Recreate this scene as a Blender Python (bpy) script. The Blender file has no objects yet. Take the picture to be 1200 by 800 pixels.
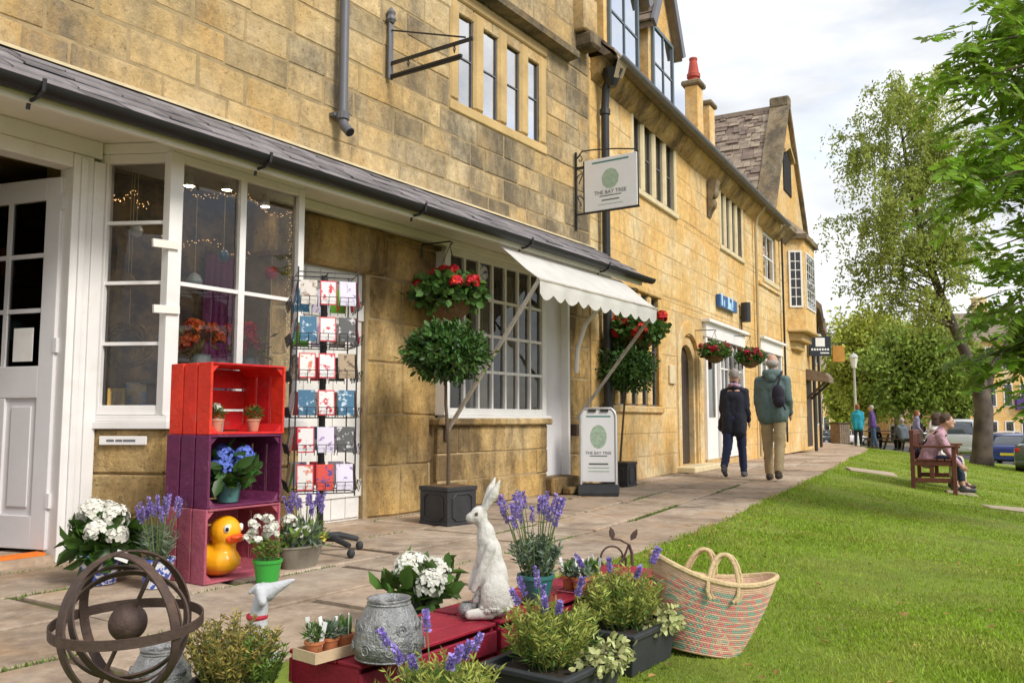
import bpy, bmesh, math, random
import numpy as np
from mathutils import Vector, Matrix, Euler

# ------------------------------------------------------------------ camera, world, sun, exposure
scene = bpy.context.scene
R = math.radians
CAMH = 0.86
PITCH = math.atan(91/1000.0)
FPX = 1000.0                                    # focal length in pixels of the 1200 px wide photograph
cam_d = bpy.data.cameras.new('camera'); cam = bpy.data.objects.new('camera', cam_d)
scene.collection.objects.link(cam)
cam.location = (0, 0, CAMH); cam.rotation_euler = (R(90)+PITCH, 0, 0)
cam_d.sensor_width = 36; cam_d.lens = 36*FPX/1200; cam_d.clip_end = 3000; cam_d.clip_start = .05
scene.camera = cam
cam_d.dof.use_dof = False

SUN_AZ, SUN_EL = 132.0, 42.0                      # azimuth clockwise from +Y (camera heading)
world = bpy.data.worlds.new('World'); scene.world = world; world.use_nodes = True
wt = world.node_tree; wt.nodes.clear()
def wn(t, **k):
    n = wt.nodes.new(t)
    for a, b in k.items(): setattr(n, a, b)
    return n
sky = wn('ShaderNodeTexSky', sky_type='NISHITA', sun_disc=False)
sky.sun_elevation = R(SUN_EL); sky.sun_rotation = R(SUN_AZ); sky.air_density = 1.0; sky.dust_density = 1.0
tcw = wn('ShaderNodeTexCoord'); mpw = wn('ShaderNodeMapping'); mpw.inputs['Scale'].default_value = (1.0, 1.0, 2.6)
wt.links.new(tcw.outputs['Generated'], mpw.inputs['Vector'])
cn = wn('ShaderNodeTexNoise'); cn.inputs['Scale'].default_value = 1.9; cn.inputs['Detail'].default_value = 7; cn.inputs['Roughness'].default_value = .55
wt.links.new(mpw.outputs[0], cn.inputs['Vector'])
cr = wn('ShaderNodeValToRGB'); cr.color_ramp.elements[0].position = .31; cr.color_ramp.elements[1].position = .50
cr.color_ramp.elements[0].color = (0.12, .12, .12, 1); cr.color_ramp.elements[1].color = (1, 1, 1, 1)
wt.links.new(cn.outputs['Fac'], cr.inputs['Fac'])
cn2 = wn('ShaderNodeTexNoise'); cn2.inputs['Scale'].default_value = 3.1; cn2.inputs['Detail'].default_value = 5
mp2 = wn('ShaderNodeMapping'); mp2.inputs['Location'].default_value = (3.1, 1.7, .4); mp2.inputs['Scale'].default_value = (1, 1, 3.0)
wt.links.new(tcw.outputs['Generated'], mp2.inputs['Vector']); wt.links.new(mp2.outputs[0], cn2.inputs['Vector'])
cr2 = wn('ShaderNodeValToRGB'); cr2.color_ramp.elements[0].position = .36; cr2.color_ramp.elements[1].position = .58
cr2.color_ramp.elements[0].color = (2.65, 2.78, 3.0, 1); cr2.color_ramp.elements[1].color = (4.3, 4.33, 4.4, 1)
wt.links.new(cn2.outputs['Fac'], cr2.inputs['Fac'])
mx = wn('ShaderNodeMixRGB'); wt.links.new(cr.outputs[0], mx.inputs[0]); wt.links.new(sky.outputs[0], mx.inputs[1]); wt.links.new(cr2.outputs[0], mx.inputs[2])
bg = wn('ShaderNodeBackground'); bg.inputs['Strength'].default_value = 0.105
wt.links.new(mx.outputs[0], bg.inputs['Color'])
wo = wn('ShaderNodeOutputWorld'); wt.links.new(bg.outputs[0], wo.inputs[0])

sun_d = bpy.data.lights.new('sun', 'SUN'); sun_d.energy = 1.25; sun_d.angle = R(18); sun_d.color = (1, .95, .87)
sun = bpy.data.objects.new('sun', sun_d); scene.collection.objects.link(sun)
_d = Vector((math.sin(R(SUN_AZ))*math.cos(R(SUN_EL)), math.cos(R(SUN_AZ))*math.cos(R(SUN_EL)), math.sin(R(SUN_EL))))
sun.rotation_euler = _d.to_track_quat('Z', 'Y').to_euler(); sun.location = (0, 0, 40)
vs = scene.view_settings
vs.view_transform = 'Standard'; vs.look = 'None'; vs.gamma = 1; vs.use_curve_mapping = False; vs.exposure = 1.38
scene.render.engine = 'CYCLES'
scene.cycles.max_bounces = 7; scene.cycles.transparent_max_bounces = 16; scene.cycles.diffuse_bounces = 3
scene.cycles.use_denoising = True
scene.cycles.caustics_reflective = False; scene.cycles.caustics_refractive = False

rnd = random.Random(7)
COL = scene.collection

# ------------------------------------------------------------------ pixel rays and facade frames
_c, _s = math.cos(PITCH), math.sin(PITCH)
def ray(px, py):
    x = (px-600)/FPX; y = (400-py)/FPX
    return Vector((x, _c-y*_s, _s+y*_c))
def gp(px, py, z=0.0):
    r = ray(px, py); t = (z-CAMH)/r.z
    return Vector((r.x*t, r.y*t, z))
def at_depth(px, py, Y):
    r = ray(px, py); t = Y/r.y
    return Vector((r.x*t, Y, CAMH+r.z*t))
class Frame:                                      # x along the facade, -y out to the street, z up
    def __init__(s, J, a):
        s.J = Vector((J[0], J[1], 0)); a = R(a); s.u = Vector((math.sin(a), math.cos(a), 0)); s.n = Vector((math.cos(a), -math.sin(a), 0))
        s.rz = math.pi/2-a
    def w(s, x, d, z=0): return s.J+s.u*x+s.n*d+Vector((0, 0, z))
    def hit(s, px, py, d=0):
        r = ray(px, py); t = (s.J.dot(s.n)+d)/(r.x*s.n.x+r.y*s.n.y)
        p = Vector((r.x*t, r.y*t, CAMH+r.z*t)); return (p-s.J).dot(s.u), p.z
F1 = Frame((-2.7, 5.35), 34)
F2 = Frame(F1.w(6.65, 0), 28.8)
F3 = Frame(F2.w(16.0, 0), 21)

# pavement edge: a smooth line on the ground, and the lawn falling away from it to the road
_ep = [(-9.2, -9.3), (-5.8, -4.2), (-2.44, .76), (.92, 5.80), (2.41, 8.6), (4.91, 13.65), (9.3, 22.8), (11.8, 28.5), (14.3, 36), (16.6, 46), (17.6, 60), (17, 90), (14, 150)]
def catmull(P, n=12):
    out = []
    for i in range(1, len(P)-2):
        p0, p1, p2, p3 = [np.array(P[k], float) for k in (i-1, i, i+1, i+2)]
        for k in range(n):
            t = k/n
            out.append(.5*((2*p1)+(-p0+p2)*t+(2*p0-5*p1+4*p2-p3)*t*t+(-p0+3*p1-3*p2+p3)*t**3))
    out.append(np.array(P[-2], float)); return np.array(out)
EDGE = catmull(_ep, 12)
_tan = np.gradient(EDGE, axis=0); _tan /= np.linalg.norm(_tan, axis=1)[:, None]
ENOR = np.stack([_tan[:, 1], -_tan[:, 0]], 1)
def edge_e(x, y):
    a = EDGE[:-1]; b = EDGE[1:]; ab = b-a; p = np.array([x, y])
    t = np.clip(((p-a)*ab).sum(1)/(ab*ab).sum(1), 0, 1); q = a+ab*t[:, None]
    dd = np.hypot(*(p-q).T); i = int(dd.argmin())
    cr_ = ab[i, 0]*(p-a[i])[1]-ab[i, 1]*(p-a[i])[0]
    return dd[i]*(-1 if cr_ > 0 else 1)
def zpave(y): return -.014*min(40.0, max(0.0, y-20))
ROAD_E = 6.2
def zlawn(e, y):
    t = min(1, max(0, (y-3)/7)); t = t*t*(3-2*t)
    return zpave(y)-(.04+.09*t)*min(max(e, 0), ROAD_E)
def zt(x, y):
    e = edge_e(x, y)
    if e <= 0: return zpave(y)
    if e > ROAD_E: return zlawn(ROAD_E, y)-.12
    return zlawn(e, y)
def gt(px, py):                                   # where the ray of a pixel meets the terrain
    r = ray(px, py); t = 1.5
    while t < 200:
        p = r*t+Vector((0, 0, CAMH))
        if p.z < zt(p.x, p.y): break
        t += .05 if t < 30 else .2
    return Vector((p.x, p.y, zt(p.x, p.y)))

# ------------------------------------------------------------------ materials
MATS = {}
def mat(name, base, rough=.8, var=.18, scale=6.0, bump=.0, bscale=None, metal=0, rand=0.0, island=0.0, second=None, smix=(.45, .62), sscale=2.0, spec=.4, trans=0.0, emit=0.0, coat=0, detail=6, coord='Object', sz=1.0):
    if name in MATS: return MATS[name]
    m = bpy.data.materials.new(name); m.use_nodes = True; nt = m.node_tree; N = nt.nodes; L = nt.links
    b = N['Principled BSDF']; b.inputs['Roughness'].default_value = rough; b.inputs['Metallic'].default_value = metal
    b.inputs['Specular IOR Level'].default_value = spec
    if coat: b.inputs['Coat Weight'].default_value = coat
    tc = N.new('ShaderNodeTexCoord')
    if coord == 'World':
        g = N.new('ShaderNodeNewGeometry'); vec = g.outputs['Position']
    else: vec = tc.outputs[coord]
    def rgb(c):
        n = N.new('ShaderNodeRGB'); n.outputs[0].default_value = (*c, 1); return n.outputs[0]
    col = rgb(base)
    if second:
        ns = N.new('ShaderNodeTexNoise'); ns.inputs['Scale'].default_value = sscale; ns.inputs['Detail'].default_value = 8; ns.inputs['Roughness'].default_value = .62
        mpz = N.new('ShaderNodeMapping'); mpz.inputs['Scale'].default_value = (1, 1, sz); L.new(vec, mpz.inputs['Vector']); L.new(mpz.outputs[0], ns.inputs['Vector'])
        rp = N.new('ShaderNodeMapRange'); rp.inputs['From Min'].default_value = smix[0]; rp.inputs['From Max'].default_value = smix[1]
        L.new(ns.outputs['Fac'], rp.inputs['Value'])
        mm = N.new('ShaderNodeMixRGB'); L.new(rp.outputs[0], mm.inputs[0]); L.new(col, mm.inputs[1]); mm.inputs[2].default_value = (*second, 1)
        col = mm.outputs[0]
    val = None
    def addv(sock, lo, hi, fmin=0, fmax=1):
        nonlocal val
        r_ = N.new('ShaderNodeMapRange'); r_.inputs['From Min'].default_value = fmin; r_.inputs['From Max'].default_value = fmax
        r_.inputs['To Min'].default_value = lo; r_.inputs['To Max'].default_value = hi; L.new(sock, r_.inputs['Value'])
        if val is None: val = r_.outputs[0]
        else:
            mu = N.new('ShaderNodeMath'); mu.operation = 'MULTIPLY'; L.new(val, mu.inputs[0]); L.new(r_.outputs[0], mu.inputs[1]); val = mu.outputs[0]
    nz = None
    if var or bump:
        nz = N.new('ShaderNodeTexNoise'); nz.inputs['Scale'].default_value = scale; nz.inputs['Detail'].default_value = detail; nz.inputs['Roughness'].default_value = .6
        L.new(vec, nz.inputs['Vector'])
    if var: addv(nz.outputs['Fac'], 1-var, 1+var, .25, .75)
    if rand:
        oi = N.new('ShaderNodeObjectInfo'); addv(oi.outputs['Random'], 1-rand, 1+rand)
    if island:
        gi = N.new('ShaderNodeNewGeometry'); addv(gi.outputs['Random Per Island'], 1-island, 1+island)
    hs = N.new('ShaderNodeHueSaturation'); L.new(col, hs.inputs['Color'])
    if val is not None: L.new(val, hs.inputs['Value'])
    if island or rand:
        r_ = N.new('ShaderNodeMapRange'); hq = .015 if island else .004; r_.inputs['To Min'].default_value = .5-hq; r_.inputs['To Max'].default_value = .5+hq
        L.new((gi.outputs['Random Per Island'] if island else oi.outputs['Random']), r_.inputs['Value']); L.new(r_.outputs[0], hs.inputs['Hue'])
    L.new(hs.outputs[0], b.inputs['Base Color'])
    if bump:
        nb = N.new('ShaderNodeTexNoise'); nb.inputs['Scale'].default_value = bscale or scale*4; nb.inputs['Detail'].default_value = 6; nb.inputs['Roughness'].default_value = .65
        L.new(vec, nb.inputs['Vector'])
        bp = N.new('ShaderNodeBump'); bp.inputs['Strength'].default_value = bump; bp.inputs['Distance'].default_value = .02
        L.new(nb.outputs['Fac'], bp.inputs['Height']); L.new(bp.outputs[0], b.inputs['Normal'])
    if trans:
        out = N['Material Output']; tr = N.new('ShaderNodeBsdfTranslucent'); L.new(hs.outputs[0], tr.inputs['Color'])
        mi = N.new('ShaderNodeMixShader'); mi.inputs[0].default_value = trans; L.new(b.outputs[0], mi.inputs[1]); L.new(tr.outputs[0], mi.inputs[2]); L.new(mi.outputs[0], out.inputs['Surface'])
    if emit:
        L.new(hs.outputs[0], b.inputs['Emission Color']); b.inputs['Emission Strength'].default_value = emit
    MATS[name] = m; return m
def glass(name, tint=(.85, .88, .9), refl=1.0):
    if name in MATS: return MATS[name]
    m = bpy.data.materials.new(name); m.use_nodes = True; nt = m.node_tree; N = nt.nodes; L = nt.links
    N.remove(N['Principled BSDF']); out = N['Material Output']
    t = N.new('ShaderNodeBsdfTransparent'); t.inputs[0].default_value = (*tint, 1)
    g = N.new('ShaderNodeBsdfGlossy'); g.inputs['Roughness'].default_value = .01
    fr = N.new('ShaderNodeFresnel'); fr.inputs['IOR'].default_value = 1.5
    mu = N.new('ShaderNodeMath'); mu.operation = 'MULTIPLY'; mu.inputs[1].default_value = refl; mu.use_clamp = True; L.new(fr.outputs[0], mu.inputs[0])
    tc = N.new('ShaderNodeTexCoord'); nz = N.new('ShaderNodeTexNoise'); nz.inputs['Scale'].default_value = 3; L.new(tc.outputs['Object'], nz.inputs['Vector'])
    bp = N.new('ShaderNodeBump'); bp.inputs['Strength'].default_value = .05; bp.inputs['Distance'].default_value = .05; L.new(nz.outputs['Fac'], bp.inputs['Height'])
    L.new(bp.outputs[0], g.inputs['Normal'])
    mi = N.new('ShaderNodeMixShader'); L.new(mu.outputs[0], mi.inputs[0]); L.new(t.outputs[0], mi.inputs[1]); L.new(g.outputs[0], mi.inputs[2])
    L.new(mi.outputs[0], out.inputs['Surface']); MATS[name] = m; return m

# ------------------------------------------------------------------ mesh builder
def frm(d, up=Vector((0, 0, 1))):
    d = Vector(d).normalized()
    if abs(d.dot(up)) > .98: up = Vector((1, 0, 0))
    a = d.cross(up).normalized(); b = a.cross(d).normalized(); return a, b
class MB:
    def __init__(s): s.v = []; s.f = []
    def add(s, vs, fs):
        o = len(s.v); s.v += [tuple(v) for v in vs]; s.f += [tuple(i+o for i in f) for f in fs]; return s
    def box(s, x0, x1, y0, y1, z0, z1, M=None):
        vs = [Vector(p) for p in ((x0, y0, z0), (x1, y0, z0), (x1, y1, z0), (x0, y1, z0), (x0, y0, z1), (x1, y0, z1), (x1, y1, z1), (x0, y1, z1))]
        if M: vs = [M @ v for v in vs]
        return s.add(vs, [(0, 3, 2, 1), (4, 5, 6, 7), (0, 1, 5, 4), (1, 2, 6, 5), (2, 3, 7, 6), (3, 0, 4, 7)])
    def cbox(s, x0, x1, y0, y1, z0, z1, c=.01, M=None, jit=0, rng=None, jy=1.0):
        c = min(c, (x1-x0)*.3, (y1-y0)*.3, (z1-z0)*.3)
        X = (x0, x1); Y = (y0, y1); Z = (z0, z1); vs = []; idx = {}
        for i in (0, 1):
            for j in (0, 1):
                for k in (0, 1):
                    sx, sy, sz = (1-2*i), (1-2*j), (1-2*k)
                    jx = (rng.uniform(-jit, jit), rng.uniform(-jit, jit)*jy, rng.uniform(-jit, jit)) if jit else (0, 0, 0)
                    for ax in range(3):
                        p = Vector((X[i]+sx*c*(ax != 0)+jx[0], Y[j]+sy*c*(ax != 1)+jx[1], Z[k]+sz*c*(ax != 2)+jx[2]))
                        idx[i, j, k, ax] = len(vs); vs.append(M @ p if M else p)
        F = []
        def q(l, flip): F.append(tuple(l[::-1]) if flip else tuple(l))
        for i in (0, 1):
            q([idx[i, 0, 0, 0], idx[i, 1, 0, 0], idx[i, 1, 1, 0], idx[i, 0, 1, 0]], i == 0)
            q([idx[0, i, 0, 1], idx[1, i, 0, 1], idx[1, i, 1, 1], idx[0, i, 1, 1]], i == 1)
            q([idx[0, 0, i, 2], idx[1, 0, i, 2], idx[1, 1, i, 2], idx[0, 1, i, 2]], i == 0)
        for i in (0, 1):
            for j in (0, 1):
                q([idx[i, j, 0, 0], idx[i, j, 1, 0], idx[i, j, 1, 1], idx[i, j, 0, 1]], (i+j) % 2 == 1)
                q([idx[i, 0, j, 0], idx[i, 1, j, 0], idx[i, 1, j, 2], idx[i, 0, j, 2]], (i+j) % 2 == 0)
                q([idx[0, i, j, 1], idx[1, i, j, 1], idx[1, i, j, 2], idx[0, i, j, 2]], (i+j) % 2 == 1)
        for i in (0, 1):
            for j in (0, 1):
                for k in (0, 1): q([idx[i, j, k, 0], idx[i, j, k, 1], idx[i, j, k, 2]], (i+j+k) % 2 == 0)
        return s.add(vs, F)
    def bar(s, a, b, w, h=None, up=(0, 0, 1)):
        a, b = Vector(a), Vector(b); h = h or w; p, q = frm(b-a, Vector(up)); p = p*w/2; q = q*h/2
        vs = [a-p-q, a+p-q, a+p+q, a-p+q, b-p-q, b+p-q, b+p+q, b-p+q]
        return s.add(vs, [(0, 1, 2, 3), (7, 6, 5, 4), (0, 4, 5, 1), (1, 5, 6, 2), (2, 6, 7, 3), (3, 7, 4, 0)])
    def tube(s, pts, r, n=8, cap=True, close=False):
        pts = [Vector(p) for p in pts]; k = len(pts); rs = r if isinstance(r, (list, tuple)) else [r]*k
        o = len(s.v); prev = None
        for i, p in enumerate(pts):
            if close: d = pts[(i+1) % k]-pts[i-1]
            else: d = pts[min(i+1, k-1)]-pts[max(i-1, 0)]
            if d.length < 1e-9: d = Vector((0, 0, 1))
            d.normalize()
            if prev is None: a, b = frm(d)
            else:
                a = prev-d*prev.dot(d)
                if a.length < 1e-6: a, _ = frm(d)
                a.normalize(); b = d.cross(a)
            prev = a
            if i == 0: b = d.cross(a)
            for j in range(n):
                t = 2*math.pi*j/n; s.v.append(tuple(p+a*math.cos(t)*rs[i]+b*math.sin(t)*rs[i]))
        for i in range(k if close else k-1):
            i2 = (i+1) % k
            for j in range(n):
                s.f.append((o+i*n+j, o+i*n+(j+1) % n, o+i2*n+(j+1) % n, o+i2*n+j))
        if cap and not close:
            s.f.append(tuple(o+j for j in range(n))[::-1]); s.f.append(tuple(o+(k-1)*n+j for j in range(n)))
        return s
    def lathe(s, prof, n=24, c=(0, 0, 0), sx=1, sy=1, M=None):
        o = len(s.v); c = Vector(c)
        for (r, z) in prof:
            for j in range(n):
                t = 2*math.pi*j/n; p = c+Vector((r*math.cos(t)*sx, r*math.sin(t)*sy, z)); s.v.append(tuple(M @ p if M else p))
        for i in range(len(prof)-1):
            for j in range(n): s.f.append((o+i*n+j, o+i*n+(j+1) % n, o+(i+1)*n+(j+1) % n, o+(i+1)*n+j))
        if prof[0][0] > 1e-6: s.f.append(tuple(o+j for j in range(n))[::-1])
        if prof[-1][0] > 1e-6: s.f.append(tuple(o+(len(prof)-1)*n+j for j in range(n)))
        return s
    def ell(s, c, r, n=14, m=9, M=None):
        o = len(s.v); c = Vector(c); r = (r, r, r) if not isinstance(r, (tuple, list)) else r
        for i in range(m+1):
            ph = math.pi*i/m
            for j in range(n):
                t = 2*math.pi*j/n
                p = Vector((r[0]*math.sin(ph)*math.cos(t), r[1]*math.sin(ph)*math.sin(t), -r[2]*math.cos(ph)))
                s.v.append(tuple(c+(M @ p if M else p)))
        for i in range(m):
            for j in range(n): s.f.append((o+i*n+j, o+i*n+(j+1) % n, o+(i+1)*n+(j+1) % n, o+(i+1)*n+j))
        return s
    def capsule(s, a, b, ra, rb, n=14):
        a, b = Vector(a), Vector(b); d = b-a; L_ = d.length
        if L_ < 1e-6: return s.ell(a, ra, n)
        d.normalize(); pts = []; rs = []
        for k in range(6):
            t = math.pi/2*k/5; pts.append(a-d*ra*math.cos(t)); rs.append(max(ra*math.sin(t), 1e-4))
        for k in range(6):
            t = math.pi/2*k/5; pts.append(b+d*rb*math.sin(t)); rs.append(max(rb*math.cos(t), 1e-4))
        return s.tube(pts, rs, n)
    def prism(s, poly, axis, a, b, M=None):       # poly in the plane of the two other axes, pushed along axis from a to b
        def P(q, t):
            p = Vector((t, q[0], q[1])) if axis == 'x' else Vector((q[0], t, q[1])) if axis == 'y' else Vector((q[0], q[1], t))
            return M @ p if M else p
        k = len(poly); vs = [P(q, a) for q in poly]+[P(q, b) for q in poly]
        fs = [tuple(range(k))[::-1], tuple(range(k, 2*k))]+[(i, (i+1) % k, k+(i+1) % k, k+i) for i in range(k)]
        return s.add(vs, fs)
    def build(s, name, m, parent=None, smooth=False, bevel=0, fix=True, sub=0):
        me = bpy.data.meshes.new(name); me.from_pydata(s.v, [], s.f); me.update()
        if fix:
            bm = bmesh.new(); bm.from_mesh(me); bmesh.ops.remove_doubles(bm, verts=bm.verts, dist=1e-5)
            bmesh.ops.recalc_face_normals(bm, faces=bm.faces); bm.to_mesh(me); bm.free()
        if smooth:
            me.shade_smooth()
            if smooth != 'all':
                try: me.set_sharp_from_angle(angle=R(40))
                except Exception: pass
        o = bpy.data.objects.new(name, me); COL.objects.link(o)
        if m: me.materials.append(MATS[m] if isinstance(m, str) else m)
        if parent: o.parent = parent
        if bevel:
            md = o.modifiers.new('bevel', 'BEVEL'); md.width = bevel; md.segments = 2; md.limit_method = 'ANGLE'
        if sub:
            md = o.modifiers.new('sub', 'SUBSURF'); md.levels = sub; md.render_levels = sub
        return o
def npmesh(name, V, F, m, parent=None, smooth=False, kind=None):   # V (n,3); F (m,3) triangles
    me = bpy.data.meshes.new(name); me.vertices.add(len(V)); me.vertices.foreach_set('co', np.asarray(V, np.float32).ravel())
    k = F.shape[1]; me.loops.add(F.size); me.loops.foreach_set('vertex_index', F.astype(np.int32).ravel())
    me.polygons.add(len(F)); me.polygons.foreach_set('loop_start', np.arange(0, F.size, k, dtype=np.int32))
    me.update(calc_edges=True); me.validate()
    if smooth: me.shade_smooth()
    o = bpy.data.objects.new(name, me); COL.objects.link(o); me.materials.append(MATS[m] if isinstance(m, str) else m)
    if parent: o.parent = parent
    if kind: o['kind'] = kind
    return o
def thing(name, label, cat, loc=(0, 0, 0), rz=0, group=None):
    o = bpy.data.objects.new(name, None); COL.objects.link(o); o.location = loc; o.rotation_euler = (0, 0, rz); o.empty_display_size = .1
    o['label'] = label; o['category'] = cat
    if group: o['group'] = group
    return o
def tag(o, label=None, cat=None, group=None, kind=None):
    if label: o['label'] = label
    if cat: o['category'] = cat
    if group: o['group'] = group
    if kind: o['kind'] = kind
    return o
def dup(root, loc=None, rz=None, label=None, group=None, scale=None):
    r = root.copy(); COL.objects.link(r)
    if loc is not None: r.location = loc
    if rz is not None: r.rotation_euler = (0, 0, rz)
    if label: r['label'] = label
    if group: r['group'] = group
    if scale: r.scale = (scale,)*3
    for ch in list(root.children):
        c = ch.copy(); COL.objects.link(c); c.parent = r
        for g in list(ch.children):
            d = g.copy(); COL.objects.link(d); d.parent = c
    return r
def blob(name, parts, m, parent=None, voxel=.012, smooth=6, fac=.5, sub=0, wr=None):   # overlapping capsules and ellipsoids fused into one continuous skin
    b = MB()
    for p in parts:
        if p[0] == 'c': b.capsule(*p[1:])
        else: b.ell(*p[1:])
    me = bpy.data.meshes.new(name); me.from_pydata(b.v, [], b.f); me.update()
    bm = bmesh.new(); bm.from_mesh(me); bmesh.ops.remove_doubles(bm, verts=bm.verts, dist=1e-5); bmesh.ops.recalc_face_normals(bm, faces=bm.faces); bm.to_mesh(me); bm.free()
    o = bpy.data.objects.new(name, me); COL.objects.link(o)
    md = o.modifiers.new('r', 'REMESH'); md.mode = 'VOXEL'; md.voxel_size = voxel
    if smooth: ms = o.modifiers.new('s', 'SMOOTH'); ms.iterations = smooth; ms.factor = fac
    if wr:                                        # cloth folds or hair tufts: (size of the folds, depth)
        tx = bpy.data.textures.get('fold%g' % wr[0]) or bpy.data.textures.new('fold%g' % wr[0], 'CLOUDS'); tx.noise_scale = wr[0]; tx.noise_depth = 2
        for dr in ('X', 'Y'): md = o.modifiers.new('w', 'DISPLACE'); md.texture = tx; md.strength = wr[1]; md.mid_level = .5; md.direction = 'NORMAL' if dr == 'X' else dr; md.texture_coords = 'LOCAL'
    dg = bpy.context.evaluated_depsgraph_get(); dg.update()
    me2 = bpy.data.meshes.new_from_object(o.evaluated_get(dg)); o.modifiers.clear(); o.data = me2; bpy.data.meshes.remove(me)
    me2.name = name; me2.shade_smooth(); me2.materials.clear(); me2.materials.append(MATS[m] if isinstance(m, str) else m)
    if parent: o.parent = parent
    return o
def text(name, body, size, m, parent, loc, rot, extrude=.001, align='CENTER', sx=1.0):
    cu = bpy.data.curves.new(name, 'FONT'); cu.body = body; cu.size = size; cu.align_x = align; cu.align_y = 'CENTER'; cu.extrude = extrude; cu.resolution_u = 3
    o = bpy.data.objects.new(name, cu); COL.objects.link(o); dg = bpy.context.evaluated_depsgraph_get(); dg.update()
    me = bpy.data.meshes.new_from_object(o.evaluated_get(dg)); bpy.data.objects.remove(o)
    o = bpy.data.objects.new(name, me); COL.objects.link(o); me.materials.clear(); me.materials.append(MATS[m]); o.parent = parent; o.location = loc; o.rotation_euler = rot; o.scale = (sx, 1, 1)
    return o

# leaves: every leaf a small folded blade (two triangles) with its own place and direction
def leaf_mesh(name, P, D, L_, W_, m, parent=None, seed=0, fold=.25, kind=None, up=None):
    g = np.random.default_rng(seed); n = len(P); P = np.asarray(P, float); D = np.asarray(D, float)
    D = D/np.maximum(np.linalg.norm(D, axis=1), 1e-9)[:, None]
    A = g.normal(size=(n, 3)) if up is None else np.asarray(up)+g.normal(size=(n, 3))*.35
    S = np.cross(D, A); S /= np.maximum(np.linalg.norm(S, axis=1), 1e-9)[:, None]; Nn = np.cross(S, D)
    L_ = np.broadcast_to(L_, n)*g.uniform(.75, 1.25, n); W_ = np.broadcast_to(W_, n)*g.uniform(.8, 1.2, n)
    if np.mean(W_)/np.mean(L_) > .42:
        def q(t, w, s_): return P+D*(L_*t)[:, None]+S*(s_*W_*w)[:, None]+Nn*(W_*fold*w)[:, None]
        V = np.stack([P, q(.3, .46, 1), q(.68, .44, 1), P+D*L_[:, None]-Nn*(L_*.08)[:, None], q(.68, .44, -1), q(.3, .46, -1)], 1).reshape(-1, 3)
        b = np.arange(n)*6; F = np.stack([np.stack([b+i, b+j, b+k], 1) for i, j, k in ((0, 1, 2), (0, 2, 3), (0, 3, 4), (0, 4, 5))], 1).reshape(-1, 3)
        return npmesh(name, V, F, m, parent, kind=kind)
    mid = P+D*(L_*.5)[:, None]
    V = np.stack([P, mid+S*(W_/2)[:, None]+Nn*(W_*fold)[:, None], P+D*L_[:, None], mid-S*(W_/2)[:, None]+Nn*(W_*fold)[:, None]], 1).reshape(-1, 3)
    b = np.arange(n)*4; F = np.stack([np.stack([b, b+1, b+2], 1), np.stack([b, b+2, b+3], 1)], 1).reshape(-1, 3)
    return npmesh(name, V, F, m, parent, kind=kind)
def sph(g, n):
    v = g.normal(size=(n, 3)); return v/np.linalg.norm(v, axis=1)[:, None]
# ------------------------------------------------------------------ palette
OCH = (.50, .315, .115)
def stone_mat(name, base, pale, dark, pa=(.50, .72), da=(.52, .72), rand=.08, pits=.55, bump=1.0, dz=.5):
    """weathered limestone: ochre body, bleached patches, grey lichen streaks, small dark pits"""
    m = bpy.data.materials.new(name); m.use_nodes = True; N = m.node_tree.nodes; L = m.node_tree.links; b = N['Principled BSDF']; b.inputs['Roughness'].default_value = .92; b.inputs['Specular IOR Level'].default_value = .25
    g = N.new('ShaderNodeNewGeometry')
    def noise(sc, det=6, ro=.6, off=(0, 0, 0), scl=(1, 1, 1)):
        mp = N.new('ShaderNodeMapping'); mp.inputs['Location'].default_value = off; mp.inputs['Scale'].default_value = scl; L.new(g.outputs['Position'], mp.inputs['Vector'])
        n = N.new('ShaderNodeTexNoise'); n.inputs['Scale'].default_value = sc; n.inputs['Detail'].default_value = det; n.inputs['Roughness'].default_value = ro; L.new(mp.outputs[0], n.inputs['Vector']); return n.outputs['Fac']
    def rng(f, a, b_, lo=0, hi=1):
        r = N.new('ShaderNodeMapRange'); r.inputs['From Min'].default_value = a; r.inputs['From Max'].default_value = b_; r.inputs['To Min'].default_value = lo; r.inputs['To Max'].default_value = hi; L.new(f, r.inputs['Value']); return r.outputs[0]
    def mix(f, a, c):
        x = N.new('ShaderNodeMixRGB'); L.new(f, x.inputs[0])
        if isinstance(a, tuple): x.inputs[1].default_value = (*a, 1)
        else: L.new(a, x.inputs[1])
        x.inputs[2].default_value = (*c, 1); return x.outputs[0]
    col = mix(rng(noise(.9, 5, .6, (3, 1, 2)), *pa), base, pale)
    warm = (base[0]*.95, base[1]*.80, base[2]*.6); col = mix(rng(noise(2.3, 6, .65, (7, 2, 5), (1, 1, .5)), .5, .75), col, warm)
    col = mix(rng(noise(1.5, 10, .72, (1, 9, 4), (1, 1, dz)), *da, 0, .9), col, dark)
    oi = N.new('ShaderNodeObjectInfo'); v = rng(oi.outputs['Random'], 0, 1, 1-rand, 1+rand)
    def mul(a, c):
        x = N.new('ShaderNodeMath'); x.operation = 'MULTIPLY'; L.new(a, x.inputs[0]); L.new(c, x.inputs[1]); return x.outputs[0]
    v = mul(v, rng(noise(9, 6, .7), .3, .7, .74, 1.2)); v = mul(v, rng(noise(38, 4, .7), .30, .44, pits, 1.0))
    hs = N.new('ShaderNodeHueSaturation'); L.new(col, hs.inputs['Color']); L.new(v, hs.inputs['Value']); L.new(hs.outputs[0], b.inputs['Base Color'])
    bp = N.new('ShaderNodeBump'); bp.inputs['Strength'].default_value = bump; bp.inputs['Distance'].default_value = .022; L.new(noise(13, 8, .72), bp.inputs['Height']); L.new(bp.outputs[0], b.inputs['Normal']); MATS[name] = m
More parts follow.
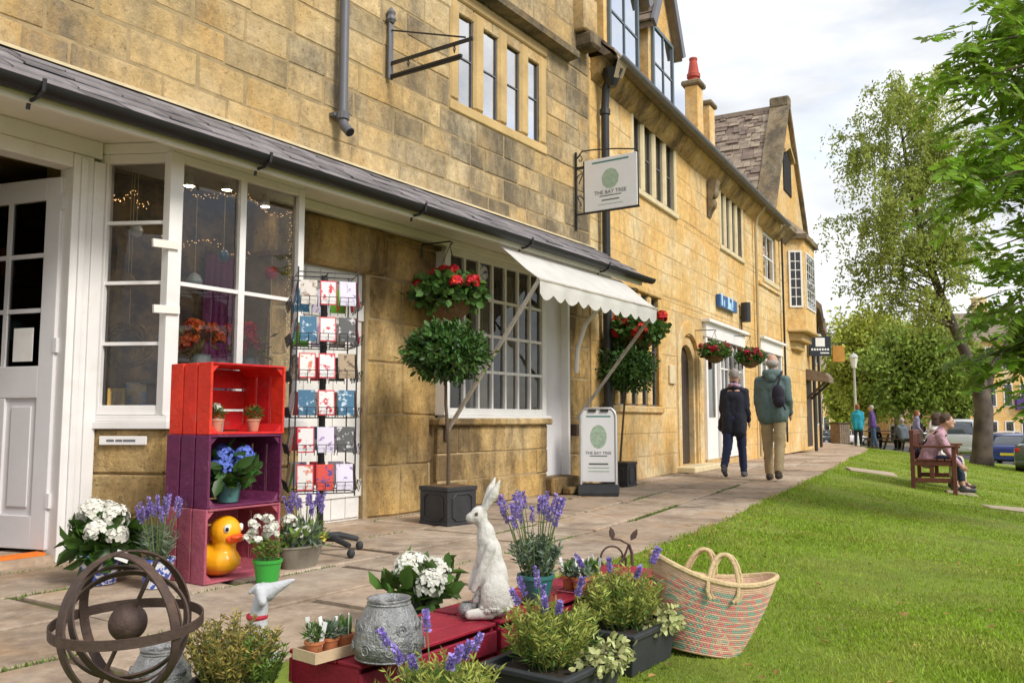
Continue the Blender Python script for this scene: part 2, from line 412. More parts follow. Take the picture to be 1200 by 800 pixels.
stone_mat('stone1', (.57, .40, .185), (.67, .53, .32), (.23, .185, .125), (.46, .68), (.47, .64), .09)
stone_mat('stone1_dark', (.45, .335, .18), (.55, .45, .29), (.16, .13, .09), (.48, .70), (.43, .60), .10)
stone_mat('stone1_low', (.54, .36, .14), (.63, .48, .26), (.13, .088, .045), (.50, .72), (.44, .60), .10, .45, 1.2, .35)
stone_mat('stone2', (.70, .45, .17), (.74, .60, .36), (.40, .30, .17), (.44, .66), (.54, .74), .06, .75, .7)
mat('mortar', (.36, .265, .14), .95, .3, 8, .4, 40, coord='World')
mat('mortar2', (.54, .375, .175), .95, .25, 8, .4, 40, coord='World')
mat('dressed', (.55, .38, .17), .85, .25, 4, .35, 25, rand=.1, second=(.30, .22, .10), smix=(.5, .75), sscale=2, coord='World')
stone_mat('drip_stone', (.27, .21, .13), (.36, .30, .20), (.09, .075, .055), (.5, .7), (.44, .6), .08)
mat('cream_stone', (.66, .55, .34), .8, .15, 6, .2, 30, coord='World')
mat('slate', (.19, .175, .185), .62, .3, 9, .35, 40, rand=.35, coord='World')
mat('stone_slate', (.22, .17, .13), .85, .35, 6, .5, 30, rand=.3, island=.35, coord='World')
mat('white_paint', (.80, .78, .76), .45, .05, 4, .06, 30, second=(.70, .66, .60), smix=(.55, .85), sscale=5, coord='World')
mat('door_paint', (.70, .68, .69), .4, .05, 4, .05, 30, coord='World')
mat('cream_paint', (.80, .76, .69), .55, .08, 3, .08, 30, coord='World')
mat('shed_white', (.74, .72, .69), .7, .12, 5, .3, 30, coord='World')
mat('black_iron', (.018, .018, .02), .45, .2, 10, .1, 60, spec=.5)
mat('gutter_black', (.012, .011, .011), .5, .3, 6, .1, 40)
mat('lead_grey', (.16, .16, .18), .5, .15, 6, .1, 40)
mat('grey_pipe', (.12, .12, .135), .5, .12, 6, .05, 40)
mat('pale_pipe', (.42, .34, .20), .6, .12, 6, .05, 40)
mat('sage_blue', (.13, .17, .20), .5, .1, 6)
mat('room_dark', (.075, .05, .035), .9, .4, 2)
mat('room_warm', (.36, .22, .12), .9, .5, 3)
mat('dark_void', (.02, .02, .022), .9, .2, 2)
mat('curtain', (.70, .62, .50), .9, .2, 4)
mat('wood_old', (.20, .15, .11), .8, .35, 8, .4, 40)
mat('wood_dark', (.055, .035, .022), .6, .3, 10, .3, 40)
mat('orange_mat', (.80, .20, .02), .8, .1, 20)
glass('pane', (.82, .84, .85), 1.5); glass('pane_reflect', (.5, .55, .6), 11); glass('pane_dark', (.75, .78, .8), 1.8)
stone_mat('flag', (.42, .32, .235), (.50, .415, .33), (.20, .15, .105), (.46, .68), (.48, .66), .16, .8, .45, 1.0)
mat('moss', (.075, .09, .02), .95, .4, 6, .5, 40, second=(.10, .07, .04), smix=(.42, .55), sscale=1.6, coord='World')
mat('lawn', (.20, .27, .03), .95, .3, 3, .8, 90, second=(.16, .19, .03), smix=(.45, .7), sscale=.8, coord='World')
mat('earth', (.10, .085, .05), .95, .3, 3, .4, 20, coord='World')
mat('blade', (.28, .40, .035), .7, .2, 1.2, island=.4, trans=.4, second=(.44, .44, .10), smix=(.48, .70), sscale=1.3, coord='World', spec=.25)
mat('dead_leaf', (.30, .17, .05), .85, .3, 20, island=.4)
mat('asphalt', (.06, .06, .062), .85, .2, 4, .3, 60, coord='World')
mat('kerb_stone', (.33, .29, .23), .9, .2, 5, .3, 30, coord='World')
mat('concrete', (.40, .33, .24), .9, .2, 5, .3, 30, coord='World')

# ------------------------------------------------------------------ ground, pavement, lawn, road
_t = np.arange(len(EDGE))
def strip(name, m, es, zf, i0=0, i1=None, sub=1):
    i1 = i1 or len(EDGE); V = []; F = []
    idx = list(range(i0, i1)); ne = len(es)
    for i in idx:
        for e in es:
            x, y = EDGE[i]+ENOR[i]*e; V.append((x, y, zf(e, x, y)))
    for a in range(len(idx)-1):
        for b in range(ne-1): F.append((a*ne+b, a*ne+b+1, (a+1)*ne+b+1, (a+1)*ne+b))
    mb = MB(); mb.v = V; mb.f = F
    o = mb.build(name, m, None, smooth='all', fix=False); o['kind'] = 'structure'; return o
g_ = MB(); g_.add([(-900, -300, -2.6), (1200, -300, -2.6), (1200, 1800, -2.6), (-900, 1800, -2.6)], [(0, 1, 2, 3)])
tag(g_.build('ground', 'earth', fix=False), kind='structure')
strip('lawn', 'lawn', [0, .06, .15, .3, .5, .8, 1.2, 1.7, 2.3, 3, 4, 5, 5.7, 6.2], lambda e, x, y: zlawn(e, y)-.006+.012*math.sin(x*2.1)*math.cos(y*1.7)*(e > .1))
strip('kerb', 'kerb_stone', [6.2, 6.21, 6.34, 6.35], lambda e, x, y: zlawn(ROAD_E, y)+(.012 if 6.2 < e < 6.345 else -.2))
strip('road', 'asphalt', [6.3, 9, 12, 16.2], lambda e, x, y: zlawn(ROAD_E, y)-.12)
strip('far_pavement', 'concrete', [16.2, 16.21, 19.5, 24, 60], lambda e, x, y: zlawn(ROAD_E, y)-(.3 if e < 16.205 else 0))
NSEG = int(np.argmax(EDGE[:, 1] > 23))
pave = strip('pavement', 'moss', [-6.5, -4, -2, -1, 0], lambda e, x, y: zpave(y)-.022, 0, NSEG+1)
strip('far_path', 'flag', [-4, -2, 0], lambda e, x, y: zpave(y), NSEG)
# flagstones, laid in lanes along the street
arc = np.concatenate([[0], np.cumsum(np.hypot(*np.diff(EDGE, axis=0).T))])
def edge_pt(a, e):
    i = np.clip(np.searchsorted(arc, a)-1, 0, len(arc)-2); t = (a-arc[i])/(arc[i+1]-arc[i])
    p = EDGE[i]*(1-t)+EDGE[i+1]*t; n = ENOR[i]*(1-t)+ENOR[i+1]*t; return p+n*e
rs = random.Random(21)
a_lo = arc[int(np.argmax(EDGE[:, 1] > -.3))]; a_hi = arc[NSEG]
lanes = [0, -.72, -1.30, -1.95, -2.62, -3.4, -4.4]
nfl = 0
for li in range(len(lanes)-1):
    a = a_lo-rs.uniform(0, .8)
    while a < a_hi:
        ln = rs.uniform(.65, 1.55); b = min(a+ln, a_hi+.3)
        e0, e1 = lanes[li], lanes[li+1]; gp_ = .019
        def jj(): return rs.uniform(-.014, .014)
        sk = rs.uniform(-.05, .05)
        P = [edge_pt(a+gp_+jj()+sk, e0-gp_+jj()), edge_pt(b-gp_+jj(), e0-gp_+jj()), edge_pt(b-gp_+jj(), e1+gp_+jj()), edge_pt(a+gp_+jj()+sk, e1+gp_+jj())]
        c = sum(P)/4; h = rs.uniform(-.005, .004)
        mb = MB(); z = zpave(c[1])+h; tl = [rs.uniform(-.003, .003) for _ in range(4)]
        out = [(*p, z-.05) for p in P]; mid = [(*p, z-.006+tl[k]) for k, p in enumerate(P)]
        top = [(*(p+(c-p)*.018/max(.3, np.linalg.norm(c-p))), z+tl[k]) for k, p in enumerate(P)]
        mb.add(out+mid+top, [(8, 9, 10, 11)]+[(k, (k+1) % 4, 4+(k+1) % 4, 4+k) for k in range(4)]+[(4+k, 4+(k+1) % 4, 8+(k+1) % 4, 8+k) for k in range(4)])
        if c[1] > .3 or li < 3: mb.build('flagstone', 'flag', pave); nfl += 1
        a = b
# ------------------------------------------------------------------ masonry helpers (facade frame: x along, -y to the street, z up)
def minus(rect, holes):
    """split a rectangle (x0,x1,z0,z1) round its openings into rows of plain rectangles"""
    x0, x1, z0, z1 = rect
    zs = sorted({z0, z1, *[z for h in holes for z in h[2:4] if z0 < z < z1]}); out = []
    for a, b in zip(zs, zs[1:]):
        cuts = sorted([(max(h[0], x0), min(h[1], x1)) for h in holes if h[2] < b-1e-6 and h[3] > a+1e-6 and h[0] < x1 and h[1] > x0])
        x = x0
        for c0, c1 in cuts:
            if c0 > x+1e-6: out.append((x, c0, a, b))
            x = max(x, c1)
        if x < x1-1e-6: out.append((x, x1, a, b))
    return out
def backing(name, rect, holes, y0, y1, m, parent):
    mb = MB()
    for (a, b, c, d) in minus(rect, holes): mb.box(a, b, y0, y1, c, d)
    return mb.build(name, m, parent, fix=False)
def stones(parent, rect, holes, yf, ch, ln, m, seed, proud=.010, c=.012, name='stone', jit=.003, keep=None):
    """one object per block, proud of the mortar face yf; courses stop at the openings"""
    r_ = random.Random(seed); x0, x1, z0, z1 = rect; n = 0
    zs = sorted({z0, z1, *[z for h in holes for z in h[2:4] if z0 < z < z1]}); rows = []
    for a, b in zip(zs, zs[1:]):
        k = max(1, round((b-a)/ch)); w = [r_.uniform(.8, 1.2) for _ in range(k)]; t = a
        for q in w:
            rows.append((t, t+(b-a)*q/sum(w))); t = rows[-1][1]
    for (a, b) in rows:
        for (p, q, _, _) in minus((x0, x1, a, b), holes):
            x = p-r_.uniform(0, ln*.5) if p == x0 else p
            while x < q-.02:
                e = x+ln*r_.uniform(.55, 1.5)
                if q-e < ln*.35: e = q
                s0 = max(x, p); g = .004
                if e-s0 > .03 and (keep is None or keep((s0+e)/2, (a+b)/2)):
                    mb = MB(); pr = r_.uniform(.15, 1)*proud
                    mb.cbox(s0+g, e-g, yf-pr, yf+.05, a+g, b-g, c, jit=jit, rng=r_, jy=.2); mb.build(name, m((s0+e)/2, (a+b)/2, r_) if callable(m) else m, parent, fix=False); n += 1
                x = e
    return n
def window(parent, x0, x1, z0, z1, yf, cols, rows, fw=.06, mw=.022, fm='white_paint', gm='pane', depth=.06, sill=None, name='window', M=None, mullw=None, back=None):
    """a casement: outer frame, muntin bars, one pane object per light"""
    mb = MB()
    T = M or Matrix.Identity(4)
    mb.box(x0, x0+fw, yf, yf+depth, z0, z1, T); mb.box(x1-fw, x1, yf, yf+depth, z0, z1, T)
    mb.box(x0+fw, x1-fw, yf+.002, yf+depth-.002, z1-fw, z1, T); mb.box(x0+fw, x1-fw, yf+.002, yf+depth-.002, z0, z0+fw, T)
    w = mb.build(name, fm, parent, bevel=.004)
    ix0, ix1, iz0, iz1 = x0+fw, x1-fw, z0+fw, z1-fw
    xs = [ix0+(ix1-ix0)*k/cols for k in range(cols+1)]; zs = [iz0+(iz1-iz0)*k/rows for k in range(rows+1)]
    for k in range(1, cols):
        q = (mullw if mullw else mw)/2; MB().box(xs[k]-q, xs[k]+q, yf+.008, yf+depth-.01, iz0, iz1, T).build('mullion' if mullw else 'muntin', fm, w)
    for k in range(1, rows): MB().box(ix0, ix1, yf+.012, yf+depth-.014, zs[k]-mw/2, zs[k]+mw/2, T).build('muntin', fm, w)
    for i in range(cols):
        for j in range(rows):
            y = yf+depth*.55
            MB().add([T @ Vector(p) for p in ((xs[i], y, zs[j]), (xs[i+1], y, zs[j]), (xs[i+1], y, zs[j+1]), (xs[i], y, zs[j+1]))], [(0, 1, 2, 3)]).build('pane', gm, w, fix=False)
    if sill: MB().cbox(x0-sill, x1+sill, yf-sill*1.2, yf+depth, z0-.055, z0-.001, .008, T).build('sill', fm, w)
    if back: MB().add([T @ Vector(p) for p in ((x0, yf+back[0], z0), (x1, yf+back[0], z0), (x1, yf+back[0], z1), (x0, yf+back[0], z1))], [(0, 1, 2, 3)]).build('pane_backing', back[1], w, fix=False)  # sheet behind the panes; in dark_void it paints the unlit room
    return w

# ------------------------------------------------------------------ the shop building (facade 1)
shop = thing('shop_building', 'nearest stone shop building with white bay window under a slate lean-to roof', 'building', F1.J, F1.rz)
# upper wall ----------------------------------------------------------------
upwin = (3.86, 5.42, 4.11, 5.20)
up_rect = (-2.6, 6.65, 3.02, 7.0)
wall_u = backing('wall', up_rect, [upwin], .012, .5, 'mortar', shop)
def seen_up(x, z): return z < 3.75+max(0, (x+.9))*.42+.3
stones(wall_u, (-1.3, 6.62, 3.02, 6.4), [(3.70, 5.58, 4.0, 5.32)], .012, .26, .45, lambda x, z, r_: 'stone1_dark' if ((x > 3.0 and z < 4.15 and r_.random() < .6) or (x > 5.6 and r_.random() < .5) or r_.random() < .12) else 'stone1', 3, proud=.011, c=.012, jit=.008, keep=seen_up)
# mullioned window upstairs
up = MB()
for a, b in ((3.70, 3.86), (4.12, 4.30), (4.57, 4.75), (5.01, 5.19), (5.42, 5.58)): up.cbox(a+.002, b-.002, -.006, .09, 4.115, 5.198, .03)
w = up.build('window', 'dressed', shop)
MB().cbox(3.70, 5.58, -.008, .2, 4.0, 4.113, .012).build('sill', 'dressed', w)
MB().cbox(3.70, 5.58, -.018, .2, 5.2, 5.325, .015).build('lintel', 'dressed', w)
MB().prism([(.0, 5.34), (-.16, 5.36), (-.17, 5.43), (-.10, 5.50), (.0, 5.52)], 'x', 3.45, 6.1).build('drip_mould', 'drip_stone', w)
for a, b in ((3.86, 4.12), (4.30, 4.57), (4.75, 5.01), (5.19, 5.42)):
    MB().add([(a, .05, 4.113), (b, .05, 4.113), (b, .05, 5.2), (a, .05, 5.2)], [(0, 1, 2, 3)]).build('pane', 'pane_reflect', w, fix=False)
    MB().box(a, b, .036, .048, 4.62, 4.635).build('bar', 'lead_grey', w); mbx = MB(); mbx.box(a, a+.014, .034, .049, 4.113, 5.2); mbx.box(b-.014, b, .034, .049, 4.113, 5.2); mbx.build('casement_frame', 'lead_grey', w)
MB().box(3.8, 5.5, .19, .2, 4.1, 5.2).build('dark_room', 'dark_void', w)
# eaves corner block above the neighbour's gutter
MB().cbox(6.3, 6.56, -.24, .2, 5.60, 5.80, .03).build('kneeler', 'drip_stone', shop)
MB().cbox(6.25, 6.6, -.16, .2, 5.81, 6.3, .02).build('kneeler', 'stone1', shop)
# gable end wall of the taller house above its neighbour
backing('end_wall', (6.10, 6.648, 7.0, 7.6), [], .0, 4, 'stone1', shop)
MB().prism([(-.35, 6.95), (.0, 7.0), (3.2, 9.6), (6.4, 7.0), (6.4, 6.8), (3.2, 9.4), (.0, 6.8)], 'x', -2.6, 6.65).build('roof', 'stone_slate', shop)  # simple roof out of view, added to keep light from leaking in
MB().box(6.5, 6.64, .5, 6.3, 0, 7.0).build('end_wall', 'stone1', shop); MB().box(-2.6, -2.5, .5, 6.3, 0, 7.0).build('end_wall', 'stone1', shop); MB().box(-2.5, 6.5, 6.2, 6.3, 0, 7.0).build('rear_wall', 'stone1', shop)
# lower wall ----------------------------------------------------------------
door1 = (-1.06, -.13, 0, 2.43); bayhole = (.05, 1.50, .0, 2.62); door2 = (1.72, 2.56, 0, 2.14); win2 = (3.60, 5.45, .90, 2.56); door3 = (5.47, 6.0, .2, 2.42)
holes = [(-2.6, -.02, 0, 2.54), bayhole, door2, win2, door3]
wall_l = backing('wall', (-2.6, 6.65, 0, 3.02), holes, .03, .5, 'mortar', shop)
stones(wall_l, (1.5, 6.62, 0.0, 3.0), [(1.44, 2.8, 2.14, 2.56), (1.68, 2.6, 0, 2.14), win2, (5.44, 6.03, 0, 2.5), (3.44, 5.46, 0, .9)], .03, .36, .52, 'stone1_low', 11, proud=.02, c=.014, jit=.010)
MB().cbox(1.45, 2.78, -.03, .2, 2.145, 2.555, .03, jit=.01, rng=random.Random(3)).build('lintel', 'stone1_low', shop)
# plinth of dressed blocks below the second window
pl = MB().box(3.47, 5.44, -.06, .03, 0, .80).build('window_plinth', 'mortar', shop)
stones(pl, (3.46, 5.45, 0, .80), [], -.06, .30, .62, 'stone1_low', 5, proud=.016, c=.01, jit=.006)
MB().cbox(3.42, 5.48, -.13, .03, .80, .87, .015).build('string_course', 'stone1_low', pl)
# rooms behind the glass
rm = MB(); rm.box(-2.5, 6.4, 3.4, 3.45, 0, 2.6); rm.box(-2.5, -2.45, .5, 3.4, 0, 2.6); rm.box(6.35, 6.4, .5, 3.4, 0, 2.6); rm.box(2.7, 2.78, .5, 3.4, 0, 2.6)
room = rm.build('room', 'room_warm', shop); MB().box(-2.5, 6.4, .5, 3.4, -.02, .015).build('room_floor', 'room_dark', room); MB().box(-2.5, 6.4, .5, 3.4, 2.6, 2.65).build('room_ceiling', 'room_warm', room)
# entrance: posts, head, open door ------------------------------------------
ent = MB(); ent.box(-.13, .0, -.04, .12, 0, 2.52); ent.box(-.085, -.045, -.058, -.041, 0, 2.5); ent.box(.0, .075, -.05, .10, 0, 2.50)
ent.build('door_frame', 'white_paint', shop, bevel=.006)
MB().box(-2.6, .06, -.03, .1, 2.525, 2.639).build('frieze', 'white_paint', shop, bevel=.006); MB().box(-2.6, -.131, -.035, .1, 2.43, 2.523).build('door_head', 'white_paint', shop, bevel=.006)
MB().box(-2.6, .1, -.02, .45, -.03, .045).build('threshold', 'flag', shop)
MB().box(-1.5, -.16, .02, .12, .046, .062).build('threshold_strip', 'orange_mat', shop)
MB().box(-2.6, -1.07, -.02, .1, .0, 2.43).build('side_panel', 'white_paint', shop)
# door leaf: hinge at x=-.14, swung into the shop
dl = MB(); DW, DH = .86, 2.31
MD = Matrix.Translation((-.15, .06, .07)) @ Matrix.Rotation(R(104.5), 4, 'Z') @ Matrix.Scale(-1, 4, (0, 1, 0))
def dbox(mb, x0, x1, z0, z1, y0=0, y1=.045): return mb.box(x0, x1, y0, y1, z0, z1, MD)
dbox(dl, 0, .12, 0, DH); dbox(dl, DW-.12, DW, 0, DH); dbox(dl, .12, DW-.12, 0, .2); dbox(dl, .12, DW-.12, DH-.14, DH); dbox(dl, .12, DW-.12, .92, 1.12); dbox(dl, DW/2-.045, DW/2+.045, .2, .92)
leaf = dl.build('door', 'door_paint', shop, bevel=.005)
for a, b in ((.12, DW/2-.045), (DW/2+.045, DW-.12)):
    dbox(MB(), a, b, .2, .92, .016, .03).build('panel', 'door_paint', leaf); dbox(MB(), a+.05, b-.05, .25, .87, .006, .0155).build('raised_panel', 'door_paint', leaf, bevel=.008)
gl0, gl1 = .12, DW-.12
dbox(MB(), DW/2-.016, DW/2+.016, 1.12, DH-.14, .008, .037).build('muntin', 'door_paint', leaf)
for k in range(3):
    z0 = 1.12+(DH-.14-1.12)*k/3; z1 = 1.12+(DH-.14-1.12)*(k+1)/3
    if k: dbox(MB(), gl0, gl1, z0-.014, z0+.014, .01, .035).build('muntin', 'door_paint', leaf)
    for a, b in ((gl0, DW/2), (DW/2, gl1)):
        dbox(MB(), a, b, z0, z1, .02, .024).build('pane', 'pane_dark', leaf)
dbox(MB(), .17, .33, 1.15, 1.36, -.006, -.001).build('notice', 'white_paint', leaf)
dbox(MB(), .44, .60, .98, 1.08, -.012, -.001).build('letter_plate', 'wood_dark', leaf)
for z in (.25, 1.2, 2.1): dbox(MB(), -.02, .01, z, z+.09, -.004, .03).build('hinge', 'door_paint', leaf)
# bay window ----------------------------------------------------------------
BD = .448
bay = MB()
base = [(.06, 0), (.302, -BD), (1.40, -BD), (1.52, 0)]
def baybox(name, grow, z0, z1, m, parent):
    c = [(.06-grow*.5, .2), (.06-grow*.6, 0), (.302-grow*.6, -BD-grow), (1.40+grow*.5, -BD-grow), (1.52+grow*.6, 0), (1.52+grow*.6, .2)]
    return MB().prism(c, 'z', z0, z1).build(name, m, parent, bevel=.004)
pb = baybox('bay_base', -.03, 0, .80, 'mortar', shop)
def facet(a, b):                                  # frame of a bay side: local x from a to b, -y outwards
    a = Vector((*a, 0)); b = Vector((*b, 0)); ang = math.atan2(b.y-a.y, b.x-a.x)
    return Matrix.Translation(a) @ Matrix.Rotation(ang, 4, 'Z'), (b-a).length
M1, L1 = facet(base[0], base[1]); M2, L2 = facet(base[1], base[2])
for Mx, Lx, sd in ((M1, L1, 3), (M2, L2, 8)):
    r_ = random.Random(sd); z = 0.0
    for hgt in (.27, .25, .28):
        x = .0
        while x < Lx-.02:
            e = x+r_.uniform(.26, .45)
            if Lx-e < .16: e = Lx
            MB().cbox(x+.004, e-.004, -.012*r_.random()-.002, .05, z+.004, z+hgt-.004, .012, Mx, jit=.004, rng=r_).build('stone', 'stone1_low', pb, fix=False); x = e
        z += hgt
bs = baybox('bay_sill', .055, .80, .845, 'white_paint', shop); baybox('sill_moulding', .03, .846, .885, 'white_paint', bs)
baybox('bay_head', .0, 2.567, 2.637, 'white_paint', shop)
window(shop, .0, L1, .887, 2.565, .0, 1, 4, fw=.06, mw=.022, M=M1, depth=.07, name='bay_window')
bw = window(shop, .0, L2, .887, 2.565, .0, 2, 2, fw=.055, mw=.026, mullw=.05, M=M2, depth=.07, name='bay_window')
MB().box(-.035, .06, -.012, .06, .886, 2.563, M2).build('corner_post', 'white_paint', bw, bevel=.004)
for z in (1.52, 1.93):                            # weathered straps across the corner
    MB().box(-.05, .13, -.03, -.0125, z, z+.05, M2 @ Matrix.Rotation(R(-3), 4, 'Y')).build('strap', 'cream_paint', bw)
MB().prism([(.10, .0), (.32, -BD+.06), (1.38, -BD+.06), (1.46, .0), (1.46, .6), (.1, .6)], 'z', .80, .886).build('window_shelf', 'white_paint', bs)
# enamel plate on the bay base
npl = MB().cbox(.09, .40, -.03, -.013, .70, .755, .004, M1).build('name_plate', 'white_paint', shop)
for a_, b_ in ((.14, .19), (.20, .245), (.25, .33)): MB().box(a_, b_, -.0315, -.0302, .72, .735, M1).build('printed_line', 'lead_grey', npl)
# side door beside the bay (painted boards) -----------------------------------
d2 = MB().box(1.70, 2.58, .08, .12, 0, 2.144).build('side_door', 'shed_white', shop)
for k in range(5): MB().cbox(1.725+k*.166, 1.725+(k+1)*.166-.006, .066, .079, .02, 2.12, .003).build('board', 'shed_white', d2)
MB().box(1.70, 2.57, .052, .0655, .20, .34).build('rail', 'shed_white', d2); MB().box(1.70, 2.57, .052, .0655, 1.72, 1.86).build('rail', 'shed_white', d2)
# second shop window ----------------------------------------------------------
window(shop, 3.60, 5.45, .90, 2.56, -.05, 7, 4, fw=.07, mw=.03, depth=.07, sill=.045, name='shop_window')
MB().box(3.52, 3.60, -.10, .05, .90, 2.5).build('window_cheek', 'white_paint', shop)
# white entrance recess to the right of it
e3 = MB(); e3.box(5.455, 5.50, -.03, .45, .2, 2.44); e3.box(5.965, 6.01, -.05, .45, .2, 2.44); e3.box(5.50, 5.965, -.03, .45, 2.38, 2.44); e3.build('entrance_frame', 'white_paint', shop, bevel=.004)
d3 = MB().box(5.50, 5.965, .05, .10, .205, 2.38).build('entrance_door', 'door_paint', shop)
MB().cbox(5.42, 6.05, -.16, .45, 0.0, .195, .02).build('door_step', 'stone1_low', shop)
MB().cbox(5.6, 6.1, -.30, -.165, 0.0, .09, .02).build('door_step', 'stone1_low', shop)
# lean-to slate roof ----------------------------------------------------------
GD, GZ, TZ = .74, 2.60, 3.06
RX0, RX1 = -2.6, 6.72
rf = MB().prism([(.02, TZ-.02), (-GD, GZ-.015), (-GD, GZ-.06), (.02, TZ-.09)], 'x', RX0, RX1).build('lean_to_roof', 'wood_old', shop)
rsl = random.Random(5); nrow = 4
for r_i in range(nrow):
    t0 = r_i/nrow; t1 = (r_i+1.25)/nrow; x = RX0-rsl.uniform(0, .25)
    while x < RX1-.02:
        wd = rsl.uniform(.24, .36); a = max(x, RX0-.02); b = min(x+wd, RX1+.03)
        if b > -1.3:
            y0, z0 = -GD-.03+(GD+.03)*t0, GZ-.012+(TZ-GZ)*t0; y1, z1 = -GD-.03+(GD+.03)*min(t1, 1.0), GZ-.012+(TZ-GZ)*min(t1, 1.0)
            lift = .016+rsl.uniform(0, .006); th = .011
            P = [(a+.003, y0+rsl.uniform(-.012, .012), z0+lift), (b-.003, y0+rsl.uniform(-.012, .012), z0+lift), (b-.003, y1, z1+.003), (a+.003, y1, z1+.003)]
            MB().add(P+[(p[0], p[1], p[2]+th) for p in P], [(0, 3, 2, 1), (4, 5, 6, 7), (0, 1, 5, 4), (1, 2, 6, 5), (2, 3, 7, 6), (3, 0, 4, 7)]).build('slate', 'slate', rf, fix=False)
        x += wd
MB().prism([(.0, TZ+.03), (-.07, TZ-.0), (-.07, TZ-.02), (.0, TZ+.0)], 'x', -1.5, 6.7).build('mortar_fillet', 'cream_stone', rf)
# soffit, gutter with brackets
sf = MB().prism([(.0, 2.64), (-.42, 2.64), (-GD+.03, 2.535), (-GD+.03, 2.552), (-.43, 2.658), (.0, 2.66)], 'x', RX0, 6.60).build('soffit', 'cream_paint', shop)
MB().box(RX0, 6.60, -GD+.0, -GD+.028, 2.50, 2.575).build('fascia', 'cream_paint', sf)
MB().box(1.45, 6.6, -.07, .02, 2.56, 2.639).build('cornice', 'cream_paint', sf, bevel=.012)
gt_ = []
for k in range(9):
    t = math.pi*k/8; gt_.append((-GD-.065-.058*math.cos(t), 2.585-.058*math.sin(t)))
gt_ += [(-GD-.065+.052*math.cos(math.pi*k/8), 2.585-.050*math.sin(math.pi*k/8)) for k in range(9)]
gu = MB().prism(gt_, 'x', RX0, 6.74).build('gutter', 'gutter_black', shop, smooth=True)
for x in (-.75, .72, 2.3, 3.9, 5.5): MB().tube([(x, -GD-.13, 2.60), (x, -GD-.12, 2.54), (x, -GD-.06, 2.515), (x, -GD+.02, 2.51), (x, -GD+.03, 2.47)], .011, 6).build('gutter_bracket', 'black_iron', gu)
# cast iron downpipe from the roof that stops above the lean-to
dp = MB(); dp.tube([(2.13, -.08, 7.0), (2.13, -.08, 3.40), (2.13, -.10, 3.34), (2.13, -.17, 3.27)], .042, 12); o = dp.build('downpipe', 'grey_pipe', shop, smooth=True)
MB().tube([(2.13, -.08, 3.46), (2.13, -.08, 3.40)], .058, 12).build('collar', 'grey_pipe', o); MB().box(2.05, 2.21, -.06, .0, 3.42, 3.45).build('collar', 'grey_pipe', o)
MB().tube([(2.13, -.172, 3.268), (2.13, -.174, 3.266)], .036, 12).build('outlet', 'dark_void', o)
# ------------------------------------------------------------------ the golden house next door (facade 2)
house = thing('golden_house', 'golden stone house with mullioned windows and dormers next to the shop', 'building', F2.J, F2.rz)
EZ = 5.62; LEN2 = 11.9
hw1 = (1.60, 3.50, 4.27, 5.42); hw2 = (6.40, 8.05, 4.25, 5.36); hw3 = (10.12, 11.5, 4.15, 5.34)
lw = (.55, 2.60, 1.05, 2.72); dr = (3.70, 4.62, .10, 2.28); sf1 = (5.05, 7.85, .14, 2.60); sf2 = (9.4, 11.7, .2, 2.66)
H2 = [hw1, hw2, hw3, lw, dr, sf1, sf2]
wall2 = backing('wall', (-.0, LEN2, 0, EZ), H2, .008, .5, 'mortar2', house)
stones(wall2, (.0, LEN2, 0, EZ), [(h[0]-.1, h[1]+.1, h[2]-.02, h[3]+.1) for h in H2[:4]]+[(3.44, 4.98, 0, 2.62), (5.0, 7.9, 0, 2.74), (9.32, 11.78, 0, 2.8)], .008, .36, .62, 'stone2', 31, proud=.007, c=.007, jit=.007)
def mull_window(parent, h, lights, m, gm, room='dark_void', mw=.14, leaded=True):
    x0, x1, z0, z1 = h; mb = MB(); mb.cbox(x0-.1, x0, -.015, .2, z0, z1, .02); mb.cbox(x1, x1+.1, -.015, .2, z0, z1, .02)
    n = lights; wl = (x1-x0-(n-1)*mw)/n
    for k in range(1, n): mb.cbox(x0+k*(wl+mw)-mw, x0+k*(wl+mw), .0, .17, z0+.001, z1-.001, .03)
    w = mb.build('window', m, parent)
    MB().cbox(x0-.12, x1+.12, -.04, .2, z0-.10, z0-.001, .015).build('sill', m, w); MB().cbox(x0-.12, x1+.12, -.03, .2, z1+.001, z1+.12, .015).build('lintel', m, w)
    for k in range(n):
        a = x0+k*(wl+mw); b = a+wl
        MB().add([(a, .08, z0), (b, .08, z0), (b, .08, z1), (a, .08, z1)], [(0, 1, 2, 3)]).build('pane', gm, w, fix=False)
        fr_ = MB(); fr_.box(a, a+.018, .06, .079, z0, z1); fr_.box(b-.018, b, .06, .079, z0, z1); fr_.box(a+.018, b-.018, .062, .078, z1-.025, z1); fr_.box(a+.018, b-.018, .062, .078, z0, z0+.025)
        if leaded: fr_.box(a+.018, b-.018, .064, .077, (z0+z1)/2-.008, (z0+z1)/2+.008)
        fr_.build('casement_frame', 'lead_grey', w)
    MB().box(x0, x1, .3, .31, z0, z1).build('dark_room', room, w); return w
mull_window(house, hw1, 4, 'cream_stone', 'pane_dark', 'curtain'); mull_window(house, hw2, 4, 'cream_stone', 'pane_dark', 'curtain')
mull_window(house, lw, 5, 'stone2', 'pane_dark')
window(house, *hw3, .06, 2, 2, fw=.09, mw=.04, depth=.05, gm='pane_reflect', back=(.15, 'curtain')); MB().cbox(9.95, 11.65, -.05, .1, 4.03, 4.148, .015).build('sill', 'cream_stone', house)
MB().box(9.5, 11.8, -.045, .0, 3.93, 4.0).build('string_course', 'stone2', house)
